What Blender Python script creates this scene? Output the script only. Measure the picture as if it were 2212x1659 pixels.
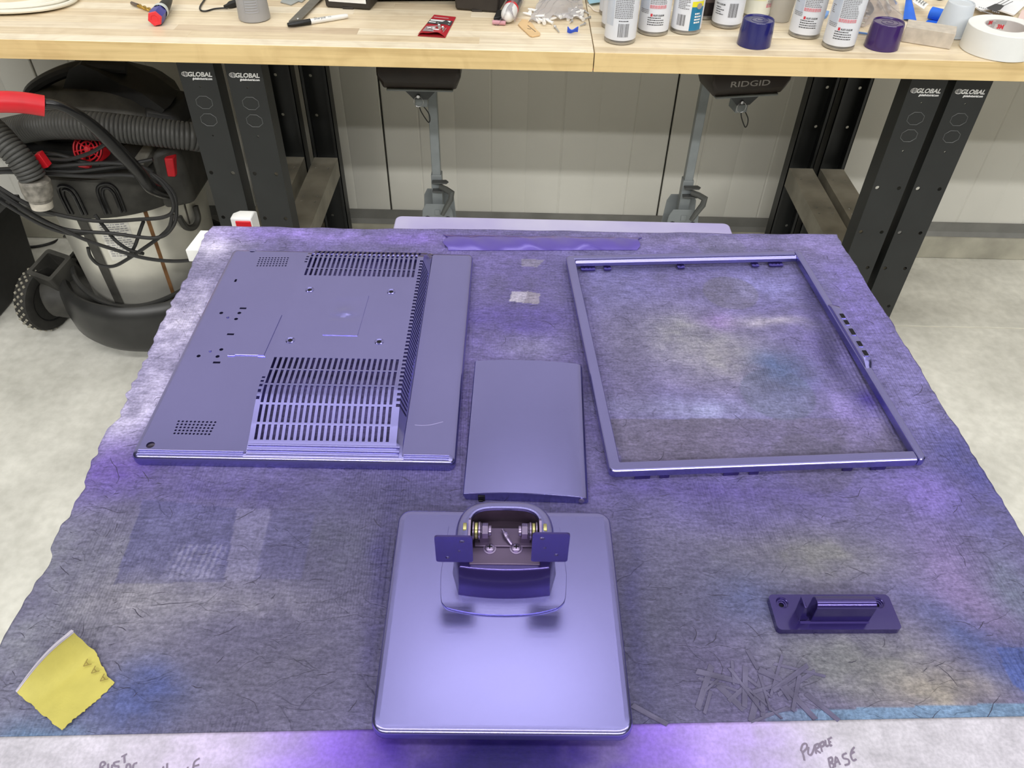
import bpy, bmesh, math, random
import numpy as np
from mathutils import Vector, Matrix
from mathutils.geometry import delaunay_2d_cdt

for o in list(bpy.data.objects):
    bpy.data.objects.remove(o, do_unlink=True)
random.seed(11)
RNG = np.random.default_rng(5)
S = bpy.context.scene
COL = S.collection
R = math.radians
PI = math.pi

# ------------------------------------------------------------------ camera
F_PX, PITCH, ROLL, HC = 1666.0, R(42.8), R(1.3), 1.54
CAM_M = Matrix.Rotation(PI / 2 - PITCH, 3, 'X') @ Matrix.Rotation(ROLL, 3, 'Z')
cam_data = bpy.data.cameras.new('camera')
cam_data.sensor_width = 36.0
cam_data.lens = F_PX * 36.0 / 2212.0
cam_data.clip_start = 0.02
cam = bpy.data.objects.new('camera', cam_data)
cam.matrix_world = Matrix.Translation((0, 0, HC)) @ CAM_M.to_4x4()
COL.objects.link(cam)
S.camera = cam

# ------------------------------------------------------------------ light
S.view_settings.view_transform = 'Standard'
S.view_settings.look = 'None'
S.view_settings.gamma = 1.0
S.view_settings.use_curve_mapping = False
S.view_settings.exposure = 0.0

world = bpy.data.worlds.new('hall_ambient')
world.use_nodes = True
world.node_tree.nodes['Background'].inputs['Color'].default_value = (0.93, 0.95, 1.0, 1)
world.node_tree.nodes['Background'].inputs['Strength'].default_value = 0.03
S.world = world


def area_light(x, y, z, lx, ly, watts, col=(1.0, 0.985, 0.955), aim=None):
    d = bpy.data.lights.new('strip_or_fill_light', 'AREA')
    d.shape = 'RECTANGLE'
    d.size, d.size_y, d.energy, d.color = lx, ly, watts, col
    o = bpy.data.objects.new('strip_or_fill_light', d)
    o.location = (x, y, z)
    if aim is not None:
        v = Vector(aim) - Vector((x, y, z))
        o.rotation_euler = v.to_track_quat('-Z', 'Y').to_euler()
    COL.objects.link(o)
    return o


# rows of linear LED lamps of the hall along the bench, plus added fill lights
area_light(0, 1.95, 5.02, 8.0, 3.3, 22)          # added soft fill standing in for a bright ceiling above the bench
area_light(0, 1.15, 4.97, 8.0, 0.5, 24)
area_light(0, -0.17, 4.97, 9.0, 0.55, 125)
area_light(0, 2.26, 4.96, 1.25, 0.40, 6.0)       # single troffer
area_light(0, 2.66, 4.96, 8.0, 0.09, 7)
area_light(0, 3.06, 4.96, 8.0, 0.09, 7)
area_light(0, 1.70, 4.6, 8.0, 0.12, 10, aim=(0, 2.45, 2.5))  # added wall wash, brightens the upper wall that the purple parts reflect
area_light(0, -7.25, 8.0, 18.0, 0.40, 1300)
area_light(0, -9.8, 8.0, 18.0, 0.40, 1020)


# ------------------------------------------------------------------ helpers
def ray(px, py):
    return CAM_M @ Vector(((px - 1106) / F_PX, -(py - 829.5) / F_PX, -1.0))


def at(px, py, z):
    """point of the horizontal plane at height z that a photo pixel shows"""
    d = ray(px, py)
    return Vector((0, 0, HC)) + d * ((z - HC) / d.z)


def aty(px, py, y):
    """point of the vertical plane at distance y that a photo pixel shows"""
    d = ray(px, py)
    return Vector((0, 0, HC)) + d * (y / d.y)


def lin(c):
    c = c / 255.0
    return c / 12.92 if c <= 0.04045 else ((c + 0.055) / 1.055) ** 2.4


def rgb(c):
    return tuple(lin(v) for v in c[:3]) + (1.0,)


MATS = {}


def mat(name, col, rough=0.5, metal=0.0, var=0.08, vs=25.0, bump=0.0, bs=250.0, coat=0.0,
        coat_rough=0.15, trans=0.0, ior=1.45, spec=0.5, alpha=1.0, rvar=0.0, stretch=None, col2=None, sheen=0.0):
    if name in MATS:
        return MATS[name]
    m = bpy.data.materials.new(name)
    m.use_nodes = True
    nt = m.node_tree
    b = nt.nodes['Principled BSDF']
    tc = nt.nodes.new('ShaderNodeTexCoord')
    vec = tc.outputs['Object']
    if stretch:
        mp = nt.nodes.new('ShaderNodeMapping')
        mp.inputs['Scale'].default_value = stretch
        nt.links.new(vec, mp.inputs['Vector'])
        vec = mp.outputs['Vector']
    n = nt.nodes.new('ShaderNodeTexNoise')
    n.inputs['Scale'].default_value = vs
    n.inputs['Detail'].default_value = 5
    nt.links.new(vec, n.inputs['Vector'])
    mx = nt.nodes.new('ShaderNodeMix')
    mx.data_type = 'RGBA'
    mr = nt.nodes.new('ShaderNodeMapRange')
    mr.inputs[1].default_value, mr.inputs[2].default_value = 0.32, 0.68
    nt.links.new(n.outputs['Fac'], mr.inputs[0])
    c = rgb(col)
    lo = tuple(v * (1 - var) for v in c[:3]) + (1,)
    hi = tuple(min(1, v * (1 + var)) for v in c[:3]) + (1,)
    if col2:
        hi = rgb(col2)
    mx.inputs[6].default_value, mx.inputs[7].default_value = lo, hi
    nt.links.new(mr.outputs[0], mx.inputs[0])
    nt.links.new(mx.outputs[2], b.inputs['Base Color'])
    b.inputs['Roughness'].default_value = rough
    if rvar:
        m2 = nt.nodes.new('ShaderNodeMapRange')
        m2.inputs[3].default_value, m2.inputs[4].default_value = rough - rvar, rough + rvar
        nt.links.new(n.outputs['Fac'], m2.inputs[0])
        nt.links.new(m2.outputs[0], b.inputs['Roughness'])
    b.inputs['Metallic'].default_value = metal
    b.inputs['Coat Weight'].default_value = coat
    b.inputs['Coat Roughness'].default_value = coat_rough
    b.inputs['Transmission Weight'].default_value = trans
    b.inputs['IOR'].default_value = ior
    b.inputs['Specular IOR Level'].default_value = spec
    b.inputs['Alpha'].default_value = alpha
    if bump:
        n2 = nt.nodes.new('ShaderNodeTexNoise')
        n2.inputs['Scale'].default_value = bs
        n2.inputs['Detail'].default_value = 3
        nt.links.new(vec, n2.inputs['Vector'])
        bp = nt.nodes.new('ShaderNodeBump')
        bp.inputs['Strength'].default_value = bump
        bp.inputs['Distance'].default_value = 0.002
        nt.links.new(n2.outputs['Fac'], bp.inputs['Height'])
        nt.links.new(bp.outputs['Normal'], b.inputs['Normal'])
    MATS[name] = m
    return m


def rrect(x0, y0, x1, y1, r, n=5):
    pts = []
    for cx, cy, a0 in ((x1 - r, y0 + r, -90), (x1 - r, y1 - r, 0), (x0 + r, y1 - r, 90), (x0 + r, y0 + r, 180)):
        for i in range(n + 1):
            a = R(a0 + 90 * i / n)
            pts.append((cx + r * math.cos(a), cy + r * math.sin(a)))
    return pts


def circ(cx, cy, r, n=12, ry=None):
    ry = r if ry is None else ry
    return [(cx + r * math.cos(2 * PI * i / n), cy + ry * math.sin(2 * PI * i / n)) for i in range(n)]


def smooth_path(pts, k=6, closed=False):
    """Catmull-Rom through the points"""
    P = [Vector(p) for p in pts]
    n = len(P)
    out = []
    rng = range(n) if closed else range(n - 1)
    for i in rng:
        if closed:
            a, b, c, d = P[(i - 1) % n], P[i], P[(i + 1) % n], P[(i + 2) % n]
        else:
            a, b, c, d = P[max(i - 1, 0)], P[i], P[i + 1], P[min(i + 2, n - 1)]
        for j in range(k):
            t = j / k
            out.append(0.5 * ((2 * b) + (c - a) * t + (2 * a - 5 * b + 4 * c - d) * t * t + (3 * b - a - 3 * c + d) * t ** 3))
    if not closed:
        out.append(P[-1])
    return out


class MB:
    """collects shapes and links them as ONE mesh object"""

    def __init__(self):
        self.v, self.f = [], []

    def add(self, vs, fs, M=None):
        b = len(self.v)
        for p in vs:
            p = Vector(p)
            self.v.append(M @ p if M is not None else p)
        self.f += [tuple(i + b for i in f) for f in fs]
        return self

    def box(self, x0, y0, z0, x1, y1, z1, M=None):
        vs = [(x0, y0, z0), (x1, y0, z0), (x1, y1, z0), (x0, y1, z0), (x0, y0, z1), (x1, y0, z1), (x1, y1, z1), (x0, y1, z1)]
        return self.add(vs, [(0, 3, 2, 1), (4, 5, 6, 7), (0, 1, 5, 4), (1, 2, 6, 5), (2, 3, 7, 6), (3, 0, 4, 7)], M)

    def hexa(self, bot, top, M=None):
        """block from 4 bottom and 4 top corners, both counter-clockwise from above"""
        return self.add(list(bot) + list(top), [(0, 3, 2, 1), (4, 5, 6, 7), (0, 1, 5, 4), (1, 2, 6, 5), (2, 3, 7, 6), (3, 0, 4, 7)], M)

    def loft(self, loops, cap0=True, cap1=True, M=None, closed=True):
        n = len(loops[0])
        vs = [p for L in loops for p in L]
        fs = []
        for i in range(len(loops) - 1):
            for j in range(n if closed else n - 1):
                k = (j + 1) % n
                fs.append((i * n + j, i * n + k, (i + 1) * n + k, (i + 1) * n + j))
        if cap0:
            fs.append(tuple(reversed(range(n))))
        if cap1:
            fs.append(tuple((len(loops) - 1) * n + j for j in range(n)))
        return self.add(vs, fs, M)

    def lathe(self, prof, n=32, c=(0, 0, 0), M=None, cap0=False, cap1=False):
        loops = [[(c[0] + r * math.cos(2 * PI * j / n), c[1] + r * math.sin(2 * PI * j / n), c[2] + z) for j in range(n)] for r, z in prof]
        return self.loft(loops, cap0, cap1, M)

    def cyl(self, c, r, h, n=20, M=None, r2=None):
        return self.lathe([(r, 0), (r if r2 is None else r2, h)], n, c, M, True, True)

    def tube(self, pts, r, n=8, caps=True, flat=None):
        P = [Vector(p) for p in pts]
        m = len(P)
        rr = r if isinstance(r, (list, tuple)) else [r] * m
        loops = []
        up = Vector((0, 0, 1))
        prev = None
        for i in range(m):
            t = (P[min(i + 1, m - 1)] - P[max(i - 1, 0)])
            if t.length < 1e-9:
                t = Vector((1, 0, 0))
            t.normalize()
            if prev is None:
                a = up if abs(t.z) < 0.9 else Vector((1, 0, 0))
                u = (a - t * a.dot(t)).normalized()
            else:
                u = (prev - t * prev.dot(t)).normalized()
            prev = u
            w = t.cross(u)
            fl = flat if flat else 1.0
            loops.append([P[i] + u * (rr[i] * fl * math.cos(2 * PI * j / n)) + w * (rr[i] * math.sin(2 * PI * j / n)) for j in range(n)])
        return self.loft(loops, caps, caps)

    def ring(self, pts, r, n=8):
        """closed tube"""
        P = [Vector(p) for p in pts]
        m = len(P)
        nrm = Vector((0, 0, 0))
        for i in range(m):
            nrm += (P[i] - P[0]).cross(P[(i + 1) % m] - P[0])
        nrm.normalize()
        vs, fs = [], []
        for i in range(m):
            t = (P[(i + 1) % m] - P[i - 1]).normalized()
            w = t.cross(nrm)
            for j in range(n):
                a = 2 * PI * j / n
                vs.append(P[i] + nrm * (r * math.cos(a)) + w * (r * math.sin(a)))
        for i in range(m):
            for j in range(n):
                i2, j2 = (i + 1) % m, (j + 1) % n
                fs.append((i * n + j, i * n + j2, i2 * n + j2, i2 * n + j))
        return self.add(vs, fs)

    def prism(self, outer, z0, z1, holes=(), M=None):
        """flat plate with any number of through holes"""
        if not holes:
            n = len(outer)
            return self.loft([[(x, y, z0) for x, y in outer], [(x, y, z1) for x, y in outer]], True, True, M)
        pts, edges = [], []
        for L in [outer] + list(holes):
            b = len(pts)
            pts += [Vector(p[:2]) for p in L]
            edges += [(b + i, b + (i + 1) % len(L)) for i in range(len(L))]
        v, e, f, _, _, _ = delaunay_2d_cdt(pts, edges, [], 0, 1e-7)
        A = np.array([pts[i][:] for i, j in edges])
        B = np.array([pts[j][:] for i, j in edges])
        keep = []
        for t in f:
            c = (v[t[0]] + v[t[1]] + v[t[2]]) / 3
            yy = (A[:, 1] > c.y) != (B[:, 1] > c.y)
            dy = np.where(B[:, 1] - A[:, 1] == 0, 1e-12, B[:, 1] - A[:, 1])
            xs = A[:, 0] + (c.y - A[:, 1]) / dy * (B[:, 0] - A[:, 0])
            if (np.sum(yy & (xs > c.x)) % 2) == 1:
                keep.append(tuple(t))
        n = len(v)
        vs = [(p.x, p.y, z1) for p in v] + [(p.x, p.y, z0) for p in v]
        fs = list(keep) + [(a + n, c + n, b + n) for a, b, c in keep]
        b0 = len(vs)
        for L in [outer] + list(holes):
            area = sum(L[i - 1][0] * L[i][1] - L[i][0] * L[i - 1][1] for i in range(len(L)))
            m = len(L)
            for p in L:
                vs += [(p[0], p[1], z0), (p[0], p[1], z1)]
            for i in range(m):
                k = (i + 1) % m
                q = (b0 + 2 * i, b0 + 2 * k, b0 + 2 * k + 1, b0 + 2 * i + 1)
                ccw = area > 0
                if (L is outer) != ccw:
                    q = q[::-1]
                fs.append(q)
            b0 += 2 * m
        return self.add(vs, fs, M)

    def obj(self, name, m, parent=None, bevel=0.0, seg=2, smooth=35, loc=None, solid=0.0):
        top = parent
        while top is not None and top.parent is not None:
            top = top.parent
        vs = self.v
        if top is not None:
            Mi = top.matrix_basis.inverted()
            vs = [Mi @ p for p in vs]
        elif loc is not None:
            L = Vector(loc)
            vs = [p - L for p in vs]
        me = bpy.data.meshes.new(name)
        me.from_pydata([p[:] for p in vs], [], self.f)
        me.update()
        if smooth:
            me.shade_smooth()
            me.set_sharp_from_angle(angle=R(smooth))
        if m is not None:
            me.materials.append(m)
        o = bpy.data.objects.new(name, me)
        COL.objects.link(o)
        if parent is not None:
            o.parent = parent
        elif loc is not None:
            o.location = loc
        if solid:
            s = o.modifiers.new('solid', 'SOLIDIFY')
            s.thickness = solid
            s.offset = -1
            if smooth:
                es = o.modifiers.new('split', 'EDGE_SPLIT')
                es.split_angle = R(smooth)
                es.use_edge_sharp = False
        if bevel:
            bm = o.modifiers.new('bevel', 'BEVEL')
            bm.width = bevel
            bm.segments = seg
            bm.limit_method = 'ANGLE'
            bm.angle_limit = R(40)
        return o


def tag(o, label, cat, group=None, kind=None):
    o['label'] = label
    o['category'] = cat
    if group:
        o['group'] = group
    if kind:
        o['kind'] = kind
    return o


def thing(name, label, cat, loc, rz=0.0, group=None):
    o = bpy.data.objects.new(name, None)
    o.empty_display_size = 0.02
    o.location = loc
    o.rotation_euler = (0, 0, rz)
    o.matrix_basis = Matrix.Translation(Vector(loc)) @ Matrix.Rotation(rz, 4, 'Z')
    COL.objects.link(o)
    return tag(o, label, cat, group)


def struct(o):
    o['kind'] = 'structure'
    return o


def copy_tree(o, parent=None):
    c = o.copy()
    COL.objects.link(c)
    if parent is not None:
        c.parent = parent
    for ch in o.children:
        copy_tree(ch, c)
    return c


def text_mesh(body, size, shear=0.0, bold=0.0, spacing=1.0, align='CENTER', res=3):
    """flat triangulated lettering in the xy plane, centred on its own box"""
    cu = bpy.data.curves.new('lettering', 'FONT')
    cu.body, cu.size, cu.shear, cu.offset = body, size, shear, bold
    cu.space_character = spacing
    cu.resolution_u = res
    cu.align_x = 'CENTER'
    o = bpy.data.objects.new('lettering', cu)
    COL.objects.link(o)
    dg = bpy.context.evaluated_depsgraph_get()
    dg.update()
    me = bpy.data.meshes.new_from_object(o.evaluated_get(dg))
    vs = [v.co.copy() for v in me.vertices]
    fs = [tuple(p.vertices) for p in me.polygons]
    bpy.data.objects.remove(o, do_unlink=True)
    bpy.data.curves.remove(cu)
    bpy.data.meshes.remove(me)
    if vs:
        x0, x1 = min(v.x for v in vs), max(v.x for v in vs)
        y0, y1 = min(v.y for v in vs), max(v.y for v in vs)
        c = Vector(((x0 + x1) / 2, (y0 + y1) / 2, 0))
        vs = [v - c for v in vs]
    return vs, fs


def text_width(vs):
    return max(v.x for v in vs) - min(v.x for v in vs)


def lettering(body, width, M, name, m, parent, shear=0.0, bold=0.0, tall=1.0):
    """lettering scaled to a real width and laid on the plane of M (x right, y up, z out)"""
    vs, fs = text_mesh(body, 1.0, shear, bold)
    k = width / text_width(vs)
    mb = MB().add([M @ Vector((v.x * k, v.y * k * tall, 0)) for v in vs], fs)
    return mb.obj(name, m, parent, smooth=0)


def frame(origin, xdir, ydir):
    """4x4 with x along xdir, y along ydir (orthogonalised)"""
    x = Vector(xdir).normalized()
    y = Vector(ydir)
    y = (y - x * y.dot(x)).normalized()
    z = x.cross(y)
    M = Matrix.Identity(4)
    for i in range(3):
        M[i][0], M[i][1], M[i][2], M[i][3] = x[i], y[i], z[i], origin[i]
    return M
# ------------------------------------------------------------------ colours shared by many things
PURPLE = mat('purple_metallic_paint', (140, 136, 198), rough=0.24, metal=0.95, var=0.04, vs=6, bump=0.012, bs=420, coat=0.35, coat_rough=0.25)
PURPLE_GLOSS = mat('purple_gloss_paint', (66, 54, 122), rough=0.26, metal=0.75, var=0.05, vs=8, bump=0.02, bs=300, coat=0.7, coat_rough=0.12)
HOLE_SHADE = mat('painted_hole_shade', (16, 14, 24), rough=0.9)  # near-black colour stands in for the shade inside holes and recesses
STEEL = mat('bright_steel', (190, 190, 192), rough=0.28, metal=0.95)
ZINC = mat('zinc_screw', (205, 205, 205), rough=0.35, metal=0.8)
BLACK_PLASTIC = mat('black_plastic', (34, 34, 34), rough=0.5, var=0.2, vs=40)
BLACK_GLOSS = mat('black_gloss_plastic', (24, 24, 25), rough=0.25, var=0.15)
WHITE_PLASTIC = mat('white_plastic', (232, 232, 230), rough=0.4, var=0.03)
RED_PLASTIC = mat('red_plastic', (205, 30, 42), rough=0.42, var=0.1)
BLUE_TAPE = mat('blue_masking_tape', (40, 108, 225), rough=0.6, var=0.08)
PRINT_GREY = mat('grey_print', (146, 146, 150), rough=0.7)
PRINT_BLACK = mat('black_print', (66, 66, 68), rough=0.7)
BARCODE = mat('barcode_print', (122, 122, 126), rough=0.7)
PRINT_RED = mat('red_print', (212, 60, 70), rough=0.7)
PRINT_PINK = mat('pink_print', (222, 150, 158), rough=0.7)

# ------------------------------------------------------------------ floor
def floor_material():
    m = bpy.data.materials.new('polished_concrete')
    m.use_nodes = True
    nt = m.node_tree
    b = nt.nodes['Principled BSDF']
    tc = nt.nodes.new('ShaderNodeTexCoord')
    big = nt.nodes.new('ShaderNodeTexNoise')
    big.inputs['Scale'].default_value = 2.6
    big.inputs['Detail'].default_value = 8
    big.inputs['Roughness'].default_value = 0.62
    fine = nt.nodes.new('ShaderNodeTexNoise')
    fine.inputs['Scale'].default_value = 38
    fine.inputs['Detail'].default_value = 6
    for n in (big, fine):
        nt.links.new(tc.outputs['Object'], n.inputs['Vector'])
    r = nt.nodes.new('ShaderNodeValToRGB')
    r.color_ramp.elements[0].position, r.color_ramp.elements[0].color = 0.33, rgb((198, 197, 188))
    r.color_ramp.elements[1].position, r.color_ramp.elements[1].color = 0.66, rgb((244, 243, 234))
    nt.links.new(big.outputs['Fac'], r.inputs['Fac'])
    r2 = nt.nodes.new('ShaderNodeValToRGB')
    r2.color_ramp.elements[0].position, r2.color_ramp.elements[0].color = 0.35, (0.89, 0.89, 0.88, 1)
    r2.color_ramp.elements[1].position, r2.color_ramp.elements[1].color = 0.62, (1, 1, 1, 1)
    nt.links.new(fine.outputs['Fac'], r2.inputs['Fac'])
    mx = nt.nodes.new('ShaderNodeMix')
    mx.data_type, mx.blend_type = 'RGBA', 'MULTIPLY'
    mx.inputs[0].default_value = 1
    nt.links.new(r.outputs['Color'], mx.inputs[6])
    nt.links.new(r2.outputs['Color'], mx.inputs[7])
    nt.links.new(mx.outputs[2], b.inputs['Base Color'])
    b.inputs['Roughness'].default_value = 0.5
    bp = nt.nodes.new('ShaderNodeBump')
    bp.inputs['Strength'].default_value = 0.15
    bp.inputs['Distance'].default_value = 0.003
    nt.links.new(fine.outputs['Fac'], bp.inputs['Height'])
    nt.links.new(bp.outputs['Normal'], b.inputs['Normal'])
    return m


CONCRETE = floor_material()
fl = struct(MB().box(-4.5, -4.0, -0.08, 4.5, 1.979, 0.0).box(-4.5, 1.987, -0.08, 4.5, 2.46, 0.0).obj('floor', CONCRETE, smooth=0))
MB().box(-4.5, 1.979, -0.08, 4.5, 1.987, -0.001).obj('floor_joint', mat('joint_filler', (224, 222, 210), rough=0.7), fl, smooth=0)

# ------------------------------------------------------------------ back wall of ribbed metal panels
WALL_PAINT = mat('white_wall_panel', (206, 205, 197), rough=0.42, var=0.03, vs=3, bump=0.02, bs=60)
WALL_TOP = 3.3
wb = struct(MB().box(-4.5, 2.425, 0.0, 4.5, 2.47, WALL_TOP).obj('wall_back', mat('wall_core', (60, 58, 52), rough=0.8), smooth=0))
xs_joint = [-4.5, -3.54, -2.56, -1.515, -0.44, 0.498, 1.436, 2.374, 3.31, 4.25]


def wall_panel(x0, x1):
    """one metal sheet with shallow V grooves and rolled-in edges"""
    n = max(1, round((x1 - x0) / 0.116))
    prof = [(x0 + 0.003, 2.4235), (x0 + 0.003, 2.412), (x0 + 0.006, 2.41)]
    for i in range(1, n):
        c = x0 + (x1 - x0) * i / n
        d = 0.0022 if i % 2 else 0.0014
        prof += [(c - 0.0045, 2.41), (c, 2.41 + d), (c + 0.0045, 2.41)]
    prof += [(x1 - 0.006, 2.41), (x1 - 0.003, 2.412), (x1 - 0.003, 2.4235)]
    a = [(x, y, 0.128) for x, y in prof]
    b = [(x, y, WALL_TOP) for x, y in prof]
    return MB().loft([a, b]).obj('wall_panel', WALL_PAINT, wb, smooth=20)


for a, b_ in zip(xs_joint[:-1], xs_joint[1:]):
    wall_panel(a, b_)
# dark base angle and concrete curb below the panels
struct(MB().add([(-4.5, 2.395, 0.085), (4.5, 2.395, 0.085), (4.5, 2.405, 0.1), (-4.5, 2.405, 0.1), (-4.5, 2.405, 0.135), (4.5, 2.405, 0.135),
                 (4.5, 2.4095, 0.135), (-4.5, 2.4095, 0.135), (-4.5, 2.4245, 0.085), (4.5, 2.4245, 0.085), (-4.5, 2.4245, 0.1275), (4.5, 2.4245, 0.1275),
                 (-4.5, 2.4095, 0.1275), (4.5, 2.4095, 0.1275)],
                [(0, 1, 2, 3), (3, 2, 5, 4), (4, 5, 6, 7), (7, 6, 13, 12), (12, 13, 11, 10), (10, 11, 9, 8), (8, 9, 1, 0)]).obj(
    'trim_1', mat('grey_base_angle', (118, 118, 114), rough=0.55, var=0.2, vs=9), smooth=0))
struct(MB().loft([[(x, 2.385, 0.0), (x, 2.388, 0.076), (x, 2.394, 0.0845), (x, 2.4245, 0.0845), (x, 2.4245, 0.0)] for x in (-4.5, 4.5)]).obj(
    'trim_2', mat('concrete_curb', (168, 165, 150), rough=0.75, var=0.22, vs=8, bump=0.4, bs=60), bevel=0.004))
# ------------------------------------------------------------------ maple worktops made of glued staves
def wood_material(name, tones, gx=3.0, gy=70.0):
    m = bpy.data.materials.new(name)
    m.use_nodes = True
    nt = m.node_tree
    b = nt.nodes['Principled BSDF']
    tc = nt.nodes.new('ShaderNodeTexCoord')
    oi = nt.nodes.new('ShaderNodeObjectInfo')
    add = nt.nodes.new('ShaderNodeVectorMath')
    add.operation = 'ADD'
    sc = nt.nodes.new('ShaderNodeVectorMath')
    sc.operation = 'SCALE'
    cmb = nt.nodes.new('ShaderNodeCombineXYZ')
    for i in range(3):
        nt.links.new(oi.outputs['Random'], cmb.inputs[i])
    nt.links.new(cmb.outputs[0], sc.inputs[0])
    sc.inputs['Scale'].default_value = 7.0
    nt.links.new(tc.outputs['Object'], add.inputs[0])
    nt.links.new(sc.outputs[0], add.inputs[1])
    mp = nt.nodes.new('ShaderNodeMapping')
    mp.inputs['Scale'].default_value = (gx, gy, gy)
    nt.links.new(add.outputs[0], mp.inputs['Vector'])
    g = nt.nodes.new('ShaderNodeTexNoise')
    g.inputs['Scale'].default_value = 1.6
    g.inputs['Detail'].default_value = 6
    g.inputs['Distortion'].default_value = 0.5
    nt.links.new(mp.outputs[0], g.inputs['Vector'])
    fig = nt.nodes.new('ShaderNodeTexNoise')
    fig.inputs['Scale'].default_value = 14
    fig.inputs['Detail'].default_value = 4
    fig.inputs['Distortion'].default_value = 1.2
    nt.links.new(add.outputs[0], fig.inputs['Vector'])
    ramp = nt.nodes.new('ShaderNodeValToRGB')
    el = ramp.color_ramp.elements
    el[0].position, el[0].color = 0.0, rgb(tones[0])
    el[1].position, el[1].color = 1.0, rgb(tones[-1])
    for i, t in enumerate(tones[1:-1]):
        e = el.new((i + 1) / (len(tones) - 1))
        e.color = rgb(t)
    nt.links.new(oi.outputs['Random'], ramp.inputs['Fac'])
    gr = nt.nodes.new('ShaderNodeValToRGB')
    gr.color_ramp.elements[0].position, gr.color_ramp.elements[0].color = 0.30, (0.78, 0.74, 0.68, 1)
    gr.color_ramp.elements[1].position, gr.color_ramp.elements[1].color = 0.56, (1, 1, 1, 1)
    nt.links.new(g.outputs['Fac'], gr.inputs['Fac'])
    fr = nt.nodes.new('ShaderNodeValToRGB')
    fr.color_ramp.elements[0].position, fr.color_ramp.elements[0].color = 0.34, (0.88, 0.85, 0.82, 1)
    fr.color_ramp.elements[1].position, fr.color_ramp.elements[1].color = 0.55, (1, 1, 1, 1)
    nt.links.new(fig.outputs['Fac'], fr.inputs['Fac'])
    m1 = nt.nodes.new('ShaderNodeMix')
    m1.data_type, m1.blend_type = 'RGBA', 'MULTIPLY'
    m1.inputs[0].default_value = 0.8
    m2 = nt.nodes.new('ShaderNodeMix')
    m2.data_type, m2.blend_type = 'RGBA', 'MULTIPLY'
    m2.inputs[0].default_value = 0.7
    nt.links.new(ramp.outputs['Color'], m1.inputs[6])
    nt.links.new(gr.outputs['Color'], m1.inputs[7])
    nt.links.new(m1.outputs[2], m2.inputs[6])
    nt.links.new(fr.outputs['Color'], m2.inputs[7])
    nt.links.new(m2.outputs[2], b.inputs['Base Color'])
    b.inputs['Roughness'].default_value = 0.42
    return m


MAPLE = wood_material('maple_staves', [(228, 210, 178), (243, 230, 203), (232, 214, 183), (247, 236, 212), (212, 190, 160), (240, 224, 193), (222, 202, 170), (245, 233, 206)])
EDGE = wood_material('oiled_maple_edge', [(226, 198, 140), (232, 204, 148)], 2.2, 60.0)
BZ = 0.976           # bench top height
BF = 1.600           # bench front


def worktop(x0, x1, label, seed):
    rnd = random.Random(seed)
    t = thing('worktop', label, 'worktop', ((x0 + x1) / 2, 1.98, 0.937))
    y = BF
    row = 0
    while y < 2.39:
        w = 0.034 if row == 0 else rnd.uniform(0.036, 0.046)
        y1 = min(y + w, 2.408)
        if 2.408 - y1 < 0.02:
            y1 = 2.408
        x = x0
        while x < x1 - 1e-6:
            L = (x1 - x0) if row == 0 else rnd.uniform(0.22, 0.85)
            xe = x + L
            if x1 - xe < 0.15:
                xe = x1
            MB().box(x, y, 0.937, xe, y1, BZ).obj('stave', MAPLE, t, bevel=0.0012 if row == 0 else 0.0003, seg=1, smooth=0)
            x = xe
        y = y1
        row += 1
    MB().box(x0, BF - 0.0012, 0.9372, x1, BF + 0.0002, BZ - 0.0008).obj('edge_band', EDGE, t, bevel=0.0004, seg=1, smooth=0)
    return t


worktop(-1.70, 0.1505, 'light maple worktop left of the seam, with the marker and the black case on it', 3)
worktop(0.1525, 2.02, 'light maple worktop right of the seam, with the spray cans standing on it', 8)

# ------------------------------------------------------------------ black steel leg frames
LEG_BLACK = mat('black_powder_coat', (31, 33, 33), rough=0.45, var=0.12, vs=14, bump=0.05, bs=300)
RAIL_GREY = mat('dusty_black_rail', (134, 130, 118), rough=0.55, var=0.25, vs=12)
LOGO_WHITE = mat('white_logo_print', (238, 238, 238), rough=0.6)


def octagon(cx, cz, w, h):
    a, b = w / 2, h / 2
    k = 0.42
    return [(cx - a * k, cz - b), (cx + a * k, cz - b), (cx + a, cz - b * k), (cx + a, cz + b * k), (cx + a * k, cz + b), (cx - a * k, cz + b), (cx - a, cz + b * k), (cx - a, cz - b * k)]


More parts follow.
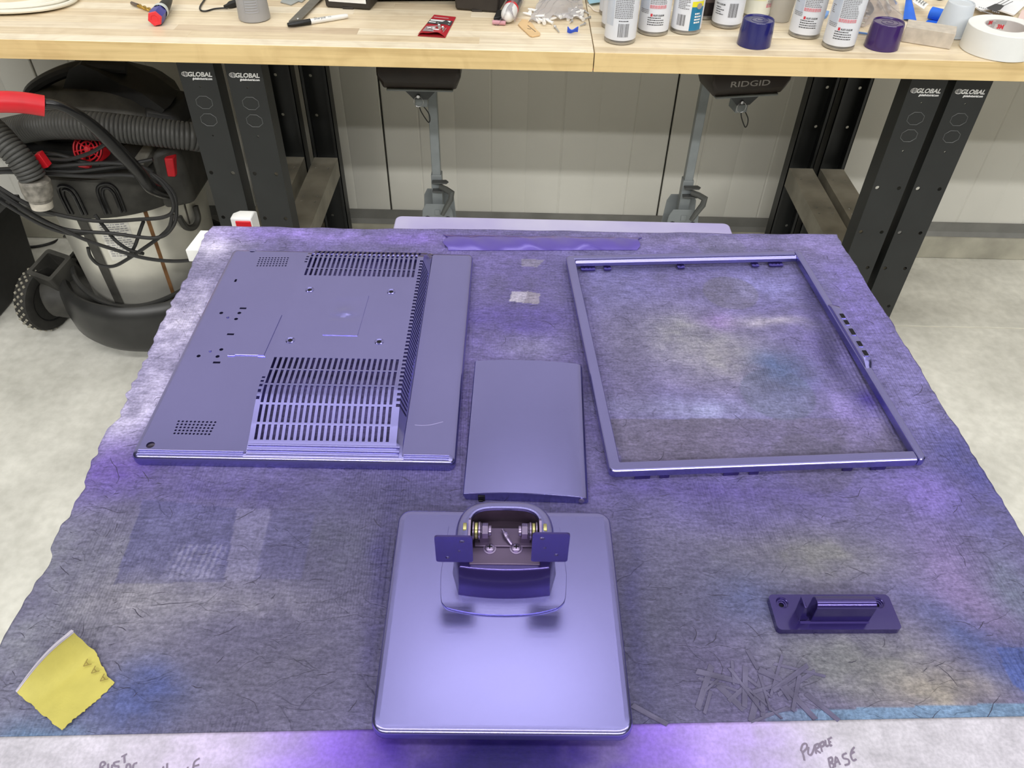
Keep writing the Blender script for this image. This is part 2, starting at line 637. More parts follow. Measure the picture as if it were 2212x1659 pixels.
def bench_leg(x0, label, lean_logo=0.2):
    W, YF, YB = 0.078, 1.668, 2.225
    t = thing('bench_leg', label, 'leg', (x0 + W / 2, 1.95, 0), 0, 'black steel leg frames under the worktops')
    XZ = Matrix(((1, 0, 0, 0), (0, 0, -1, 0), (0, 1, 0, 0), (0, 0, 0, 1)))      # plate x,y -> x,z facing -y
    cx = x0 + W / 2
    holes = [circ(cx, 0.862 - 0.002, 0.0018, 8), circ(cx, 0.748, 0.0022, 8)]
    for z in (0.655, 0.535, 0.43, 0.31, 0.19):
        holes += [circ(cx - 0.027, z, 0.0048, 10), circ(cx + 0.024, z, 0.0048, 10)]
    holes += [circ(cx, 0.115, 0.003, 8), circ(cx - 0.012, 0.085, 0.005, 10)]
    # front leg: web plate with real holes and two flanges bent back
    f = MB().prism([(x0, 0.0), (x0 + W, 0.0), (x0 + W, 0.9365), (x0, 0.9365)], -YF - 0.0025, -YF, holes, XZ)
    f.box(x0, YF + 0.0025, 0, x0 + 0.0025, YF + 0.05, 0.9365).box(x0 + W - 0.0025, YF + 0.0025, 0, x0 + W, YF + 0.05, 0.9365)
    fo = f.obj('front_leg', LEG_BLACK, t, smooth=0)
    # rear leg: same channel turned round, seen from its open side
    holes = []
    for z in (0.80, 0.655, 0.535, 0.31, 0.19):
        holes += [circ(cx - 0.020, z, 0.0048, 10), circ(cx + 0.026, z, 0.0048, 10)]
    r = MB().prism([(x0, 0.0), (x0 + W, 0.0), (x0 + W, 0.9365), (x0, 0.9365)], -YB - 0.0465, -YB - 0.044, holes, XZ)
    r.box(x0, YB, 0, x0 + 0.0025, YB + 0.044, 0.9365).box(x0 + W - 0.0025, YB, 0, x0 + W, YB + 0.044, 0.9365)
    r.box(x0, YB, 0, x0 + 0.010, YB + 0.002, 0.9365).box(x0 + W - 0.010, YB, 0, x0 + W, YB + 0.002, 0.9365)
    r.obj('rear_leg', LEG_BLACK, t, smooth=0)
    # rail between the legs with pairs of holes in its top
    hs = []
    for y in (2.155, 1.985, 1.955, 1.80):
        hs += [circ(cx - 0.018, y, 0.0042, 8), circ(cx + 0.020, y, 0.0042, 8)]
    q = MB().prism([(x0 + 0.003, YF + 0.052), (x0 + W - 0.003, YF + 0.052), (x0 + W - 0.003, YB - 0.001), (x0 + 0.003, YB - 0.001)], 0.417, 0.42, hs)
    q.box(x0 + 0.003, YF + 0.0035, 0.417, x0 + W - 0.003, YF + 0.052, 0.42)
    for xa in (x0 + 0.003, x0 + W - 0.0055):
        q.box(xa, YF + 0.0035, 0.36, xa + 0.0025, YB - 0.001, 0.417)
    q.obj('cross_rail', RAIL_GREY, t, smooth=0)
    # top plate under the worktop, foot plates
    MB().box(x0 + 0.004, YF + 0.05, 0.926, x0 + W - 0.004, YB, 0.9365).obj('top_rail', LEG_BLACK, t, smooth=0)
    for yy in (YF + 0.02, YB + 0.02):
        MB().cyl((cx, yy, 0.0), 0.018, 0.01, 14).obj('foot', BLACK_PLASTIC, t)
    # outlet knock-outs: thin raised outlines
    for z in (0.825, 0.785):
        m = MB()
        oc = octagon(cx, z, 0.035, 0.028)
        m.ring([(p[0], YF - 0.0002, p[1]) for p in oc], 0.0007, 5)
        m.obj('knockout', mat('knockout_edge', (92, 94, 94), rough=0.4), t)
    # printed brand mark, globe + two lines
    M = frame((cx + 0.006, YF - 0.0004, 0.8870), (1, 0, 0), (0, 0, 1))
    lettering('GLOBAL', 0.052, M, 'logo_text', LOGO_WHITE, t, shear=0.2, bold=0.035, tall=0.95)
    M2 = frame((cx + 0.009, YF - 0.0004, 0.8770), (1, 0, 0), (0, 0, 1))
    lettering('globalindustrial.com', 0.043, M2, 'logo_text', LOGO_WHITE, t, shear=0.15, bold=0.03, tall=1.25)
    g = MB()
    gc = (cx - 0.0255, YF - 0.0004, 0.8870)
    for rx in (0.0075, 0.0038):
        g.ring([(gc[0] + rx * math.cos(a) * 1.05, gc[1], gc[2] + 0.0052 * math.sin(a)) for a in np.linspace(0, 2 * PI, 20, endpoint=False)], 0.0004, 4)
    for dz in (-0.0026, 0, 0.0026):
        hw = 0.0078 * math.sqrt(1 - (dz / 0.0056) ** 2)
        g.box(gc[0] - hw, gc[1] - 0.0003, gc[2] + dz - 0.0003, gc[0] + hw, gc[1], gc[2] + dz + 0.0003)
    g.obj('logo_globe', LOGO_WHITE, t)
    return t


bench_leg(-0.735, 'black steel leg frame nearest the shop vacuum, partly behind its hose')
bench_leg(-0.632, 'black steel leg frame of the left pair, the one nearer the bench middle')
bench_leg(0.842, 'black steel leg frame of the right pair, the one nearer the bench middle')
bench_leg(0.938, 'black steel leg frame at far right, with bare floor beside it')

# red tape end peeking out below the seam
tag(MB().box(0.10, 1.62, 0.9325, 0.185, 1.66, 0.9365).obj('red_shim', RED_PLASTIC, loc=(0.14, 1.64, 0.9325)), 'thin red shim under the seam between the two worktops', 'shim')

# ------------------------------------------------------------------ grey roller stands under the bench
STAND_GREY = mat('grey_stand_paint', (128, 134, 136), rough=0.45, var=0.08)
STAND_HEAD = mat('dark_brown_plastic', (44, 36, 31), rough=0.4, var=0.12)


def support_stand(px_, py_, hx, hy, yaw, label, tz=0.787):
    """post at (px_,py_), flip-top head centred on (hx,hy)"""
    t = thing('support_stand', label, 'stand', (px_, py_, 0), 0, 'folded support stands under the bench')
    Mh = Matrix.Translation((hx, hy, 0)) @ Matrix.Rotation(yaw, 4, 'Z')
    # head: chamfered body, sloping front
    pr = [(-0.055, 0.772), (-0.040, 0.752), (0.055, 0.752), (0.055, 0.86), (-0.030, 0.86), (-0.055, 0.80)]
    w0, w1 = 0.105, 0.092
    secs = []
    for x, k in ((-w0, 0.80), (-w1, 1.0), (w1, 1.0), (w0, 0.80)):
        zc = 0.80
        secs.append([(x, y * (0.9 + 0.1 * k), zc + (z - zc) * (1 if z > zc else (0.35 if abs(x) > w1 + 0.001 else 1))) for y, z in pr])
    MB().loft(secs, M=Mh).obj('stand_head', STAND_HEAD, t, bevel=0.004)
    MB().box(-0.085, -0.046, 0.747, 0.085, 0.05, 0.7525, Mh).obj('head_skirt', STAND_GREY, t, bevel=0.002)
    Mt = Mh @ frame((-0.004, -0.0557 + max(0, (tz - 0.79) * 0.8), tz), (1, 0, 0), (0, 0.0, 1))
    lettering('RIDGID', 0.105, Mt, 'brand_text', mat('grey_brand_print', (150, 146, 142), rough=0.5), t, bold=0.012, tall=0.62)
    # clevis below the head
    Mc = Mh
    br = [(-0.042, 0.747), (-0.018, 0.722), (0.018, 0.722), (0.042, 0.747)]
    for ya in (-0.034, 0.016):
        MB().loft([[(x, ya, z) for x, z in br], [(x, ya + 0.003, z) for x, z in br]], M=Mc).obj('clevis', mat('dark_grey_steel', (66, 68, 70), rough=0.45), t)
    MB().box(-0.016, -0.031, 0.700, 0.016, 0.016, 0.747, Mc).obj('clevis_block', STAND_GREY, t, bevel=0.002)
    pc = Mc @ Vector((-0.006, -0.036, 0.731))
    p = MB()
    p.lathe([(0.0, -0.004), (0.004, -0.0035), (0.0052, -0.001), (0.0052, 0.003), (0.003, 0.0032), (0.003, 0.05)], 12, (0, 0, 0),
            Matrix.Translation(pc) @ Matrix.Rotation(yaw, 4, 'Z') @ Matrix.Rotation(-PI / 2, 4, 'X'))
    p.obj('pin', STEEL, t)
    rc = Mc @ Vector((-0.006, -0.039, 0.718))
    ex = Mc.to_3x3() @ Vector((1, 0, 0))
    MB().ring([rc + ex * (0.0125 * math.cos(a)) + Vector((0, 0, 0.0135 * math.sin(a))) for a in np.linspace(0, 2 * PI, 24, endpoint=False)], 0.0007, 6).obj('pull_ring', STEEL, t)
    lp = smooth_path([rc + ex * a + Vector((0, -0.001, b)) for a, b in ((0.002, -0.0135), (0.006, -0.026), (0.017, -0.046), (0.024, -0.054), (0.0275, -0.046), (0.025, -0.030), (0.014, -0.013))], 6)
    MB().tube(lp, 0.0015, 7).obj('lanyard', BLACK_PLASTIC, t)
    # arm from head to post, post, sleeve
    a = Vector((px_, py_, 0.775))
    bq = Mc @ Vector((0, 0.03, 0.775))
    MB().tube([bq, a], 0.012, 4).obj('head_arm', STAND_GREY, t)
    s = 0.0125
    MB().box(px_ - s, py_ - s, 0.40, px_ + s, py_ + s, 0.785).obj('post', STAND_GREY, t, bevel=0.002)
    s = 0.0155
    MB().box(px_ - s, py_ - s, 0.30, px_ + s, py_ + s, 0.468).obj('sleeve', STAND_GREY, t, bevel=0.002)
    # clamp lugs and lever
    c = MB()
    for z in (0.452, 0.425):
        c.prism([(px_ - 0.012, py_ - 0.034), (px_ + 0.03, py_ - 0.034), (px_ + 0.036, py_ - 0.024), (px_ + 0.028, py_ - 0.013), (px_ - 0.012, py_ - 0.0158)], z - 0.002, z + 0.002)
    c.obj('clamp_lug', mat('dark_clamp', (74, 76, 76), rough=0.45), t, bevel=0.001)
    lv = [Vector((px_ + 0.012, py_ - 0.026, 0.438)), Vector((px_ + 0.03, py_ - 0.04, 0.437)), Vector((px_ + 0.046, py_ - 0.052, 0.433)),
          Vector((px_ + 0.043, py_ - 0.056, 0.415)), Vector((px_ + 0.028, py_ - 0.058, 0.388)), Vector((px_ + 0.017, py_ - 0.060, 0.366))]
    MB().tube(lv, [0.008, 0.0085, 0.010, 0.009, 0.008, 0.0065], 8).obj('lever', mat('lever_grey', (84, 86, 84), rough=0.5), t)
    # knuckle plates at the foot, with bolts, and the folded tripod legs below
    for ya, zz in ((-0.034, 0.385), (0.030, 0.40)):
        pl = [(px_ - 0.052, 0.27), (px_ + 0.052, 0.27), (px_ + 0.044, zz - 0.02), (px_ + 0.034, zz), (px_ - 0.034, zz), (px_ - 0.044, zz - 0.02)]
        MB().loft([[(x, py_ + ya + 0.003, z) for x, z in pl], [(x, py_ + ya, z) for x, z in pl]]).obj('knuckle_plate', STAND_GREY, t, bevel=0.0015)
    for dx in (-0.030, 0.030):
        MB().lathe([(0.0, -0.006), (0.007, -0.0055), (0.0085, -0.003), (0.0085, 0.0), (0.011, 0.0), (0.011, 0.0015)], 12, (0, 0, 0),
                   Matrix.Translation((px_ + dx, py_ - 0.0352, 0.335)) @ Matrix.Rotation(-PI / 2, 4, 'X')).obj('bolt', BLACK_GLOSS, t)
    MB().box(px_ - 0.008, py_ - 0.0365, 0.349, px_ + 0.008, py_ - 0.034, 0.367).obj('square_nut', STAND_GREY, t, bevel=0.001)
    for dx, dy in ((-0.09, -0.03), (0.09, -0.03), (0.0, 0.12)):
        MB().tube([(px_ + dx * 0.25, py_ + dy * 0.2, 0.31), (px_ + dx, py_ + dy, 0.008)], 0.0105, 8).obj('tripod_leg', STAND_GREY, t)
    return t


support_stand(-0.232, 2.05, -0.252, 1.99, R(0), 'grey support stand with dark brown head, left of the two under the bench', 0.794)
support_stand(0.496, 2.05, 0.576, 2.00, R(11), 'grey support stand with turned dark brown head, near the right bench legs')
# ------------------------------------------------------------------ paint stains: colour grids
TZ = 0.930           # top of the paint-covered sheet


def vnoise(x, y, scale, seed):
    g = np.random.default_rng(seed).random((64, 64))
    u, v = x * scale, y * scale
    iu, iv = np.floor(u).astype(int), np.floor(v).astype(int)
    fu, fv = u - iu, v - iv
    fu, fv = fu * fu * (3 - 2 * fu), fv * fv * (3 - 2 * fv)
    a, b = g[iu % 64, iv % 64], g[(iu + 1) % 64, iv % 64]
    c, d = g[iu % 64, (iv + 1) % 64], g[(iu + 1) % 64, (iv + 1) % 64]
    return (a * (1 - fu) + b * fu) * (1 - fv) + (c * (1 - fu) + d * fu) * fv


def poly_mask(x, y, P):
    ins = np.zeros(x.shape, bool)
    n = len(P)
    for i in range(n):
        x0, y0 = P[i][0], P[i][1]
        x1, y1 = P[(i + 1) % n][0], P[(i + 1) % n][1]
        if y0 == y1:
            continue
        c = (y0 > y) != (y1 > y)
        ins ^= c & (x < (x1 - x0) * (y - y0) / (y1 - y0) + x0)
    return ins


def paint(x, y, base, marks, dim=1.0):
    """sprayed and stencilled paint on a sheet: returns linear rgb per point"""
    n1 = vnoise(x + 3, y + 3, 14, 1) - 0.5
    n2 = vnoise(x + 3, y + 3, 45, 2) - 0.5
    n3 = vnoise(x + 3, y + 3, 130, 3) - 0.5
    wob = 0.016 * n1 + 0.006 * n2
    wob2 = 0.016 * (vnoise(x + 5, y + 1, 14, 4) - 0.5) + 0.006 * (vnoise(x + 2, y + 7, 45, 6) - 0.5)
    C = np.empty(x.shape + (3,))
    C[...] = np.array(base, float)
    for mk in marks:
        k, col, s = mk[0], np.array(mk[1], float), mk[2]
        if k == 'spray':
            (px, py), rx, ry, rot = mk[3], mk[4], mk[5], R(mk[6] if len(mk) > 6 else 0)
            c = at(px, py, TZ)
            dx, dy = x + wob - c.x, y + wob2 - c.y
            u, v = dx * math.cos(rot) + dy * math.sin(rot), -dx * math.sin(rot) + dy * math.cos(rot)
            w = s * np.exp(-((u / rx) ** 2 + (v / ry) ** 2))
            w = np.clip(w * (1 + 0.5 * n1 + 0.5 * n2 + 0.35 * n3), 0, 1)
        elif k == 'disk':
            c = at(*mk[3], TZ)
            d = np.hypot(x - c.x, y - c.y)
            w = s * np.clip((mk[4] - d) / 0.003 + 0.5, 0, 1)
        else:
            P = [at(px, py, TZ) for px, py in mk[3]]
            w = s * poly_mask(x + 0.03 * wob, y + 0.03 * wob2, P).astype(float)
            w = w * np.clip(1 + 0.5 * n1, 0, 1.3)
        w = np.clip(w, 0, 1)[..., None]
        C = C * (1 - w) + col * w
    C = C * (1 + 0.10 * n2 + 0.10 * n3)[..., None]
    g_ = C.mean(-1, keepdims=True)
    if dim < 1:
        C = (g_ + (C - g_) * 1.05) * dim
    C = np.clip(C, 0, 255) / 255.0
    return np.where(C <= 0.04045, C / 12.92, ((C + 0.055) / 1.055) ** 2.4)


def stained_material(name, rough, flutes, bump=0.5):
    m = bpy.data.materials.new(name)
    m.use_nodes = True
    nt = m.node_tree
    L = nt.links
    b = nt.nodes['Principled BSDF']
    vc = nt.nodes.new('ShaderNodeVertexColor')
    vc.layer_name = 'stain'
    tc = nt.nodes.new('ShaderNodeTexCoord')
    sp = nt.nodes.new('ShaderNodeTexNoise')
    sp.inputs['Scale'].default_value = 330
    sp.inputs['Detail'].default_value = 4
    L.new(tc.outputs['Object'], sp.inputs['Vector'])
    rp = nt.nodes.new('ShaderNodeValToRGB')
    rp.color_ramp.elements[0].position, rp.color_ramp.elements[0].color = 0.30, (0.62, 0.62, 0.66, 1)
    rp.color_ramp.elements[1].position, rp.color_ramp.elements[1].color = 0.68, (1.22, 1.2, 1.24, 1)
    L.new(sp.outputs['Fac'], rp.inputs['Fac'])
    m1 = nt.nodes.new('ShaderNodeMix')
    m1.data_type, m1.blend_type = 'RGBA', 'MULTIPLY'
    m1.inputs[0].default_value = 0.75 if flutes else 0.4
    L.new(vc.outputs['Color'], m1.inputs[6])
    L.new(rp.outputs['Color'], m1.inputs[7])
    col = m1.outputs[2]
    h = sp.outputs['Fac']
    if flutes:
        # torn fibres and cracks of the paper face
        mp = nt.nodes.new('ShaderNodeMapping')
        mp.inputs['Scale'].default_value = (10, 26, 1)
        mp.inputs['Rotation'].default_value = (0, 0, R(8))
        dn = nt.nodes.new('ShaderNodeTexNoise')
        dn.inputs['Scale'].default_value = 22
        dn.inputs['Detail'].default_value = 3
        L.new(tc.outputs['Object'], dn.inputs['Vector'])
        ad = nt.nodes.new('ShaderNodeMix')
        ad.data_type = 'VECTOR'
        ad.inputs[0].default_value = 0.035
        L.new(tc.outputs['Object'], ad.inputs[4])
        L.new(dn.outputs['Color'], ad.inputs[5])
        L.new(ad.outputs[1], mp.inputs['Vector'])
        vo = nt.nodes.new('ShaderNodeTexVoronoi')
        vo.feature = 'DISTANCE_TO_EDGE'
        vo.inputs['Scale'].default_value = 1.9
        L.new(mp.outputs[0], vo.inputs['Vector'])
        cr = nt.nodes.new('ShaderNodeMapRange')
        cr.inputs[1].default_value, cr.inputs[2].default_value = 0.0, 0.022
        L.new(vo.outputs['Distance'], cr.inputs[0])
        mk = nt.nodes.new('ShaderNodeTexNoise')
        mk.inputs['Scale'].default_value = 26
        L.new(tc.outputs['Object'], mk.inputs['Vector'])
        mr = nt.nodes.new('ShaderNodeMapRange')
        mr.inputs[1].default_value, mr.inputs[2].default_value = 0.50, 0.58
        mr.inputs[3].default_value, mr.inputs[4].default_value = 1.0, 0.0
        L.new(mk.outputs['Fac'], mr.inputs[0])
        mxx = nt.nodes.new('ShaderNodeMath')
        mxx.operation = 'MAXIMUM'
        L.new(cr.outputs[0], mxx.inputs[0])
        L.new(mr.outputs[0], mxx.inputs[1])
        m2 = nt.nodes.new('ShaderNodeMix')
        m2.data_type, m2.blend_type = 'RGBA', 'MULTIPLY'
        m2.inputs[0].default_value = 0.14
        cc = nt.nodes.new('ShaderNodeMapRange')
        cc.inputs[3].default_value, cc.inputs[4].default_value = 0.25, 1.0
        L.new(mxx.outputs[0], cc.inputs[0])
        L.new(col, m2.inputs[6])
        L.new(cc.outputs[0], m2.inputs[7])
        col = m2.outputs[2]
        # flutes showing through in places
        wv = nt.nodes.new('ShaderNodeTexWave')
        wv.inputs['Scale'].default_value = 62
        wv.inputs['Distortion'].default_value = 1.2
        wv.inputs['Detail'].default_value = 2
        wv.inputs['Detail Scale'].default_value = 1.5
        mw = nt.nodes.new('ShaderNodeMapping')
        mw.inputs['Rotation'].default_value = (0, 0, R(-2))
        L.new(tc.outputs['Object'], mw.inputs['Vector'])
        L.new(mw.outputs[0], wv.inputs['Vector'])
        fm = nt.nodes.new('ShaderNodeTexNoise')
        fm.inputs['Scale'].default_value = 6
        L.new(tc.outputs['Object'], fm.inputs['Vector'])
        fr = nt.nodes.new('ShaderNodeMapRange')
        fr.inputs[1].default_value, fr.inputs[2].default_value = 0.46, 0.60
        fr.inputs[3].default_value, fr.inputs[4].default_value = 0.15, 1.1
        L.new(fm.outputs['Fac'], fr.inputs[0])
        fw = nt.nodes.new('ShaderNodeMath')
        fw.operation = 'MULTIPLY'
        L.new(wv.outputs['Fac'], fw.inputs[0])
        L.new(fr.outputs[0], fw.inputs[1])
        s1 = nt.nodes.new('ShaderNodeMath')
        s1.operation = 'MULTIPLY_ADD'
        s1.inputs[1].default_value = 0.5
        L.new(mxx.outputs[0], s1.inputs[0])
        L.new(fw.outputs[0], s1.inputs[2])
        s2 = nt.nodes.new('ShaderNodeMath')
        L.new(s1.outputs[0], s2.inputs[0])
        L.new(sp.outputs['Fac'], s2.inputs[1])
        h = s2.outputs[0]
    ms = nt.nodes.new('ShaderNodeMapping')
    ms.inputs['Scale'].default_value = (1.0, 3.6, 1.0)
    ms.inputs['Rotation'].default_value = (0, 0, R(4))
    L.new(tc.outputs['Object'], ms.inputs['Vector'])
    st_ = nt.nodes.new('ShaderNodeTexNoise')
    st_.inputs['Scale'].default_value = 75
    st_.inputs['Detail'].default_value = 5
    st_.inputs['Roughness'].default_value = 0.65
    L.new(ms.outputs[0], st_.inputs['Vector'])
    sr = nt.nodes.new('ShaderNodeValToRGB')
    sr.color_ramp.elements[0].position, sr.color_ramp.elements[0].color = 0.34, (0.70, 0.70, 0.74, 1)
    sr.color_ramp.elements[1].position, sr.color_ramp.elements[1].color = 0.64, (1.16, 1.15, 1.17, 1)
    L.new(st_.outputs['Fac'], sr.inputs['Fac'])
    m3 = nt.nodes.new('ShaderNodeMix')
    m3.data_type, m3.blend_type = 'RGBA', 'MULTIPLY'
    m3.inputs[0].default_value = 0.85 if flutes else 0.15
    L.new(col, m3.inputs[6])
    L.new(sr.outputs['Color'], m3.inputs[7])
    col = m3.outputs[2]
    s3 = nt.nodes.new('ShaderNodeMath')
    L.new(h, s3.inputs[0])
    L.new(st_.outputs['Fac'], s3.inputs[1])
    h = s3.outputs[0]
    L.new(col, b.inputs['Base Color'])
    b.inputs['Roughness'].default_value = rough
    b.inputs['Specular IOR Level'].default_value = 0.35
    bp = nt.nodes.new('ShaderNodeBump')
    bp.inputs['Strength'].default_value = bump
    bp.inputs['Distance'].default_value = 0.0012
    L.new(h, bp.inputs['Height'])
    L.new(bp.outputs['Normal'], b.inputs['Normal'])
    return m


def stained_sheet(name, corner, nx, ny, z, thick, base, marks, m, label, cat, ragged=0.0, lift=None, dim=1.0):
    BL, BR, TR, TL = [np.array(c) for c in corner]
    s, t = np.meshgrid(np.linspace(0, 1, nx), np.linspace(0, 1, ny), indexing='xy')
    P = (BL * (1 - s[..., None]) + BR * s[..., None]) * (1 - t[..., None]) + (TL * (1 - s[..., None]) + TR * s[..., None]) * t[..., None]
    x, y = P[..., 0].copy(), P[..., 1].copy()
    if ragged:
        jl = (vnoise(y[:, 0] * 0, y[:, 0], 30, 21) - 0.5) * ragged + (vnoise(y[:, 0] * 0 + .3, y[:, 0], 110, 22) - 0.5) * ragged * 0.7
        w = np.clip(1 - s / 0.03, 0, 1)
        x += w * jl[:, None]
        w = np.clip(1 - (1 - s) / 0.03, 0, 1)
        x += w * jl[::-1, None] * 0.35
        jt = (vnoise(x[-1], x[-1] * 0, 28, 23) - 0.5) * ragged * 0.6
        y += np.clip(1 - (1 - t) / 0.03, 0, 1) * jt[None, :]
    zz = np.full(x.shape, z)
    if lift is not None:
        zz = zz + lift(x, y)
    C = paint(x, y, base, marks, dim)
    vs = np.stack([x, y, zz], -1).reshape(-1, 3)
    idx = np.arange(nx * ny).reshape(ny, nx)
    fs = np.stack([idx[:-1, :-1], idx[:-1, 1:], idx[1:, 1:], idx[1:, :-1]], -1).reshape(-1, 4)
    me = bpy.data.meshes.new(name)
    me.from_pydata(vs.tolist(), [], fs.tolist())
    me.update()
    a = me.color_attributes.new('stain', 'FLOAT_COLOR', 'POINT')
    a.data.foreach_set('color', np.concatenate([C.reshape(-1, 3), np.ones((nx * ny, 1))], 1).astype(np.float32).ravel())
    me.shade_smooth()
    me.materials.append(m)
    o = bpy.data.objects.new(name, me)
    COL.objects.link(o)
    sd = o.modifiers.new('solid', 'SOLIDIFY')
    sd.thickness, sd.offset = thick, -1
    return tag(o, label, cat)


LAV, VIO = (170, 155, 208), (108, 98, 158)
marks = [
    # broad overspray
    ('spray', (126, 114, 178), 0.75, (760, 760), 0.30, 0.42), ('spray', (124, 114, 176), 0.7, (1650, 800), 0.30, 0.45),
    ('spray', (128, 130, 142), 0.85, (90, 1330), 0.13, 0.16), ('spray', (146, 144, 156), 0.7, (300, 1330), 0.06, 0.06),
    ('spray', (218, 212, 236), 0.95, (455, 520), 0.05, 0.06), ('spray', (218, 212, 236), 0.95, (390, 690), 0.045, 0.10), ('spray', (206, 200, 228), 0.9, (310, 860), 0.04, 0.08),
    ('spray', (160, 142, 218), 0.8, (640, 505), 0.14, 0.02), ('spray', (142, 122, 204), 0.8, (880, 520), 0.06, 0.02),
    ('spray', (150, 140, 190), 0.7, (1500, 520), 0.14, 0.016), ('spray', (148, 138, 190), 0.7, (1780, 540), 0.06, 0.03),
    ('spray', (112, 92, 170), 0.85, (260, 1010), 0.06, 0.035), ('spray', (96, 88, 146), 0.8, (520, 1060), 0.13, 0.022), ('spray', (88, 84, 128), 0.8, (860, 1070), 0.10, 0.03),
    ('spray', (92, 92, 116), 0.8, (730, 1180), 0.09, 0.08), ('spray', (94, 92, 112), 0.8, (640, 1420), 0.10, 0.08), ('spray', (104, 102, 120), 0.7, (420, 1500), 0.09, 0.05),
    ('poly', (88, 88, 136), 0.55, [(310, 1078), (512, 1098), (484, 1256), (246, 1262)]), ('poly', (140, 138, 172), 0.45, [(512, 1098), (585, 1098), (560, 1252), (484, 1256)]),
    ('poly', (98, 96, 138), 0.5, [(590, 1100), (680, 1110), (650, 1250), (548, 1250)]),
    ('spray', (152, 150, 160), 0.7, (300, 1290), 0.05, 0.02), ('spray', (150, 148, 158), 0.6, (500, 1285), 0.08, 0.018),
    ('spray', (72, 86, 150), 0.9, (305, 1485), 0.026, 0.022), ('spray', (84, 96, 150), 0.6, (250, 1520), 0.05, 0.02), ('spray', (112, 142, 176), 0.9, (75, 1592), 0.035, 0.012),
    # between the parts
    ('spray', (98, 90, 140), 0.7, (1120, 620), 0.06, 0.16), ('spray', (126, 116, 176), 0.6, (1110, 570), 0.05, 0.03),
    ('spray', (162, 158, 196), 0.75, (1135, 750), 0.03, 0.025), ('spray', (96, 84, 156), 0.7, (1130, 690), 0.07, 0.03),
    ('poly', (205, 200, 212), 0.9, [(1105, 630), (1140, 629), (1132, 654), (1100, 650)]), ('poly', (178, 172, 170), 0.7, [(1140, 629), (1166, 634), (1164, 657), (1132, 654)]),
    ('poly', (152, 148, 162), 0.7, [(1126, 560), (1178, 561), (1160, 577), (1126, 575)]),
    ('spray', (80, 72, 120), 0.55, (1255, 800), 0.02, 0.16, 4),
    # inside the front frame
    ('spray', (130, 128, 182), 0.7, (1330, 620), 0.06, 0.07), ('spray', (152, 152, 162), 0.9, (1480, 730), 0.09, 0.06), ('spray', (150, 128, 190), 0.9, (1555, 692), 0.022, 0.018),
    ('spray', (196, 190, 204), 0.85, (1660, 695), 0.05, 0.010), ('spray', (150, 148, 206), 0.8, (1650, 620), 0.08, 0.04), ('spray', (154, 152, 160), 0.8, (1560, 780), 0.07, 0.05),
    ('spray', (160, 162, 204), 0.9, (1520, 880), 0.12, 0.020), ('poly', (112, 106, 128), 0.75, [(1310, 905), (1905, 903), (1960, 975), (1345, 1000)]),
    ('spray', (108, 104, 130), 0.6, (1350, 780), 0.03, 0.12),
    ('disk', (118, 116, 132), 0.5, (1578, 632), 0.037), ('disk', (108, 114, 140), 0.6, (1680, 850), 0.043), ('disk', (100, 96, 118), 0.5, (1755, 1000), 0.042), ('disk', (118, 116, 146), 0.5, (1560, 535), 0.034),
    ('spray', (98, 112, 152), 0.8, (1700, 800), 0.032, 0.036, -35), ('spray', (160, 146, 210), 0.8, (1830, 900), 0.035, 0.03), ('spray', (52, 38, 128), 0.95, (1868, 868), 0.012, 0.018),
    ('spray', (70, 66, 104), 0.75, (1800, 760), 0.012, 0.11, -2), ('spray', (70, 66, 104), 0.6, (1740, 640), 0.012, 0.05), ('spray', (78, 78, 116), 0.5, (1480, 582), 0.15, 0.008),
    # right hand margin
    ('spray', (142, 130, 204), 0.85, (1850, 640), 0.04, 0.10), ('spray', (140, 134, 190), 0.85, (1960, 850), 0.05, 0.09), ('spray', (92, 92, 152), 0.85, (2110, 1030), 0.045, 0.07),
    ('spray', (132, 118, 190), 0.8, (1990, 1060), 0.05, 0.03), ('spray', (132, 118, 168), 0.85, (2080, 1230), 0.05, 0.045, -50), ('spray', (146, 128, 172), 0.7, (2120, 1320), 0.03, 0.04),
    ('spray', (112, 120, 140), 0.7, (2190, 1280), 0.03, 0.05), ('spray', (78, 92, 152), 0.85, (2110, 1400), 0.05, 0.018, -45), ('spray', (82, 92, 156), 0.9, (2200, 1440), 0.03, 0.02),
    ('spray', (104, 102, 126), 0.8, (1560, 1230), 0.12, 0.06), ('spray', (126, 126, 130), 0.85, (1780, 1200), 0.07, 0.03), ('spray', (104, 98, 150), 0.7, (1500, 1085), 0.12, 0.03),
    ('spray', (88, 96, 140), 0.6, (1620, 1300), 0.04, 0.03), ('spray', (86, 86, 108), 0.85, (1430, 1420), 0.06, 0.10), ('spray', (96, 90, 124), 0.8, (1600, 1470), 0.07, 0.04),
    ('spray', (136, 136, 138), 0.9, (1900, 1440), 0.07, 0.04), ('spray', (154, 148, 140), 0.85, (2060, 1500), 0.05, 0.022), ('spray', (122, 124, 128), 0.7, (1780, 1420), 0.05, 0.03),
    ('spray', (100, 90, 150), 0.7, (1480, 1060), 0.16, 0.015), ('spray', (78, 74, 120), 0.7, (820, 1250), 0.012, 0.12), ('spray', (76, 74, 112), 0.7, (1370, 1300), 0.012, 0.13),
    ('poly', (122, 150, 180), 0.85, [(1660, 1536), (2260, 1518), (2260, 1590), (1640, 1600)]), ('spray', (104, 98, 134), 0.7, (1600, 1560), 0.03, 0.015),
    ('poly', (86, 104, 170), 0.7, [(2150, 1400), (2260, 1400), (2260, 1520), (2190, 1480)]),
]
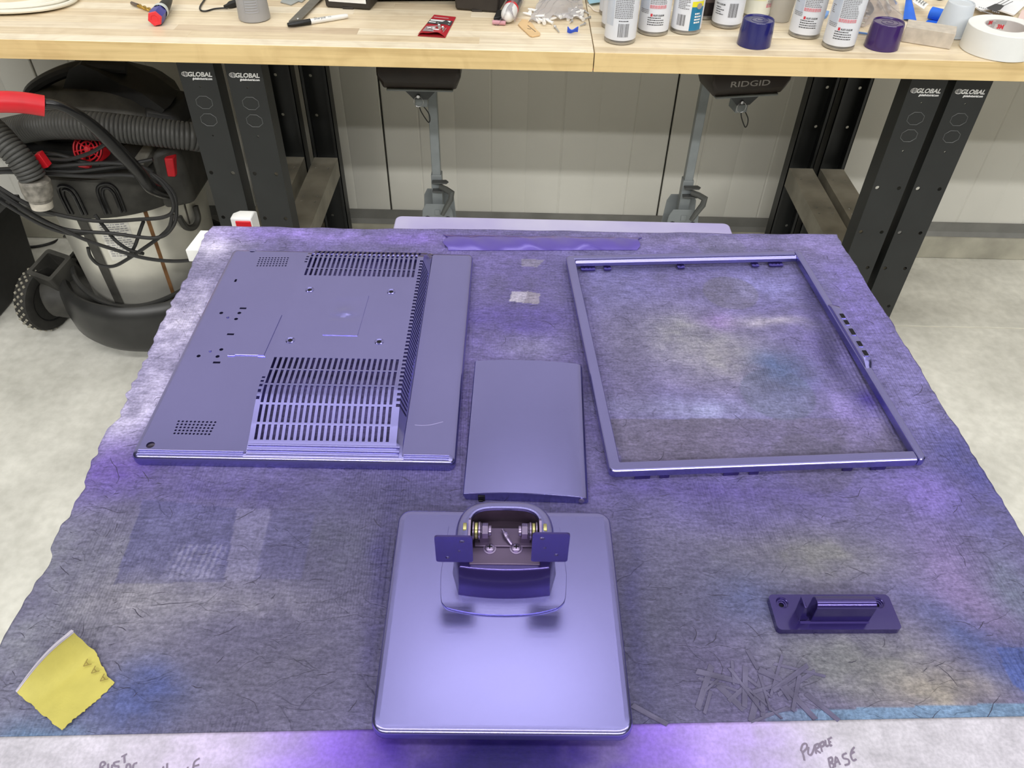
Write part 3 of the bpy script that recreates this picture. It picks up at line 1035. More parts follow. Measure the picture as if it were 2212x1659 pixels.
# pale stripes left by the slots of an earlier part
for i in range(9):
    xa = 372 + i * 13.2
    xb = 346 + i * 13.2
    marks.append(('poly', (154, 152, 180), 0.6 if i % 4 else 0.35, [(xa + 12, 1176), (xa + 17, 1176), (xb + 10, 1250), (xb + 1, 1250)]))
board = stained_sheet('cardboard_sheet', [(-0.4185, 0.19), (0.512, 0.21), (0.4785, 1.003), (-0.4495, 0.986)], 540, 470, TZ, 0.004, (112, 110, 140), marks,
                      stained_material('oversprayed_cardboard', 0.58, True, 0.8), 'large cardboard sheet stained with purple and grey overspray, under all the purple parts', 'cardboard', ragged=0.007, dim=0.94)

# torn fibres and scratches in the paper face: countless short dark hairs
hm = MB()
rn = random.Random(21)
nh = 0
while nh < 420:
    u, v = rn.random(), rn.random()
    if rn.random() < 0.25:
        u = abs(rn.gauss(0, 0.06))
    if rn.random() < 0.10:
        u = 1 - abs(rn.gauss(0, 0.07))
    if not (0.004 < u < 0.996 and 0.08 < v < 0.985):
        continue
    x = (-0.4185 * (1 - u) + 0.512 * u) * (1 - v) + (-0.4495 * (1 - u) + 0.4785 * u) * v
    y = 0.20 * (1 - v) + 0.99 * v
    a = rn.gauss(0.1, 0.5)
    L_ = min(0.05, rn.expovariate(1 / 0.010) + 0.004)
    c_ = rn.gauss(0, 28)
    pts = []
    for k in range(6):
        pts.append((x, y, TZ + 0.00015))
        a += c_ * L_ / 6 + rn.gauss(0, 0.22)
        x += math.cos(a) * L_ / 6
        y += math.sin(a) * L_ / 6
    w = rn.uniform(0.00014, 0.00030)
    hm.tube(pts, [w * 0.4, w, w * 1.1, w, w * 0.8, w * 0.2], 4, True, 0.5)
    nh += 1
ho = hm.obj('torn_fibres', mat('dark_fibre', (58, 54, 72), rough=0.8), None, smooth=0)
ho.parent = board
ho['kind'] = 'stuff'

# loose strands of wood standing proud of the sheet near its front edge
STRAND = mat('purple_grey_strand', (92, 88, 116), rough=0.65, var=0.25, vs=60, bump=0.2, bs=300)
rn = random.Random(8)
for k in range(30):
    px, py = rn.gauss(1640, 62), rn.gauss(1478, 34)
    if k > 26:
        px, py = rn.gauss(1500, 60), rn.gauss(1500, 30)
    c = at(px, min(py, 1545), TZ)
    a, l_, w_ = rn.uniform(0, PI), rn.uniform(0.009, 0.022), rn.uniform(0.0012, 0.0034)
    u_ = Vector((math.cos(a), math.sin(a), 0))
    v_ = Vector((-math.sin(a), math.cos(a), 0))
    z0, z1 = Vector((0, 0, -0.0003)), Vector((0, 0, rn.uniform(0.0006, 0.0018)))
    q_ = [c - u_ * l_ - v_ * w_ * 0.5, c + u_ * l_ * 0.9 - v_ * w_, c + u_ * l_ + v_ * w_ * 0.6, c - u_ * l_ * 0.95 + v_ * w_]
    MB().hexa([p + z0 for p in q_], [p + z1 * (0.6 + 0.4 * (i % 2)) for i, p in enumerate(q_)]).obj('strand', STRAND, None, smooth=0).parent = board

# ------------------------------------------------------------------ white folding table below it
tb = thing('work_table', 'white folding table carrying the paint-stained cardboard, only its rim showing', 'table', (0.0, 0.6, 0.0))
tp = [(-0.398, 0.02), (0.485, 0.02), (0.462, 0.96), (0.44, 0.985), (-0.425, 0.985), (-0.437, 0.97)]
MB().prism(tp, 0.885, 0.9255).obj('tabletop', WHITE_PLASTIC, tb, bevel=0.004)
MB().hexa([(-0.478, 0.945, 0.895), (-0.448, 0.945, 0.895), (-0.448, 0.985, 0.895), (-0.470, 0.985, 0.895)],
          [(-0.478, 0.945, 0.915), (-0.448, 0.945, 0.915), (-0.448, 0.985, 0.924), (-0.466, 0.985, 0.924)]).obj('corner_bracket', WHITE_PLASTIC, tb, bevel=0.001)
LEAF = mat('white_leaf_with_overspray', (186, 182, 208), rough=0.4, var=0.02, vs=5, col2=(150, 140, 192))
MB().prism(rrect(-0.183, 0.9925, 0.326, 1.038, 0.010), 0.900, 0.9245).obj('rear_leaf', LEAF, tb, bevel=0.002)
for sx in (-1, 1):
    for yy in (0.10, 0.90):
        MB().tube([(sx * 0.40, yy, 0.886), (sx * 0.40, yy, 0.02)], 0.014, 12).obj('leg', mat('grey_table_leg', (120, 122, 124), rough=0.4), tb)
        MB().cyl((sx * 0.40, yy, 0.0), 0.019, 0.03, 12).obj('foot_cap', BLACK_PLASTIC, tb)
    MB().tube([(sx * 0.40, 0.10, 0.30), (sx * 0.40, 0.90, 0.30)], 0.011, 10).obj('leg_brace', MATS['grey_table_leg'], tb)

cl = thing('bar_clamp', 'red and white clamp head gripping the back left corner of the table', 'clamp', (-0.424, 1.01, 0.90))
c0, c1 = at(497, 484, 0.925), at(545, 486, 0.925)
MB().loft([[(c0.x, y, z) for y, z in ((1.006, 0.86), (1.028, 0.86), (1.028, 0.926), (1.020, 0.932), (1.006, 0.932))],
           [(c0.x + 0.012, y, z) for y, z in ((1.0, 0.86), (1.032, 0.86), (1.032, 0.930), (1.022, 0.936), (1.0, 0.936))],
           [(c1.x, y, z) for y, z in ((1.0, 0.86), (1.032, 0.86), (1.032, 0.930), (1.022, 0.936), (1.0, 0.936))]]).obj('clamp_body', WHITE_PLASTIC, cl, bevel=0.002)
MB().box(c0.x + 0.010, 0.9975, 0.90, c1.x - 0.001, 1.0005, 0.932).obj('clamp_pad', RED_PLASTIC, cl, bevel=0.001)
MB().tube([(-0.42, 1.016, 0.865), (-0.42, 1.016, 0.70)], 0.007, 8).obj('clamp_bar', STEEL, cl)

# ------------------------------------------------------------------ white paper in front
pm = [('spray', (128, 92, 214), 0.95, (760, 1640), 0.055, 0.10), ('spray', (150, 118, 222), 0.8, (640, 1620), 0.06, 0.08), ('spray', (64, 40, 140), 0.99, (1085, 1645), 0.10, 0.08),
      ('spray', (148, 116, 222), 0.9, (1420, 1620), 0.055, 0.08), ('spray', (176, 152, 226), 0.75, (1600, 1610), 0.045, 0.06), ('spray', (206, 192, 226), 0.7, (430, 1630), 0.06, 0.06),
      ('spray', (24, 14, 84), 0.95, (1092, 1655), 0.085, 0.05)]  # dark centre marks: heavy overspray with the base's shadow painted in
pp = thing('paper_sheet', 'white paper sheet with pencilled words and purple overspray along the front edge', 'paper', (0, 0.18, TZ))
pa, pb, pc_ = at(-60, 1593, TZ + .0006), at(1100, 1593, TZ + .0006), at(2280, 1546, TZ + .0006)
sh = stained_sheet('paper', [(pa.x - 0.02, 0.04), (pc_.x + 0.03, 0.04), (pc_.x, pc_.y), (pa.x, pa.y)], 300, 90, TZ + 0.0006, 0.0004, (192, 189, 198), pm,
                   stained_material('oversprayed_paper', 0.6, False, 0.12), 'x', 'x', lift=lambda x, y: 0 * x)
del sh['label'], sh['category']
sh.parent = pp
sh.matrix_parent_inverse = pp.matrix_basis.inverted()
PENCIL = mat('pencil_line', (128, 118, 138), rough=0.8)


def scribble(strokes, name, parent, z, w=0.0007, m=None):
    mb = MB()
    for st in strokes:
        pts = smooth_path([at(px, py, z) for px, py in st], 4) if len(st) > 2 else [at(px, py, z) for px, py in st]
        mb.tube(pts, w, 5, flat=0.35)
    return mb.obj(name, m or PENCIL, parent)


ZP = TZ + 0.0009
# PURPLE / BASE and RUST ... as written by hand
scribble([[(1731, 1620), (1736, 1632), (1738, 1643)], [(1730, 1622), (1734, 1609), (1742, 1607), (1743, 1616), (1735, 1625)],
          [(1747, 1614), (1746, 1628), (1752, 1631), (1757, 1622), (1760, 1611)], [(1761, 1609), (1763, 1628)], [(1761, 1610), (1768, 1607), (1769, 1614), (1763, 1619), (1773, 1627)],
          [(1772, 1606), (1776, 1624)], [(1771, 1607), (1779, 1602), (1780, 1610), (1774, 1614)], [(1783, 1599), (1785, 1612), (1790, 1610)],
          [(1790, 1597), (1793, 1611), (1797, 1609)], [(1788, 1598), (1797, 1593)], [(1791, 1604), (1795, 1602)]], 'handwriting', pp, ZP)
scribble([[(1790, 1640), (1794, 1658), (1800, 1660)], [(1789, 1640), (1797, 1636), (1798, 1645), (1792, 1648), (1801, 1651), (1800, 1659)],
          [(1804, 1657), (1806, 1635), (1815, 1652)], [(1806, 1647), (1812, 1644)], [(1829, 1627), (1821, 1631), (1822, 1638), (1833, 1641), (1834, 1650), (1825, 1653)],
          [(1846, 1614), (1840, 1622), (1838, 1632), (1843, 1643), (1850, 1640)], [(1838, 1629), (1846, 1624)]], 'handwriting', pp, ZP)
scribble([[(216, 1664), (217, 1650), (223, 1646), (227, 1651), (220, 1658), (228, 1664)], [(233, 1650), (234, 1662), (240, 1662), (242, 1652)], [(258, 1645), (246, 1648), (248, 1655), (256, 1656), (254, 1664)],
          [(262, 1635), (274, 1629)], [(268, 1632), (269, 1648)], [(272, 1664), (274, 1652), (280, 1652), (282, 1662)], [(296, 1648), (288, 1652), (287, 1664)],
          [(352, 1656), (355, 1668)], [(361, 1649), (360, 1668)], [(405, 1657), (407, 1668)], [(431, 1638), (420, 1646), (417, 1660)], [(418, 1656), (430, 1652)]], 'handwriting', pp, ZP)

# ------------------------------------------------------------------ yellow torn note, curled along its upper left edge
nt_ = thing('yellow_note', 'torn yellow paper note with three letters A, one edge curled up', 'note', at(150, 1490, TZ))
c_l, c_b, c_r, c_t = at(47, 1505, TZ), at(136, 1582, TZ), at(249, 1478, TZ), at(181, 1394, TZ)
NU, NV = 34, 24
vs, fs = [], []
rn = random.Random(4)
jag = [rn.uniform(-1, 1) for _ in range(NU + NV + 80)]
for i in range(NU + 1):
    for j in range(NV + 1):
        u, v = i / NU, j / NV        # u along left->top (curled edge at v=0), v away from it
        p = (c_l * (1 - u) + c_t * u) * (1 - v) + (c_b * (1 - u) + c_r * u) * v
        off = Vector((0, 0, 0))
        if i in (0, NU):
            off += (c_t - c_l) * (0.012 * jag[j] + (0.035 * math.sin(v * PI) if i == NU else 0))
        if j == NV:
            off += (c_b - c_l) * 0.016 * jag[40 + i]
        if i == NU:
            off += (c_t - c_l) * 0.03 * math.sin(v * PI * 2.0)
        z = 0.0016 + 0.020 * max(0, 1 - v / 0.34) ** 2 * (0.15 + 0.85 * math.sin(min(1, 0.12 + u) * PI * 0.55)) + 0.0012 * math.sin(u * 5 + 1) * v
        vs.append(p + off + Vector((0, 0, z)))
for i in range(NU):
    for j in range(NV):
        a = i * (NV + 1) + j
        fs.append((a, a + 1, a + NV + 2, a + NV + 1))
MB().add(vs, [f[::-1] for f in fs]).obj('note_sheet', mat('yellow_note_paper', (190, 180, 92), rough=0.65, var=0.06, vs=60, bump=0.1, bs=500), nt_, solid=0.0004)
# curled-over flap showing the grey back
fl_l = []
for i in range(NU + 1):
    a = vs[i * (NV + 1)]
    d = (c_b - c_l).normalized()
    u = i / NU
    h = 0.0205 * math.sin(min(1, 0.1 + u) * PI * 0.6)
    fl_l.append([a, a - d * 0.002 + Vector((0, 0, 0.0025 * u + .0004)), a - d * (0.0012) + Vector((0, 0, 0.0045 * u + .0008)) + d * 0.0035 * u])
FV, FF = [], []
for r_ in fl_l:
    FV += r_
for i in range(NU):
    for j in range(2):
        a = i * 3 + j
        FF.append((a, a + 1, a + 4, a + 3))
MB().add(FV, FF).obj('curled_flap', mat('note_back', (196, 190, 206), rough=0.6), nt_, solid=0.0004)
INK = mat('brown_ink', (138, 122, 60), rough=0.7)


def letter_a(cx, cy, k, rot):
    out = []
    for st in ([(-0.5, -0.6), (0.0, 0.6)], [(0.0, 0.6), (0.5, -0.6)], [(-0.3, -0.15), (0.3, -0.15)]):
        out.append([(cx + k * (x * math.cos(rot) - y * math.sin(rot)), cy - k * (x * math.sin(rot) + y * math.cos(rot))) for x, y in st])
    return out


for cx, cy in ((187, 1434), (204, 1449), (223, 1466)):
    scribble(letter_a(cx, cy, 14, R(128)), 'ink_letter', nt_, TZ + 0.0040, 0.00042, INK)

# ------------------------------------------------------------------ glossy strip of paint film at the back
q = [at(963, 542, TZ), at(1376, 541, TZ), at(1384, 514, TZ), at(962, 508, TZ)]
vs, fs = [], []
N, K = 46, 8
for i in range(N + 1):
    for j in range(K + 1):
        u, v = i / N, j / K
        p = (q[0] * (1 - u) + q[1] * u) * (1 - v) + (q[3] * (1 - u) + q[2] * u) * v
        jx = 0.004 * math.sin(v * 9 + 1.3) * (1 if i == 0 else 0) + 0.003 * math.sin(v * 7) * (1 if i == N else 0)
        z = 0.0010 + 0.0036 * math.sin(v * PI) ** 0.8 + 0.0012 * math.sin(u * 19) * math.sin(v * PI) + 0.0008 * math.sin(u * 43 + v * 5) * math.sin(v * PI)
        vs.append((p.x + jx, p.y, p.z + z))
for i in range(N):
    for j in range(K):
        a = i * (K + 1) + j
        fs.append((a, a + K + 1, a + K + 2, a + 1))
tag(MB().add(vs, fs).obj('masking_strip', mat('purple_wet_film', (90, 72, 168), rough=0.22, metal=0.35, coat=0.8, var=0.06, vs=30), loc=q[0], solid=0.0008),
    'long glossy purple strip lying along the back edge of the cardboard', 'strip')
# ------------------------------------------------------------------ monitor back cover (purple, ribbed vents)
bc = thing('monitor_back_cover', 'purple painted monitor back cover with slotted vents, at left on the cardboard', 'monitor part', (-0.2225, 0.522, TZ), R(0.3))
Mb = bc.matrix_basis


def bl(p, z):
    """photo pixel at local height z -> local coordinates of the back cover"""
    return Mb.inverted() @ at(p[0], p[1], TZ + z)


class LB(MB):
    """mesh builder in the local coordinates of a rotated thing"""

    def __init__(self, M):
        super().__init__()
        self.M = M

    def obj(self, name, m, parent, **k):
        self.v = [self.M @ p for p in self.v]
        return super().obj(name, m, parent, **k)


PZ_ = 0.0155         # height of the flat side panels
HZ = 0.0400          # height of the raised housing
XL, XR, XT = -0.0495, 0.1110, 0.1040
hole = []
for px, py in ((546, 541), (325, 961)):
    p = bl((px, py), PZ_)
    hole.append(circ(p.x, p.y, 0.0044, 16))
big_screws = [bl((546, 541), PZ_), bl((325, 961), PZ_)]
for (a, b, c, d) in (((562, 557), (622, 557), (556, 574), (617, 574)), ((386, 910), (465, 912), (377, 936), (452, 938))):
    a, b, c, d = [bl(p, PZ_) for p in (a, b, c, d)]
    for i in range(10):
        for j in range(5):
            u, v = i / 9, j / 4
            p = (a * (1 - u) + b * u) * (1 - v) + (c * (1 - u) + d * u) * v
            hole.append(circ(p.x, p.y, 0.00135, 6))
for q_ in ((478, 676), (517, 676), (510, 689), (478, 755), (470, 770), (429, 769)):
    p = bl(q_, PZ_)
    hole.append(circ(p.x, p.y, 0.0024, 10))
for q_, w, h in (((525, 666), 0.0042, 0.0016), ((498, 722), 0.0042, 0.0016), ((468, 783), 0.0042, 0.0016), ((509, 606), 0.0014, 0.0030)):
    p = bl(q_, PZ_)
    hole.append([(p.x - w, p.y - h), (p.x + w, p.y - h), (p.x + w, p.y + h), (p.x - w, p.y + h)])
W2, DEP = 0.1665, 0.3845
sh_ = LB(Mb)
sh_.prism(rrect(-W2 + 0.0062, 0.0062, XL, DEP - 0.0062, 0.003, 3), PZ_ - 0.0025, PZ_, hole)
sh_.prism(rrect(XR, 0.0062, W2 - 0.0062, DEP - 0.0062, 0.003, 3), PZ_ - 0.0025, PZ_)
# rounded outer skirt
loops = []
for ins, z in ((0.0063, PZ_ - 0.0001), (0.0046, PZ_ - 0.0006), (0.0024, 0.0142), (0.0009, 0.0126), (0.0001, 0.0105), (0.0, 0.004), (0.0012, 0.0), (0.0032, 0.0), (0.0032, 0.010)):
    loops.append([(x, y, z) for x, y in rrect(-W2 + ins, ins, W2 - ins, DEP - ins, 0.0075 - 0.5 * ins, 6)])
sh_.loft(loops, False, False)
sh_.obj('back_shell', PURPLE, bc, smooth=50)
# cups under the two big screw holes
for p in big_screws:
    c = LB(Mb)
    c.lathe([(0.0046, PZ_ - 0.0026), (0.0046, 0.004), (0.0020, 0.004), (0.0020, 0.0015), (0.0, 0.0015)], 16, (p.x, p.y, 0))
    c.obj('screw_cup', mat('grey_cup', (116, 108, 124), rough=0.5), bc)
# fine ridges along the front edge
for x0, x1 in ((-W2 + 0.007, XL - 0.002), (XR + 0.002, W2 - 0.007)):
    for y, z in ((0.0084, PZ_ + 0.0001), (0.0060, PZ_ - 0.0001), (0.0036, PZ_ - 0.0012)):
        LB(Mb).tube([(x0, y, z), (x1, y, z)], 0.0009, 8).obj('front_ridge', PURPLE, bc)
for y, z in ((0.0165, 0.0176), (0.0112, 0.0163), (0.0066, 0.0150)):
    LB(Mb).tube([(XL + 0.001, y, z), (XR - 0.003, y, z)], 0.0014, 8).obj('front_ridge', PURPLE, bc)

# raised housing: a curved sheet with two fields of slots
PROF = [(0.0040, 0.0135), (0.0100, 0.0155), (0.0200, 0.0183), (0.0280, 0.0212), (0.0400, 0.0262), (0.0520, 0.0308), (0.0640, 0.0350), (0.0720, 0.0374), (0.0800, 0.0391),
        (0.0880, 0.0399), (0.0980, 0.0400), (0.3290, 0.0400), (0.3360, 0.0396), (0.3420, 0.0380), (0.3480, 0.0345), (0.3540, 0.0300), (0.3600, 0.0262), (0.3670, 0.0230), (0.3750, 0.0205), (0.3825, 0.0150)]


def zprof(y):
    for (a, za), (b, zb) in zip(PROF[:-1], PROF[1:]):
        if a <= y <= b:
            return za + (zb - za) * (y - a) / (b - a)
    return PROF[0][1] if y < PROF[0][0] else PROF[-1][1]


P0, PITCHX, SW = -0.0425, 0.00622, 0.0031
slots = [(P0 + i * PITCHX - SW / 2, P0 + i * PITCHX + SW / 2) for i in range(23)]
TEETH = [(0.0600 + k * 0.0066, 0.0600 + k * 0.0066 + 0.0034) for k in range(41)]
LT = [(0.0660, 0.0696), (0.0745, 0.0781), (0.0820, 0.0852), (0.0885, 0.0912), (0.0945, 0.0970), (0.318, 0.3205), (0.324, 0.3265), (0.330, 0.3325)]
XE, XS = 0.1000, XL + 0.0034
xs = sorted(set([XL, XS, XE, XT] + [v for s_ in slots for v in s_]))
FRONT = (0.0225, 0.1295)
BACK = (0.2890, 0.3745)
RIBS_F = [(0.0385, 0.0410), (0.0600, 0.0625), (0.0845, 0.0868), (0.1085, 0.1105)]
RIBS_B = [(0.3040, 0.3058), (0.3300, 0.3318), (0.3450, 0.3472)]
ys = sorted(set([round(v, 5) for v in [p[0] for p in PROF] + list(FRONT) + list(BACK) + [v for r_ in RIBS_F + RIBS_B + TEETH + LT for v in r_]]))


def inside(v, ranges):
    return any(a - 1e-6 <= v <= b + 1e-6 for a, b in ranges)


vs, fs, idx = [], [], {}


def vid(i, j):
    if (i, j) not in idx:
        idx[(i, j)] = len(vs)
        vs.append((xs[i], ys[j], zprof(ys[j])))
    return idx[(i, j)]


for i in range(len(xs) - 1):
    cx = (xs[i] + xs[i + 1]) / 2
    is_slot = inside(cx, slots)
    for j in range(len(ys) - 1):
        cy = (ys[j] + ys[j + 1]) / 2
        cut = False
        if is_slot and FRONT[0] < cy < FRONT[1] and not inside(cy, RIBS_F):
            cut = True
        if is_slot and BACK[0] < cy < BACK[1] and not inside(cy, RIBS_B):
            cut = True
        if cx > XE and inside(cy, TEETH):
            cut = True
        if cx < XS and inside(cy, LT):
            cut = True
        if not cut:
            fs.append((vid(i, j), vid(i + 1, j), vid(i + 1, j + 1), vid(i, j + 1)))
h = LB(Mb).add(vs, fs)
h.obj('vent_housing', PURPLE, bc, smooth=30, solid=0.0018)
# right hand wall with louvre gaps running into the teeth
vs, fs = [], []
rows = [0.0, 0.16, 0.86, 1.0]
idx = {}
for j, y in enumerate(ys):
    for k, r_ in enumerate(rows):
        zt = zprof(y)
        zb_ = min(PZ_ - 0.001, zt)
        vs.append((XR + (XT - XR) * r_, y, zb_ + (zt - zb_) * r_))
for j in range(len(ys) - 1):
    cy = (ys[j] + ys[j + 1]) / 2
    for k in range(3):
        if k >= 1 and inside(cy, TEETH) and zprof(cy) > 0.026:
            continue
        a = j * 4 + k
        fs.append((a, a + 4, a + 5, a + 1))
LB(Mb).add(vs, fs).obj('louvred_wall', PURPLE, bc, smooth=30, solid=0.0012)
# left wall
vs, fs = [], []
for y in ys:
    vs += [(XL, y, PZ_ - 0.002), (XL, y, max(PZ_ - 0.002, zprof(y)))]
for j in range(len(ys) - 1):
    fs.append((2 * j, 2 * j + 1, 2 * j + 3, 2 * j + 2))
LB(Mb).add(vs, fs).obj('housing_wall', PURPLE, bc, smooth=30)
# mounting bosses: ring round a flat dark disc painted as the hole's shade
for q_ in ((669, 626), (845, 630), (627, 735), (819, 738)):
    p = bl(q_, HZ)
    LB(Mb).lathe([(0.0056, HZ - 0.0005), (0.0054, HZ + 0.0003), (0.0044, HZ + 0.0011), (0.0036, HZ + 0.0007), (0.0024, HZ + 0.0001)], 22, (p.x, p.y, 0)).obj('mount_boss', PURPLE, bc)
    LB(Mb).lathe([(0.0026, HZ + 0.0002), (0.0, HZ + 0.00015)], 16, (p.x, p.y, 0)).obj('mount_hole_shade', HOLE_SHADE, bc)


def pad(corners, z, name, thick, bumps=None, nu=20, nv=20):
    a, b, c, d = [bl(p, z) for p in corners]      # bl, br, tr, tl
    vs, fs = [], []
    for i in range(nu + 1):
        for j in range(nv + 1):
            u, v = i / nu, j / nv
            p = (a * (1 - u) + b * u) * (1 - v) + (d * (1 - u) + c * u) * v
            dz = bumps(u, v) if bumps else 0
            vs.append((p.x, p.y, z + thick + dz))
    for i in range(nu):
        for j in range(nv):
            k = i * (nv + 1) + j
            fs.append((k, k + nv + 1, k + nv + 2, k + 1))
    n0 = len(vs)
    rim = [i * (nv + 1) for i in range(nu + 1)] + [nu * (nv + 1) + j for j in range(1, nv + 1)] + [i * (nv + 1) + nv for i in range(nu - 1, -1, -1)] + [j for j in range(nv - 1, 0, -1)]
    for k in rim:
        vs.append((vs[k][0], vs[k][1], z - 0.0003))
    for k in range(len(rim)):
        k2 = (k + 1) % len(rim)
        fs.append((rim[k], n0 + k, n0 + k2, rim[k2]))
    return LB(Mb).add(vs, fs).obj(name, PURPLE, bc, smooth=25)


def crumple(u, v):
    g = lambda cu, cv, su, sv: math.exp(-((u - cu) / su) ** 2 - ((v - cv) / sv) ** 2)
    return 0.0017 * g(0.42, 0.56, 0.22, 0.10) - 0.0012 * g(0.40, 0.45, 0.5, 0.05) + 0.0006 * g(0.3, 0.97, 0.8, 0.05)


pad([(697, 724), (772, 726), (797, 639), (726, 641)], HZ, 'label_patch', 0.0007, crumple)
pad([(495, 767), (570, 768), (609, 681), (541, 680)], PZ_, 'hinge_patch', 0.0008, None, 4, 4)
for a_, b_ in (((492, 769), (508, 769)), ((557, 771), (573, 771)), ((508, 767), (558, 768))):
    pa_, pb_ = bl(a_, PZ_), bl(b_, PZ_)
    LB(Mb).tube([(pa_.x, pa_.y, PZ_ + 0.0006), (pb_.x, pb_.y, PZ_ + 0.0005)], 0.0006, 6).obj('hinge_lip', PURPLE, bc)
for q_ in ((492, 685), (454, 758)):
    p = bl(q_, PZ_)
    LB(Mb).lathe([(0.0018, PZ_ - 0.0002), (0.0016, PZ_ + 0.0010), (0.0, PZ_ + 0.0013)], 10, (p.x, p.y, 0)).obj('locating_pin', PURPLE, bc)
# fine scratch
sc_ = smooth_path([Mb.inverted() @ at(px, py, TZ + PZ_) for px, py in ((896, 918), (910, 919), (928, 918), (942, 915), (957, 911))], 4)
LB(Mb).tube([(p.x, p.y, PZ_ + 0.00005) for p in sc_], 0.00022, 4).obj('scratch', mat('pale_scratch', (178, 170, 214), rough=0.5), bc)

# ------------------------------------------------------------------ front frame with the control strip
fb = thing('monitor_front_bezel', 'empty purple monitor front frame with five button holes, at right on the cardboard', 'monitor part', (0.1015, 0.5155, TZ), R(4.55))
Mf = fb.matrix_basis
FW, FL, FH = 0.3345, 0.4085, 0.0150
IX0, IY0, IX1, IY1 = 0.0125, 0.0130, 0.3165, 0.3795
IY1 = 0.388
a_in = Mf.inverted() @ at(1250, 560, TZ + FH)
IY1 = a_in.y
b_in = Mf.inverted() @ at(1972, 972, TZ + FH)
IX1 = b_in.x
FW = (Mf.inverted() @ at(2002, 992, TZ + FH)).x + 0.0015
tl = Mf.inverted() @ at(1222, 552, TZ + FH)
FL = tl.y
SEAM = IX1 + 0.001


def ubar(z0, z1):
    """frame without its right rail: one C-shaped outline"""
    o = rrect(0, 0, 0.4, FL, 0.006, 5)
    left = [(x, y) for x, y in o if x < 0.2]
    return [(SEAM, 0.0)] + [(SEAM, IY0), (IX0, IY0), (IX0, IY1), (SEAM, IY1), (SEAM, FL)] + [p for p in left]


cshape = ubar(0, 0)
LB(Mf).prism(cshape, 0.0040, FH).obj('bezel_frame', PURPLE, fb, bevel=0.0022, seg=3, smooth=0)
rr = rrect(0, 0, FW, FL, 0.006, 5)
right = [p for p in rr if p[0] > 0.2]
rail = [(SEAM + 0.0004, FL), (SEAM + 0.0004, 0.0)] + sorted([p for p in right if p[1] < 0.1], key=lambda p: (p[0], p[1]))
rail = [(SEAM + 0.0004, 0.0)] + [p for p in right if p[1] < 0.1] + [p for p in right if p[1] > 0.1] + [(SEAM + 0.0004, FL)]
LB(Mf).prism(rail, 0.0040, FH - 0.0001).obj('control_rail', PURPLE, fb, bevel=0.0022, seg=3, smooth=0)
# lighter inner chamfer of the far rail, lower inner lips
LB(Mf).hexa([(IX0, IY1 - 0.004, 0.006), (SEAM, IY1 - 0.004, 0.006), (SEAM, IY1 + 0.001, 0.006), (IX0, IY1 + 0.001, 0.006)],
            [(IX0, IY1 - 0.0035, FH - 0.0045), (SEAM, IY1 - 0.0035, FH - 0.0045), (SEAM, IY1 + 0.001, FH - 0.0015), (IX0, IY1 + 0.001, FH - 0.0015)]).obj('inner_lip', PURPLE, fb)
# control bulge: raised strip that swells outwards, five button openings
vA = (Mf.inverted() @ at(1790, 655, TZ + FH)).y
vB = (Mf.inverted() @ at(1880, 800, TZ + FH)).y
VY0, VY1 = min(vA, vB), max(vA, vB)
xi, xo = SEAM + 0.0012, FW + 0.0035
secs = []
for t_, e, hgt in ((0.0, -0.0040, -0.0012), (0.035, -0.0036, 0.0002), (0.085, -0.0012, 0.0030), (0.13, 0.0, 0.0046), (0.18, 0.0, 0.0050), (0.86, 0.0, 0.0050), (0.90, 0.0, 0.0046), (0.94, -0.0012, 0.0030), (0.98, -0.0036, 0.0002), (1.0, -0.0040, -0.0012)):
    y = VY0 + (VY1 - VY0) * t_
    x1_ = xo + e
    secs.append([(xi, y, 0.005), (x1_, y, 0.005), (x1_ + 0.0004, y, FH + hgt - 0.0030), (x1_ - 0.0014, y, FH + hgt - 0.0004), (xi + 0.0016, y, FH + hgt), (xi, y, FH + hgt - 0.0016)])
LB(Mf).loft(secs).obj('button_strip', PURPLE, fb, smooth=50)
for q_, lh in (((1807, 683), 0.0052), ((1818, 697), 0.0052), ((1835, 717), 0.0068), ((1850, 743), 0.0056), ((1863, 763), 0.0056)):
    p = Mf.inverted() @ at(q_[0], q_[1], TZ + FH + 0.005)
    cxm = (xi + xo) / 2 + 0.0004
    zt = FH + 0.0050
    m = LB(Mf)
    m.prism(rrect(cxm - 0.0036, p.y - lh, cxm + 0.0036, p.y + lh, 0.0012, 2), zt - 0.0018, zt + 0.0005, [rrect(cxm - 0.0028, p.y - lh + 0.0008, cxm + 0.0028, p.y + lh - 0.0008, 0.0008, 2)])
    m.obj('button_rim', PURPLE, fb, smooth=0)
    LB(Mf).prism(rrect(cxm - 0.0029, p.y - lh + 0.0007, cxm + 0.0029, p.y + lh - 0.0007, 0.0008, 2), zt - 0.0005, zt + 0.00005).obj('button_opening_shade', HOLE_SHADE, fb, smooth=0)  # flush dark slab painted as the shade in the opening
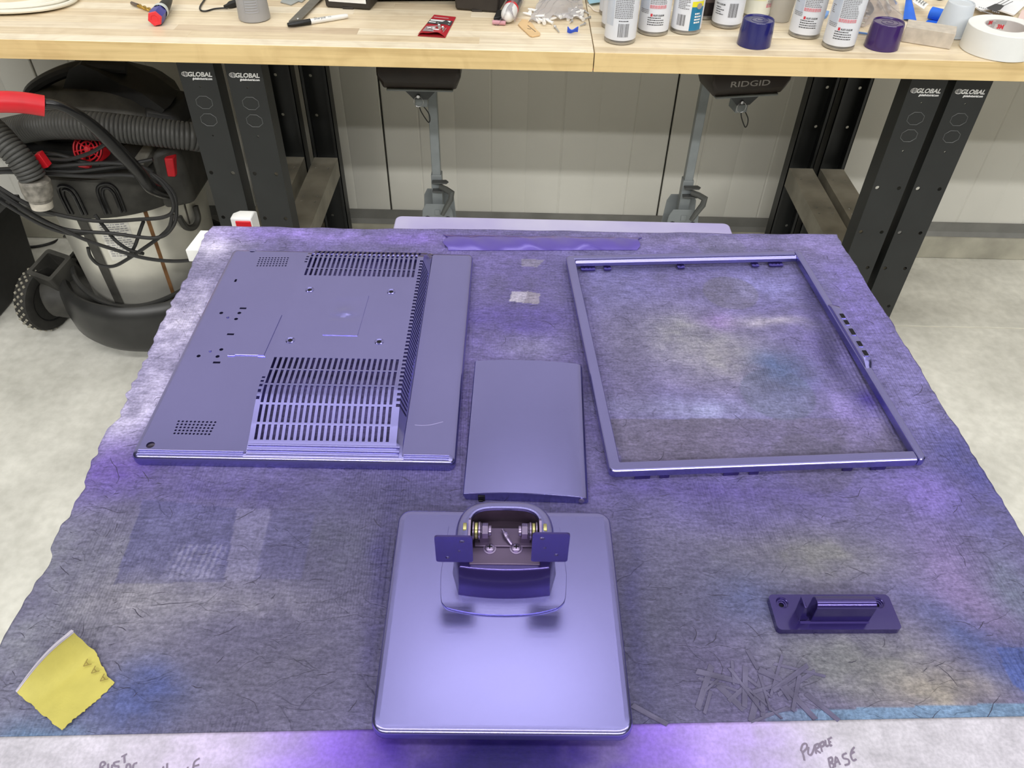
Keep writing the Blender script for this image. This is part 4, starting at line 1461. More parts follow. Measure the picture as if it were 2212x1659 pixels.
# clips inside the far rail and below the front rail
for q_ in ((1268, 571), (1310, 572), (1467, 566), (1625, 560), (1667, 555)):
    p = Mf.inverted() @ at(q_[0], q_[1], TZ + 0.004)
    w = 0.010 if q_[0] in (1268, 1667) else 0.005
    LB(Mf).prism(rrect(p.x - w, IY1 - 0.011, p.x + w, IY1 - 0.001, 0.0015, 2), 0.0025, 0.0045,
                 [circ(p.x - 0.005, IY1 - 0.0065, 0.0012, 8), circ(p.x + 0.0005, IY1 - 0.0065, 0.0012, 8), circ(p.x + 0.005, IY1 - 0.0065, 0.0012, 8)] if w > 0.006 else [circ(p.x, IY1 - 0.0065, 0.0014, 8)]).obj('clip', PURPLE_GLOSS, fb, smooth=0)
for fx, w in ((0.035, 0.008), (0.058, 0.005), (0.128, 0.008), (0.152, 0.005), (0.252, 0.005), (0.285, 0.008)):
    LB(Mf).box(fx - w, 0.0005, 0.0003, fx + w, 0.0022, 0.0042).obj('clip', PURPLE_GLOSS, fb, smooth=0)
for y in (0.06, 0.19, 0.32):
    for x in (0.004, FW - 0.003):
        LB(Mf).box(x - 0.002, y - 0.006, 0.0003, x + 0.002, y + 0.006, 0.0042).obj('clip', PURPLE_GLOSS, fb, smooth=0)

# ------------------------------------------------------------------ curved cover between the two
hc = thing('hinge_cover', 'plain curved purple cover plate lying in the middle, behind the stand', 'cover', (0.0175, 0.58, TZ), R(-0.8))
Mc_ = hc.matrix_basis
secs = []
CW = 0.0625
prof_top = [(-CW, 0.0080), (-CW + 0.001, 0.0096), (-0.045, 0.0114), (-0.022, 0.0127), (0.0, 0.0130), (0.022, 0.0126), (0.042, 0.0114), (0.0545, 0.0102), (0.0590, 0.0088), (0.0615, 0.0064), (0.0625, 0.0036), (0.0615, 0.0012), (0.0590, 0.0002)]
prof_bot = [(-0.050, 0.0002), (-CW + 0.003, 0.0002)]
for y in (-0.094, -0.0935, 0.0945, 0.095):
    k = 0.0006 if abs(y) in (0.094, 0.095) else 0
    secs.append([(x, y, max(0.0002, z - k) + (y + 0.095) * 0.055) for x, z in prof_top + prof_bot])
LB(Mc_).loft(secs).obj('cover_shell', PURPLE, hc, smooth=30)
LB(Mc_).lathe([(0.0031, 0), (0.0030, 0.0008), (0.0016, 0.0014), (0.0, 0.0010)], 14, (0, 0, 0), Matrix.Translation((0.0555, -0.0941, 0.0050)) @ Matrix.Rotation(PI / 2, 4, 'X')).obj('screw', mat('lilac_screw', (150, 140, 180), rough=0.3, metal=0.8), hc)
ck = LB(Mc_)
ck.box(-0.0475, -0.0952, 0.0002, -0.0405, -0.0935, 0.0075).box(-0.0468, -0.0965, 0.0002, -0.0425, -0.095, 0.0022)
ck.obj('black_clip', BLACK_GLOSS, hc, bevel=0.0004)

# ------------------------------------------------------------------ stand: base plate, neck and hinge
st = thing('monitor_stand', 'purple monitor stand with square base plate and metal hinge arms, at front centre', 'monitor stand', (-0.0025, 0.35, TZ), R(0.8))
Ms = st.matrix_basis


def sl(p, z):
    return Ms.inverted() @ at(p[0], p[1], TZ + z)


BT = 0.0252
c4 = [sl(p, BT) for p in ((797, 1585), (1374, 1585), (1315, 1101), (862, 1101))]
x0b, x1b = (c4[0].x + c4[3].x) / 2, (c4[1].x + c4[2].x) / 2
y0b, y1b = (c4[0].y + c4[1].y) / 2, (c4[2].y + c4[3].y) / 2


def crown(x, y):
    """soft swell of the pressed plate"""
    u, v = (x - (x0b + x1b) / 2) / (x1b - x0b) * 2, (y - y0b) / (y1b - y0b)
    return 0.0 * u


bp_ = LB(Ms)
loops = []
for ins, z in ((0.016, 0.0120), (0.0024, 0.0120), (0.0006, 0.0128), (0.0, 0.0142), (0.0, 0.0205), (0.0004, 0.0224), (0.0016, 0.0238), (0.0036, 0.0244), (0.0065, 0.0246)):
    loops.append([(x, y, z) for x, y in rrect(x0b + ins, y0b + ins, x1b - ins, y1b - ins, 0.012 - 0.6 * ins if ins < 0.01 else 0.006, 6)])
bp_.loft(loops, True, False)
# crowned top
N = 44
xa0, xa1, ya0, ya1 = x0b + 0.0065, x1b - 0.0065, y0b + 0.0065, y1b - 0.0065
vs, fs = [], []
for i in range(N + 1):
    for j in range(N + 1):
        x, y = xa0 + (xa1 - xa0) * i / N, ya0 + (ya1 - ya0) * j / N
        vs.append((x, y, 0.0246 + crown(x, y)))
for i in range(N):
    for j in range(N):
        k = i * (N + 1) + j
        fs.append((k, k + N + 1, k + N + 2, k + 1))
bp_.add(vs, fs)
bp_.obj('base_plate', PURPLE, st, smooth=60)
ft = LB(Ms)
for fx in (x0b + 0.028, x1b - 0.028):
    for fy in (y0b + 0.028, y1b - 0.028):
        ft.cyl((fx, fy, 0.0004), 0.012, 0.0125, 16)
ft.obj('base_feet', BLACK_PLASTIC, st)
# low collar round the neck
RC = [sl(p, 0.0255) for p in ((952, 1240), (952, 1290), (958, 1308), (975, 1317), (1030, 1327), (1090, 1330), (1150, 1327), (1197, 1317), (1215, 1306), (1222, 1288), (1224, 1240))]
ring_pts = [(p.x, p.y) for p in RC] + [(RC[-1].x - 0.004, 0.085), (RC[0].x + 0.004, 0.085)]
rs = smooth_path([(x, y, 0) for x, y in ring_pts[:11]], 5)
cl_pts = [(p.x, p.y) for p in rs] + ring_pts[11:]
ccx, ccy = sum(p[0] for p in cl_pts) / len(cl_pts), sum(p[1] for p in cl_pts) / len(cl_pts)
sc2 = lambda k: [(ccx + (x - ccx) * k, ccy + (y - ccy) * k) for x, y in cl_pts]
LB(Ms).loft([[(x, y, z) for x, y in sc2(k)] for k, z in ((1.0, 0.0244), (1.0, 0.0262), (0.993, 0.0268), (0.6, 0.0268))]).obj('neck_collar', PURPLE, st, smooth=30)


def dshape(hw, yf, yb, bow, n=10, ch=0.0):
    """flat-bowed front, round back (counter-clockwise)"""
    pts = []
    for i in range(n + 1):
        u = -1 + 2 * i / n
        pts.append((u * (hw - ch), yf - bow * (1 - u * u)))
    ym = yf + (yb - yf) * 0.36
    if ch:
        pts.append((hw, yf + (yb - yf) * 0.30))
    for i in range(1, 2 * n):
        a = PI * i / (2 * n)
        ca, sa = math.cos(a), math.sin(a)
        pts.append((hw * math.copysign(abs(ca) ** 0.62, ca), ym + (yb - ym) * abs(sa) ** 0.75))
    if ch:
        pts.append((-hw, yf + (yb - yf) * 0.30))
    return pts


nf = sl((1090, 1296), 0.0262)
YF0 = nf.y + 0.003
ZC = 0.0560          # floor of the hinge pocket
nk = LB(Ms)
lo = dshape(0.0455, YF0 + 0.001, 0.084, 0.0035, ch=0.0062)
mi = dshape(0.0440, YF0 + 0.004, 0.083, 0.0032, ch=0.0052)
hi_ = dshape(0.0425, YF0 + 0.009, 0.081, 0.0028, ch=0.004)
hi2 = dshape(0.0412, YF0 + 0.0105, 0.079, 0.0026, ch=0.004)
nk.loft([[(x, y, 0.0262) for x, y in lo], [(x, y, 0.036) for x, y in mi], [(x, y, ZC - 0.0015) for x, y in hi_], [(x, y, ZC) for x, y in hi2]])
nk.obj('neck', PURPLE_GLOSS, st, smooth=40)
# hood: C-shaped rounded wall rising behind the hinge
yk = YF0 + 0.020
out = [p for p in dshape(0.0425, YF0 + 0.009, 0.081, 0.0028, 14, ch=0.004) if p[1] > yk - 1e-6]
out = [(0.0425, yk)] + [p for p in out if not (abs(abs(p[0]) - 0.0425) < 1e-6 and p[1] < yk + 0.002)] + [(-0.0425, yk)]
cyy = 0.035


def shrink(d):
    r_ = []
    for i, (x, y) in enumerate(out):
        a, b = out[max(0, i - 1)], out[min(len(out) - 1, i + 1)]
        tx, ty = b[0] - a[0], b[1] - a[1]
        l_ = math.hypot(tx, ty)
        nx_, ny_ = -ty / l_, tx / l_
        r_.append((x + nx_ * d, y + ny_ * d))
    return r_


HT = 0.0745
layers = [(0.0, ZC - 0.002), (0.0, HT - 0.0085), (0.0007, HT - 0.0055), (0.0022, HT - 0.0027), (0.0045, HT - 0.0010), (0.0075, HT - 0.0001), (0.0105, HT + 0.0002), (0.0116, HT - 0.0001), (0.0120, HT - 0.0012), (0.0120, ZC - 0.002)]
rings_ = [[(x, y, z) for x, y in shrink(d)] for d, z in layers]
npt = len(out)
vs = [p for L_ in rings_ for p in L_]
fs = []
for a in range(len(rings_) - 1):
    for i in range(npt - 1):
        fs.append((a * npt + i, a * npt + i + 1, (a + 1) * npt + i + 1, (a + 1) * npt + i))
fs.append(tuple(a * npt for a in range(len(rings_))))
fs.append(tuple(a * npt + npt - 1 for a in reversed(range(len(rings_)))))
LB(Ms).add(vs, fs).obj('hinge_hood', PURPLE, st, smooth=50)
# hinge block inside the pocket
METAL_P = mat('purple_tinted_metal', (150, 136, 170), rough=0.32, metal=0.85, var=0.1, vs=60)
BRASSY = mat('yellowed_metal', (190, 184, 130), rough=0.35, metal=0.85)
LINER = mat('dark_brown_liner', (52, 40, 56), rough=0.35, var=0.2, vs=60)
li = [[(x, y, z) for x, y in shrink(0.0122)] for z in (ZC + 0.0002, HT - 0.0030)]
vs = li[0] + li[1]
fs = [(i, npt + i, npt + i + 1, i + 1) for i in range(npt - 1)]
fs.append(tuple(range(npt)))
LB(Ms).add(vs, fs).obj('pocket_liner', LINER, st, smooth=60)
hb = LB(Ms)
hb.box(-0.030, YF0 + 0.012, ZC - 0.001, 0.030, YF0 + 0.029, ZC + 0.0012)
hb.box(-0.026, YF0 + 0.029, ZC - 0.001, 0.026, 0.060, ZC + 0.0028)
hb.box(-0.022, 0.044, ZC, -0.0135, 0.054, 0.066)
hb.box(0.0135, 0.044, ZC, 0.022, 0.054, 0.066)
hb.obj('hinge_block', mat('dull_purple_metal', (104, 90, 118), rough=0.4, metal=0.7), st, bevel=0.0008)
AX_Y, AX_Z = 0.0490, 0.0690
for s_ in (-1, 1):
    Ma = Matrix.Translation((0, AX_Y, AX_Z)) @ Matrix.Rotation(PI / 2, 4, 'Y')
    segs = [(0.0325, 0.0358, 0.0068, BRASSY, 'washer', 20), (0.0262, 0.0278, 0.0078, METAL_P, 'washer', 20), (0.0232, 0.0258, 0.0070, BRASSY, 'washer', 20), (0.0208, 0.0228, 0.0076, METAL_P, 'washer', 20),
            (0.0198, 0.0206, 0.0070, METAL_P, 'washer', 20), (0.0142, 0.0196, 0.0066, METAL_P, 'hex_nut', 6), (0.0115, 0.0141, 0.0046, METAL_P, 'axle_end', 12)]
    for a, b, r_, m_, nm, n_ in segs:
        lo_, hi3 = (a, b) if s_ > 0 else (-b, -a)
        LB(Ms).lathe([(r_ * 0.9, lo_), (r_, lo_ + 0.0003), (r_, hi3 - 0.0003), (r_ * 0.9, hi3)], n_, (0, 0, 0), Ma, True, True).obj(nm, m_, st)
    # upright arm and face plate of the L bracket
    arm = [(AX_Y + 0.008, AX_Z - 0.004), (AX_Y + 0.008, AX_Z + 0.007), (AX_Y + 0.003, AX_Z + 0.011), (AX_Y - 0.005, AX_Z + 0.010), (0.0225, AX_Z + 0.010), (0.0215, AX_Z + 0.006), (0.0215, AX_Z - 0.004), (0.0235, AX_Z - 0.005), (AX_Y - 0.004, AX_Z - 0.009)]
    xa_ = s_ * 0.0300
    LB(Ms).loft([[(xa_ - 0.001, y, z) for y, z in arm], [(xa_ + 0.001, y, z) for y, z in arm]]).obj('hinge_arm', METAL_P, st)
    ya = 0.0215
    wl = [Ms.inverted() @ aty(px, py, 0.35 + ya) for px, py in (((938, 1156), (1022, 1212)) if s_ < 0 else ((1147, 1212), (1232, 1154)))]
    xa, xb = wl[0].x, wl[1].x
    za, zb_ = min(w.z for w in wl), max(w.z for w in wl)
    XZl = Matrix(((1, 0, 0, 0), (0, 0, -1, 0), (0, 1, 0, 0), (0, 0, 0, 1)))
    ox = xa if s_ < 0 else xb
    di = 1 if s_ < 0 else -1
    hs = [circ(ox + di * 0.0222, zb_ - 0.0062, 0.0021, 12), circ(ox + di * 0.0196, zb_ - 0.0190, 0.0014, 10), circ(ox + di * 0.0096, zb_ - 0.0285, 0.0018, 10)]
    LB(Ms).prism(rrect(xa, za, xb, zb_, 0.0025, 4), -ya - 0.001, -ya + 0.0008, hs, XZl).obj('face_plate', PURPLE_GLOSS, st, smooth=0)
for px_, nm in ((1058, 'screw'), (1115, 'screw')):
    p = sl((px_, 1184), ZC + 0.0022)
    LB(Ms).lathe([(0.0056, ZC + 0.0010), (0.0056, ZC + 0.0018), (0.0042, ZC + 0.0019), (0.0040, ZC + 0.0034), (0.0024, ZC + 0.0044), (0.0, ZC + 0.0046)], 18, (p.x, p.y, 0)).obj(nm, METAL_P, st)
    cr_ = LB(Ms)
    cr_.box(p.x - 0.0022, p.y - 0.0005, ZC + 0.0042, p.x + 0.0022, p.y + 0.0005, ZC + 0.00475).box(p.x - 0.0005, p.y - 0.0022, ZC + 0.0042, p.x + 0.0005, p.y + 0.0022, ZC + 0.00475)
    cr_.obj('screw_slot_shade', HOLE_SHADE, st, smooth=0)
ta = [sl(p, ZC + h) for p, h in (((1086, 1144), 0.006), ((1092, 1155), 0.006), ((1098, 1166), 0.005), ((1106, 1177), 0.0040))]
LB(Ms).tube(smooth_path(ta, 4), [0.0014] * 3 + [0.0022] * 4 + [0.0016] * 6, 8).obj('ring_terminal', METAL_P, st)

# ------------------------------------------------------------------ small purple bracket at right
hk = thing('cable_hook', 'small purple bracket with two screw holes and a raised tab, alone at lower right', 'bracket', (0.29, 0.368, TZ), R(1.6))
Mh_ = hk.matrix_basis


def hl(p, z):
    return Mh_.inverted() @ at(p[0], p[1], TZ + z)


pc4 = [hl(p, 0.0070) for p in ((1685, 1360), (1953, 1360), (1915, 1283), (1655, 1285))]
hx0, hx1, hy0, hy1 = (pc4[0].x + pc4[3].x) / 2, (pc4[1].x + pc4[2].x) / 2, (pc4[0].y + pc4[1].y) / 2, (pc4[2].y + pc4[3].y) / 2
h1, h2 = hl((1690, 1302), 0.007), hl((1897, 1302), 0.007)
LB(Mh_).prism(rrect(hx0, hy0, hx1, hy1, 0.004, 4), 0.0003, 0.0070, [circ(h1.x, h1.y, 0.0056, 20), circ(h2.x, h2.y, 0.0056, 20)]).obj('hook_plate', PURPLE_GLOSS, hk, bevel=0.0012, seg=3, smooth=0)
for p in (h1, h2):
    LB(Mh_).lathe([(0.0058, 0.0067), (0.0048, 0.0060), (0.0046, 0.0048), (0.0035, 0.0047), (0.0033, 0.0036), (0.0023, 0.0035), (0.0021, 0.0015), (0.0, 0.0012)], 20, (p.x, p.y, 0)).obj('screw_seat', PURPLE_GLOSS, hk)
    LB(Mh_).lathe([(0.0021, 0.00165), (0.0, 0.0016)], 14, (p.x, p.y, 0)).obj('screw_hole_shade', HOLE_SHADE, hk)
t0, t1 = hl((1750, 1344), 0.007), hl((1877, 1345), 0.007)
yt = t0.y
tabp = [(0.0, 0.0065), (-0.0002, 0.0270), (0.0006, 0.0300), (0.0026, 0.0322), (0.0054, 0.0330), (0.0086, 0.0323), (0.0112, 0.0300), (0.0122, 0.0270), (0.0122, 0.0065)]
LB(Mh_).loft([[(x, yt + dy, z) for dy, z in tabp] for x in (t0.x, t1.x)]).obj('raised_tab', PURPLE_GLOSS, hk, bevel=0.0005, smooth=50)
fin = [(-0.0095, 0.0065), (-0.0035, 0.0065), (-0.0026, 0.0130), (-0.0050, 0.0150), (-0.0085, 0.0290), (-0.0105, 0.0290)]
LB(Mh_).loft([[(t0.x + dx, yt + 0.001, z) for dx, z in fin], [(t0.x + dx, yt + 0.0122, z) for dx, z in fin]]).obj('side_fin', PURPLE_GLOSS, hk, bevel=0.0004)
LB(Mh_).loft([[(x, yt + dy, z) for dy, z in ((-0.0016, 0.0069), (0.0005, 0.0082), (0.0005, 0.0066))] for x in (t0.x - 0.009, t1.x)]).obj('tab_fillet', PURPLE_GLOSS, hk)
# ------------------------------------------------------------------ wet and dry shop vacuum under the bench
VX, VY = -1.12, 2.00
DUSTY = mat('dusty_black_plastic', (58, 57, 53), rough=0.6, var=0.35, vs=22, bump=0.08, bs=120)
HOSE = mat('grey_black_hose', (72, 72, 70), rough=0.5, var=0.15, vs=30)
DRUM = mat('stainless_drum', (226, 224, 214), rough=0.3, metal=0.6, var=0.12, vs=7)
RUST = mat('rust_seam', (120, 84, 50), rough=0.7, var=0.3, vs=30)
CORD = mat('black_rubber_cord', (40, 40, 40), rough=0.42, var=0.12)
vac = thing('shop_vacuum', 'black and steel shop vacuum with red parts and coiled cord, under the bench at left', 'vacuum', (VX, VY, 0))
# drum
MB().lathe([(0.150, 0.10), (0.188, 0.105), (0.192, 0.13), (0.208, 0.47), (0.213, 0.485), (0.20, 0.495)], 56, (VX, VY, 0), None, True, True).obj('drum', DRUM, vac, smooth=40)


def on_drum(a, z, off=0.0006):
    r = 0.192 + (0.208 - 0.192) * (z - 0.13) / 0.34 + off
    return (VX + r * math.cos(a), VY + r * math.sin(a), z)


def drum_patch(a0, a1, z0, z1, name, m, off=0.0006, n=10):
    vs, fs = [], []
    for i in range(n + 1):
        a = a0 + (a1 - a0) * i / n
        vs += [on_drum(a, z0, off), on_drum(a, z1, off)]
    for i in range(n):
        fs.append((2 * i, 2 * i + 2, 2 * i + 3, 2 * i + 1))
    return MB().add(vs, fs).obj(name, m, vac, smooth=60)


def ang_at(px, py, z):
    p = at(px, py, z)
    best = min((abs(ray(px, py).cross(Vector(on_drum(a, z)) - Vector((0, 0, HC))).length), a) for a in np.linspace(-PI, 0, 361))
    return best[1]


aL = ang_at(222, 500, 0.38)
aR = ang_at(285, 500, 0.38)
drum_patch(aL, aR, 0.31, 0.435, 'drum_label', mat('white_drum_label', (222, 220, 212), rough=0.5))
lb = MB()
rn = random.Random(2)
for k in range(15):
    z = 0.425 - k * 0.0072
    a = aL + 0.03
    while a < aR - 0.05:
        w = rn.uniform(0.015, 0.06)
        p = [on_drum(a, z, 0.001), on_drum(min(a + w, aR - 0.02), z, 0.001), on_drum(min(a + w, aR - 0.02), z + 0.003, 0.001), on_drum(a, z + 0.003, 0.001)]
        lb.add(p, [(0, 1, 2, 3)])
        a += w + 0.012
lb.obj('label_lines', PRINT_GREY, vac, smooth=0)
aS = ang_at(330, 520, 0.34)
drum_patch(aS, aS + 0.05, 0.12, 0.47, 'rust_seam', RUST, 0.0008, 2)
aB = ang_at(215, 510, 0.36)
drum_patch(aB - 0.16, aB - 0.02, 0.11, 0.47, 'drum_strap', DUSTY, 0.004, 4)
aC = ang_at(440, 500, 0.40)
MB().tube(smooth_path([on_drum(aC - 0.16, 0.40, 0.004), on_drum(aC - 0.12, 0.365, 0.01), on_drum(aC, 0.352, 0.012), on_drum(aC + 0.12, 0.365, 0.01), on_drum(aC + 0.16, 0.40, 0.004)], 6), 0.009, 8).obj('drum_handle', DUSTY, vac)
drum_patch(aC - 0.02, aC + 0.005, 0.36, 0.47, 'drum_dark_line', mat('dark_drum_line', (70, 66, 60), rough=0.5), 0.0008, 2)  # narrow dark line down the drum
# lid rim
MB().lathe([(0.205, 0.462), (0.236, 0.464), (0.244, 0.472), (0.252, 0.56), (0.250, 0.580), (0.238, 0.590), (0.205, 0.592), (0.195, 0.600)], 64, (VX, VY, 0), None, True, True).obj('lid_rim', DUSTY, vac, smooth=40)


def on_rim(a, z, off=0.0):
    r = 0.2445 + (0.252 - 0.2445) * (z - 0.472) / 0.088 + off
    return Vector((VX + r * math.cos(a), VY + r * math.sin(a), z))


def rim_ang(px, py, z):
    best = min(((ray(px, py).normalized().cross(on_rim(a, z) - Vector((0, 0, HC)))).length, a) for a in np.linspace(-PI, 0, 721))
    return best[1]


for px0 in (152, 236):
    ac = rim_ang(px0, 425, 0.53)
    for wd, h0 in ((0.095, 0.567), (0.055, 0.556)):
        pts = [on_rim(ac - wd, 0.482, 0.001), on_rim(ac - wd, 0.53, 0.001), on_rim(ac - wd * 0.85, h0 - 0.012, 0.001), on_rim(ac - wd * 0.4, h0, 0.001), on_rim(ac + wd * 0.4, h0, 0.001), on_rim(ac + wd * 0.85, h0 - 0.012, 0.001), on_rim(ac + wd, 0.53, 0.001), on_rim(ac + wd, 0.482, 0.001)]
        MB().tube(smooth_path(pts, 4), 0.0042, 7).obj('rim_rib', BLACK_GLOSS, vac)
# corner latch block on the right
MB().hexa([(-0.935, 1.80, 0.47), (-0.862, 1.84, 0.47), (-0.862, 2.04, 0.47), (-0.93, 2.04, 0.47)],
          [(-0.925, 1.80, 0.63), (-0.868, 1.84, 0.645), (-0.868, 2.04, 0.645), (-0.925, 2.04, 0.63)]).obj('latch_block', DUSTY, vac, bevel=0.016, seg=3)
lp = aty(369, 352, 1.83)
MB().hexa([(lp.x - 0.013, 1.815, lp.z - 0.032), (lp.x + 0.008, 1.815, lp.z - 0.032), (lp.x + 0.008, 1.84, lp.z - 0.032), (lp.x - 0.013, 1.84, lp.z - 0.032)],
          [(lp.x - 0.005, 1.81, lp.z + 0.022), (lp.x + 0.018, 1.81, lp.z + 0.022), (lp.x + 0.018, 1.84, lp.z + 0.022), (lp.x - 0.005, 1.84, lp.z + 0.022)]).obj('red_latch', RED_PLASTIC, vac, bevel=0.003)
MB().hexa([(-0.985, 1.80, 0.59), (-0.945, 1.80, 0.59), (-0.925, 1.93, 0.59), (-0.955, 1.93, 0.59)],
          [(-0.982, 1.80, 0.605), (-0.952, 1.80, 0.605), (-0.915, 1.93, 0.655), (-0.94, 1.93, 0.655)]).obj('lid_wedge', mat('dusty_grey_plastic', (104, 102, 94), rough=0.7, var=0.25, vs=40), vac, bevel=0.004)
# lid, motor housing and its top carrying handle
MB().lathe([(0.236, 0.588), (0.228, 0.612), (0.20, 0.622), (0.19, 0.63)], 48, (VX, VY, 0), None, False, True).obj('lid', BLACK_PLASTIC, vac)
MB().loft([[(VX + sx * k * x, 2.03 + k2 * y, z) for x, y in circ(0, 0, 1, 20)] for sx, k, k2, z in ((1, 0.205, 0.185, 0.622), (1, 0.205, 0.185, 0.665), (1, 0.20, 0.178, 0.685), (1, 0.175, 0.15, 0.715), (1, 0.13, 0.115, 0.735), (1, 0.05, 0.05, 0.742))]).obj('motor_housing', DUSTY, vac, smooth=30)
pl = [(-1.245, 0.69), (-1.20, 0.725), (-1.165, 0.742), (-1.125, 0.80), (-1.09, 0.815), (-1.055, 0.80), (-1.0, 0.765), (-0.955, 0.745), (-0.905, 0.70), (-0.93, 0.675), (-1.02, 0.665)]
MB().loft([[(x, 2.02, z) for x, z in pl], [(x, 1.955, z - 0.006) for x, z in pl], [(x * 0.96 - 0.045, 1.93, z * 0.97 + 0.012) for x, z in pl]]).obj('motor_cowl', BLACK_PLASTIC, vac, smooth=20)
MB().hexa([(-1.19, 1.87, 0.700), (-1.105, 1.87, 0.692), (-1.09, 1.95, 0.735), (-1.16, 1.95, 0.735)],
          [(-1.195, 1.87, 0.712), (-1.105, 1.87, 0.703), (-1.085, 1.95, 0.75), (-1.155, 1.95, 0.75)]).obj('handle_tab', DUSTY, vac, bevel=0.004)
MB().tube(smooth_path([(-1.30, 1.98, 0.66), (-1.26, 1.96, 0.72), (-1.18, 1.95, 0.765), (-1.09, 1.95, 0.79), (-1.0, 1.97, 0.78)], 6), [0.016] * 25, 10).obj('carry_handle', BLACK_PLASTIC, vac)
MB().hexa([(-0.975, 1.90, 0.62), (-0.88, 1.93, 0.62), (-0.87, 2.08, 0.62), (-0.97, 2.08, 0.62)],
          [(-0.965, 1.92, 0.70), (-0.895, 1.94, 0.68), (-0.885, 2.07, 0.68), (-0.96, 2.07, 0.70)]).obj('motor_shoulder', BLACK_PLASTIC, vac, bevel=0.012)


# hoses: swept with a rib every 9 mm
def hose(pts, r, name, pitch=0.0095, amp=0.0042, m=HOSE):
    P = smooth_path(pts, 40)
    d = [0]
    for a, b in zip(P[:-1], P[1:]):
        d.append(d[-1] + (b - a).length)
    n = int(d[-1] / (pitch / 4))
    Q, rr_ = [], []
    j = 0
    for i in range(n + 1):
        s_ = d[-1] * i / n
        while j < len(d) - 2 and d[j + 1] < s_:
            j += 1
        t_ = (s_ - d[j]) / max(1e-9, d[j + 1] - d[j])
        Q.append(P[j].lerp(P[j + 1], t_))
        rr_.append(r - amp * (1 if i % 4 in (2,) else (0.75 if i % 4 in (1, 3) and False else 0)))
    return MB().tube(Q, rr_, 22).obj(name, m, vac, smooth=80)


hose([aty(-40, 300, 1.93), aty(20, 284, 1.86), aty(110, 270, 1.80), aty(200, 272, 1.775), aty(300, 282, 1.785), aty(390, 292, 1.80), aty(432, 298, 1.82), aty(480, 310, 1.86)], 0.0345, 'hose')
hose([aty(-60, 255, 1.72), aty(-20, 278, 1.70), aty(20, 318, 1.68), aty(50, 352, 1.672), aty(72, 386, 1.668)], 0.031, 'hose', 0.0088)
A, B = aty(73, 386, 1.668), aty(86, 428, 1.664)
dv = (B - A).normalized()
MB().tube([A, A + dv * 0.006, A + dv * 0.030, B - dv * 0.004, B, B + dv * 0.006], [0.030, 0.0345, 0.034, 0.031, 0.0265, 0.026], 24).obj('hose_cuff', mat('scuffed_grey_cuff', (128, 124, 116), rough=0.6, var=0.45, vs=60), vac)
MB().tube([B, B + dv * 0.024], [0.0262, 0.0245], 24).obj('cuff_sleeve', mat('pale_dusty_sleeve', (190, 184, 172), rough=0.6, var=0.2, vs=50), vac)
# red exhaust grille
gc = aty(191, 322, 1.80)
nrm = Vector((-0.10, -0.82, 0.55)).normalized()
gx = Vector((1, 0, 0)); gx = (gx - nrm * gx.dot(nrm)).normalized(); gy = nrm.cross(gx)
gM = Matrix.Identity(4)
for i in range(3):
    gM[i][0], gM[i][1], gM[i][2], gM[i][3] = gx[i], gy[i], nrm[i], gc[i]
for r_ in (0.037, 0.028, 0.018):
    MB().ring([gM @ Vector((r_ * math.cos(a), r_ * math.sin(a), 0.004)) for a in np.linspace(0, 2 * PI, 32, endpoint=False)], 0.0022, 7).obj('grille_ring', RED_PLASTIC, vac)
MB().lathe([(0.009, -0.004), (0.009, 0.006), (0.005, 0.009), (0.0, 0.009)], 16, (0, 0, 0), gM).obj('grille_hub', RED_PLASTIC, vac)
for k in range(8):
    a = k * PI / 4 + 0.2
    MB().tube([gM @ Vector((0.008 * math.cos(a), 0.008 * math.sin(a), 0.004)), gM @ Vector((0.037 * math.cos(a), 0.037 * math.sin(a), 0.004))], 0.0018, 6).obj('grille_spoke', RED_PLASTIC, vac)
MB().lathe([(0.038, -0.001), (0.039, -0.03)], 32, (0, 0, 0), gM).obj('grille_collar', RED_PLASTIC, vac)
MB().lathe([(0.036, -0.012), (0.0, -0.012)], 32, (0, 0, 0), gM).obj('grille_back', HOLE_SHADE, vac)
ga, gb_ = aty(180, 330, 1.775), aty(178, 356, 1.765)
MB().tube([ga, gb_], 0.0085, 8, flat=0.6).obj('grille_lever', RED_PLASTIC, vac)
MB().tube([aty(172, 356, 1.768), aty(196, 360, 1.768)], 0.009, 8, flat=0.5).obj('grille_lever', RED_PLASTIC, vac)
# red clip beside the hose cuff
rc0, rc1 = aty(79, 334, 1.705), aty(97, 364, 1.70)
dvc = (rc1 - rc0).normalized()
sd = Vector((0.012, 0, 0.004))
MB().hexa([rc0 - sd * .7, rc1 - sd * .5, rc1 - sd * .5 + Vector((0, .02, 0)), rc0 - sd * .7 + Vector((0, .02, 0))],
          [rc0 + sd * .5, rc1 + sd * .8, rc1 + sd * .8 + Vector((0, .02, 0)), rc0 + sd * .5 + Vector((0, .02, 0))]).obj('cord_clip', RED_PLASTIC, vac, bevel=0.001)
# push handle: black tube with red grip
hp = [aty(80, 224, 1.50), aty(120, 226, 1.51), aty(165, 246, 1.53), aty(210, 280, 1.56), aty(262, 332, 1.60), aty(300, 372, 1.64), aty(322, 402, 1.68), aty(345, 414, 1.73), aty(362, 418, 1.78)]
hq = smooth_path(hp, 8)
MB().tube(hq, [0.0095 + 0.0055 * min(1, max(0, (i / len(hq) - 0.18) / 0.3)) for i in range(len(hq))], 14).obj('push_handle', BLACK_GLOSS, vac)
gp = smooth_path([aty(-70, 223, 1.46), aty(0, 220, 1.475), aty(50, 222, 1.49), aty(96, 229, 1.505)], 8)
MB().tube(gp, 0.0205, 18).obj('handle_grip', RED_PLASTIC, vac)
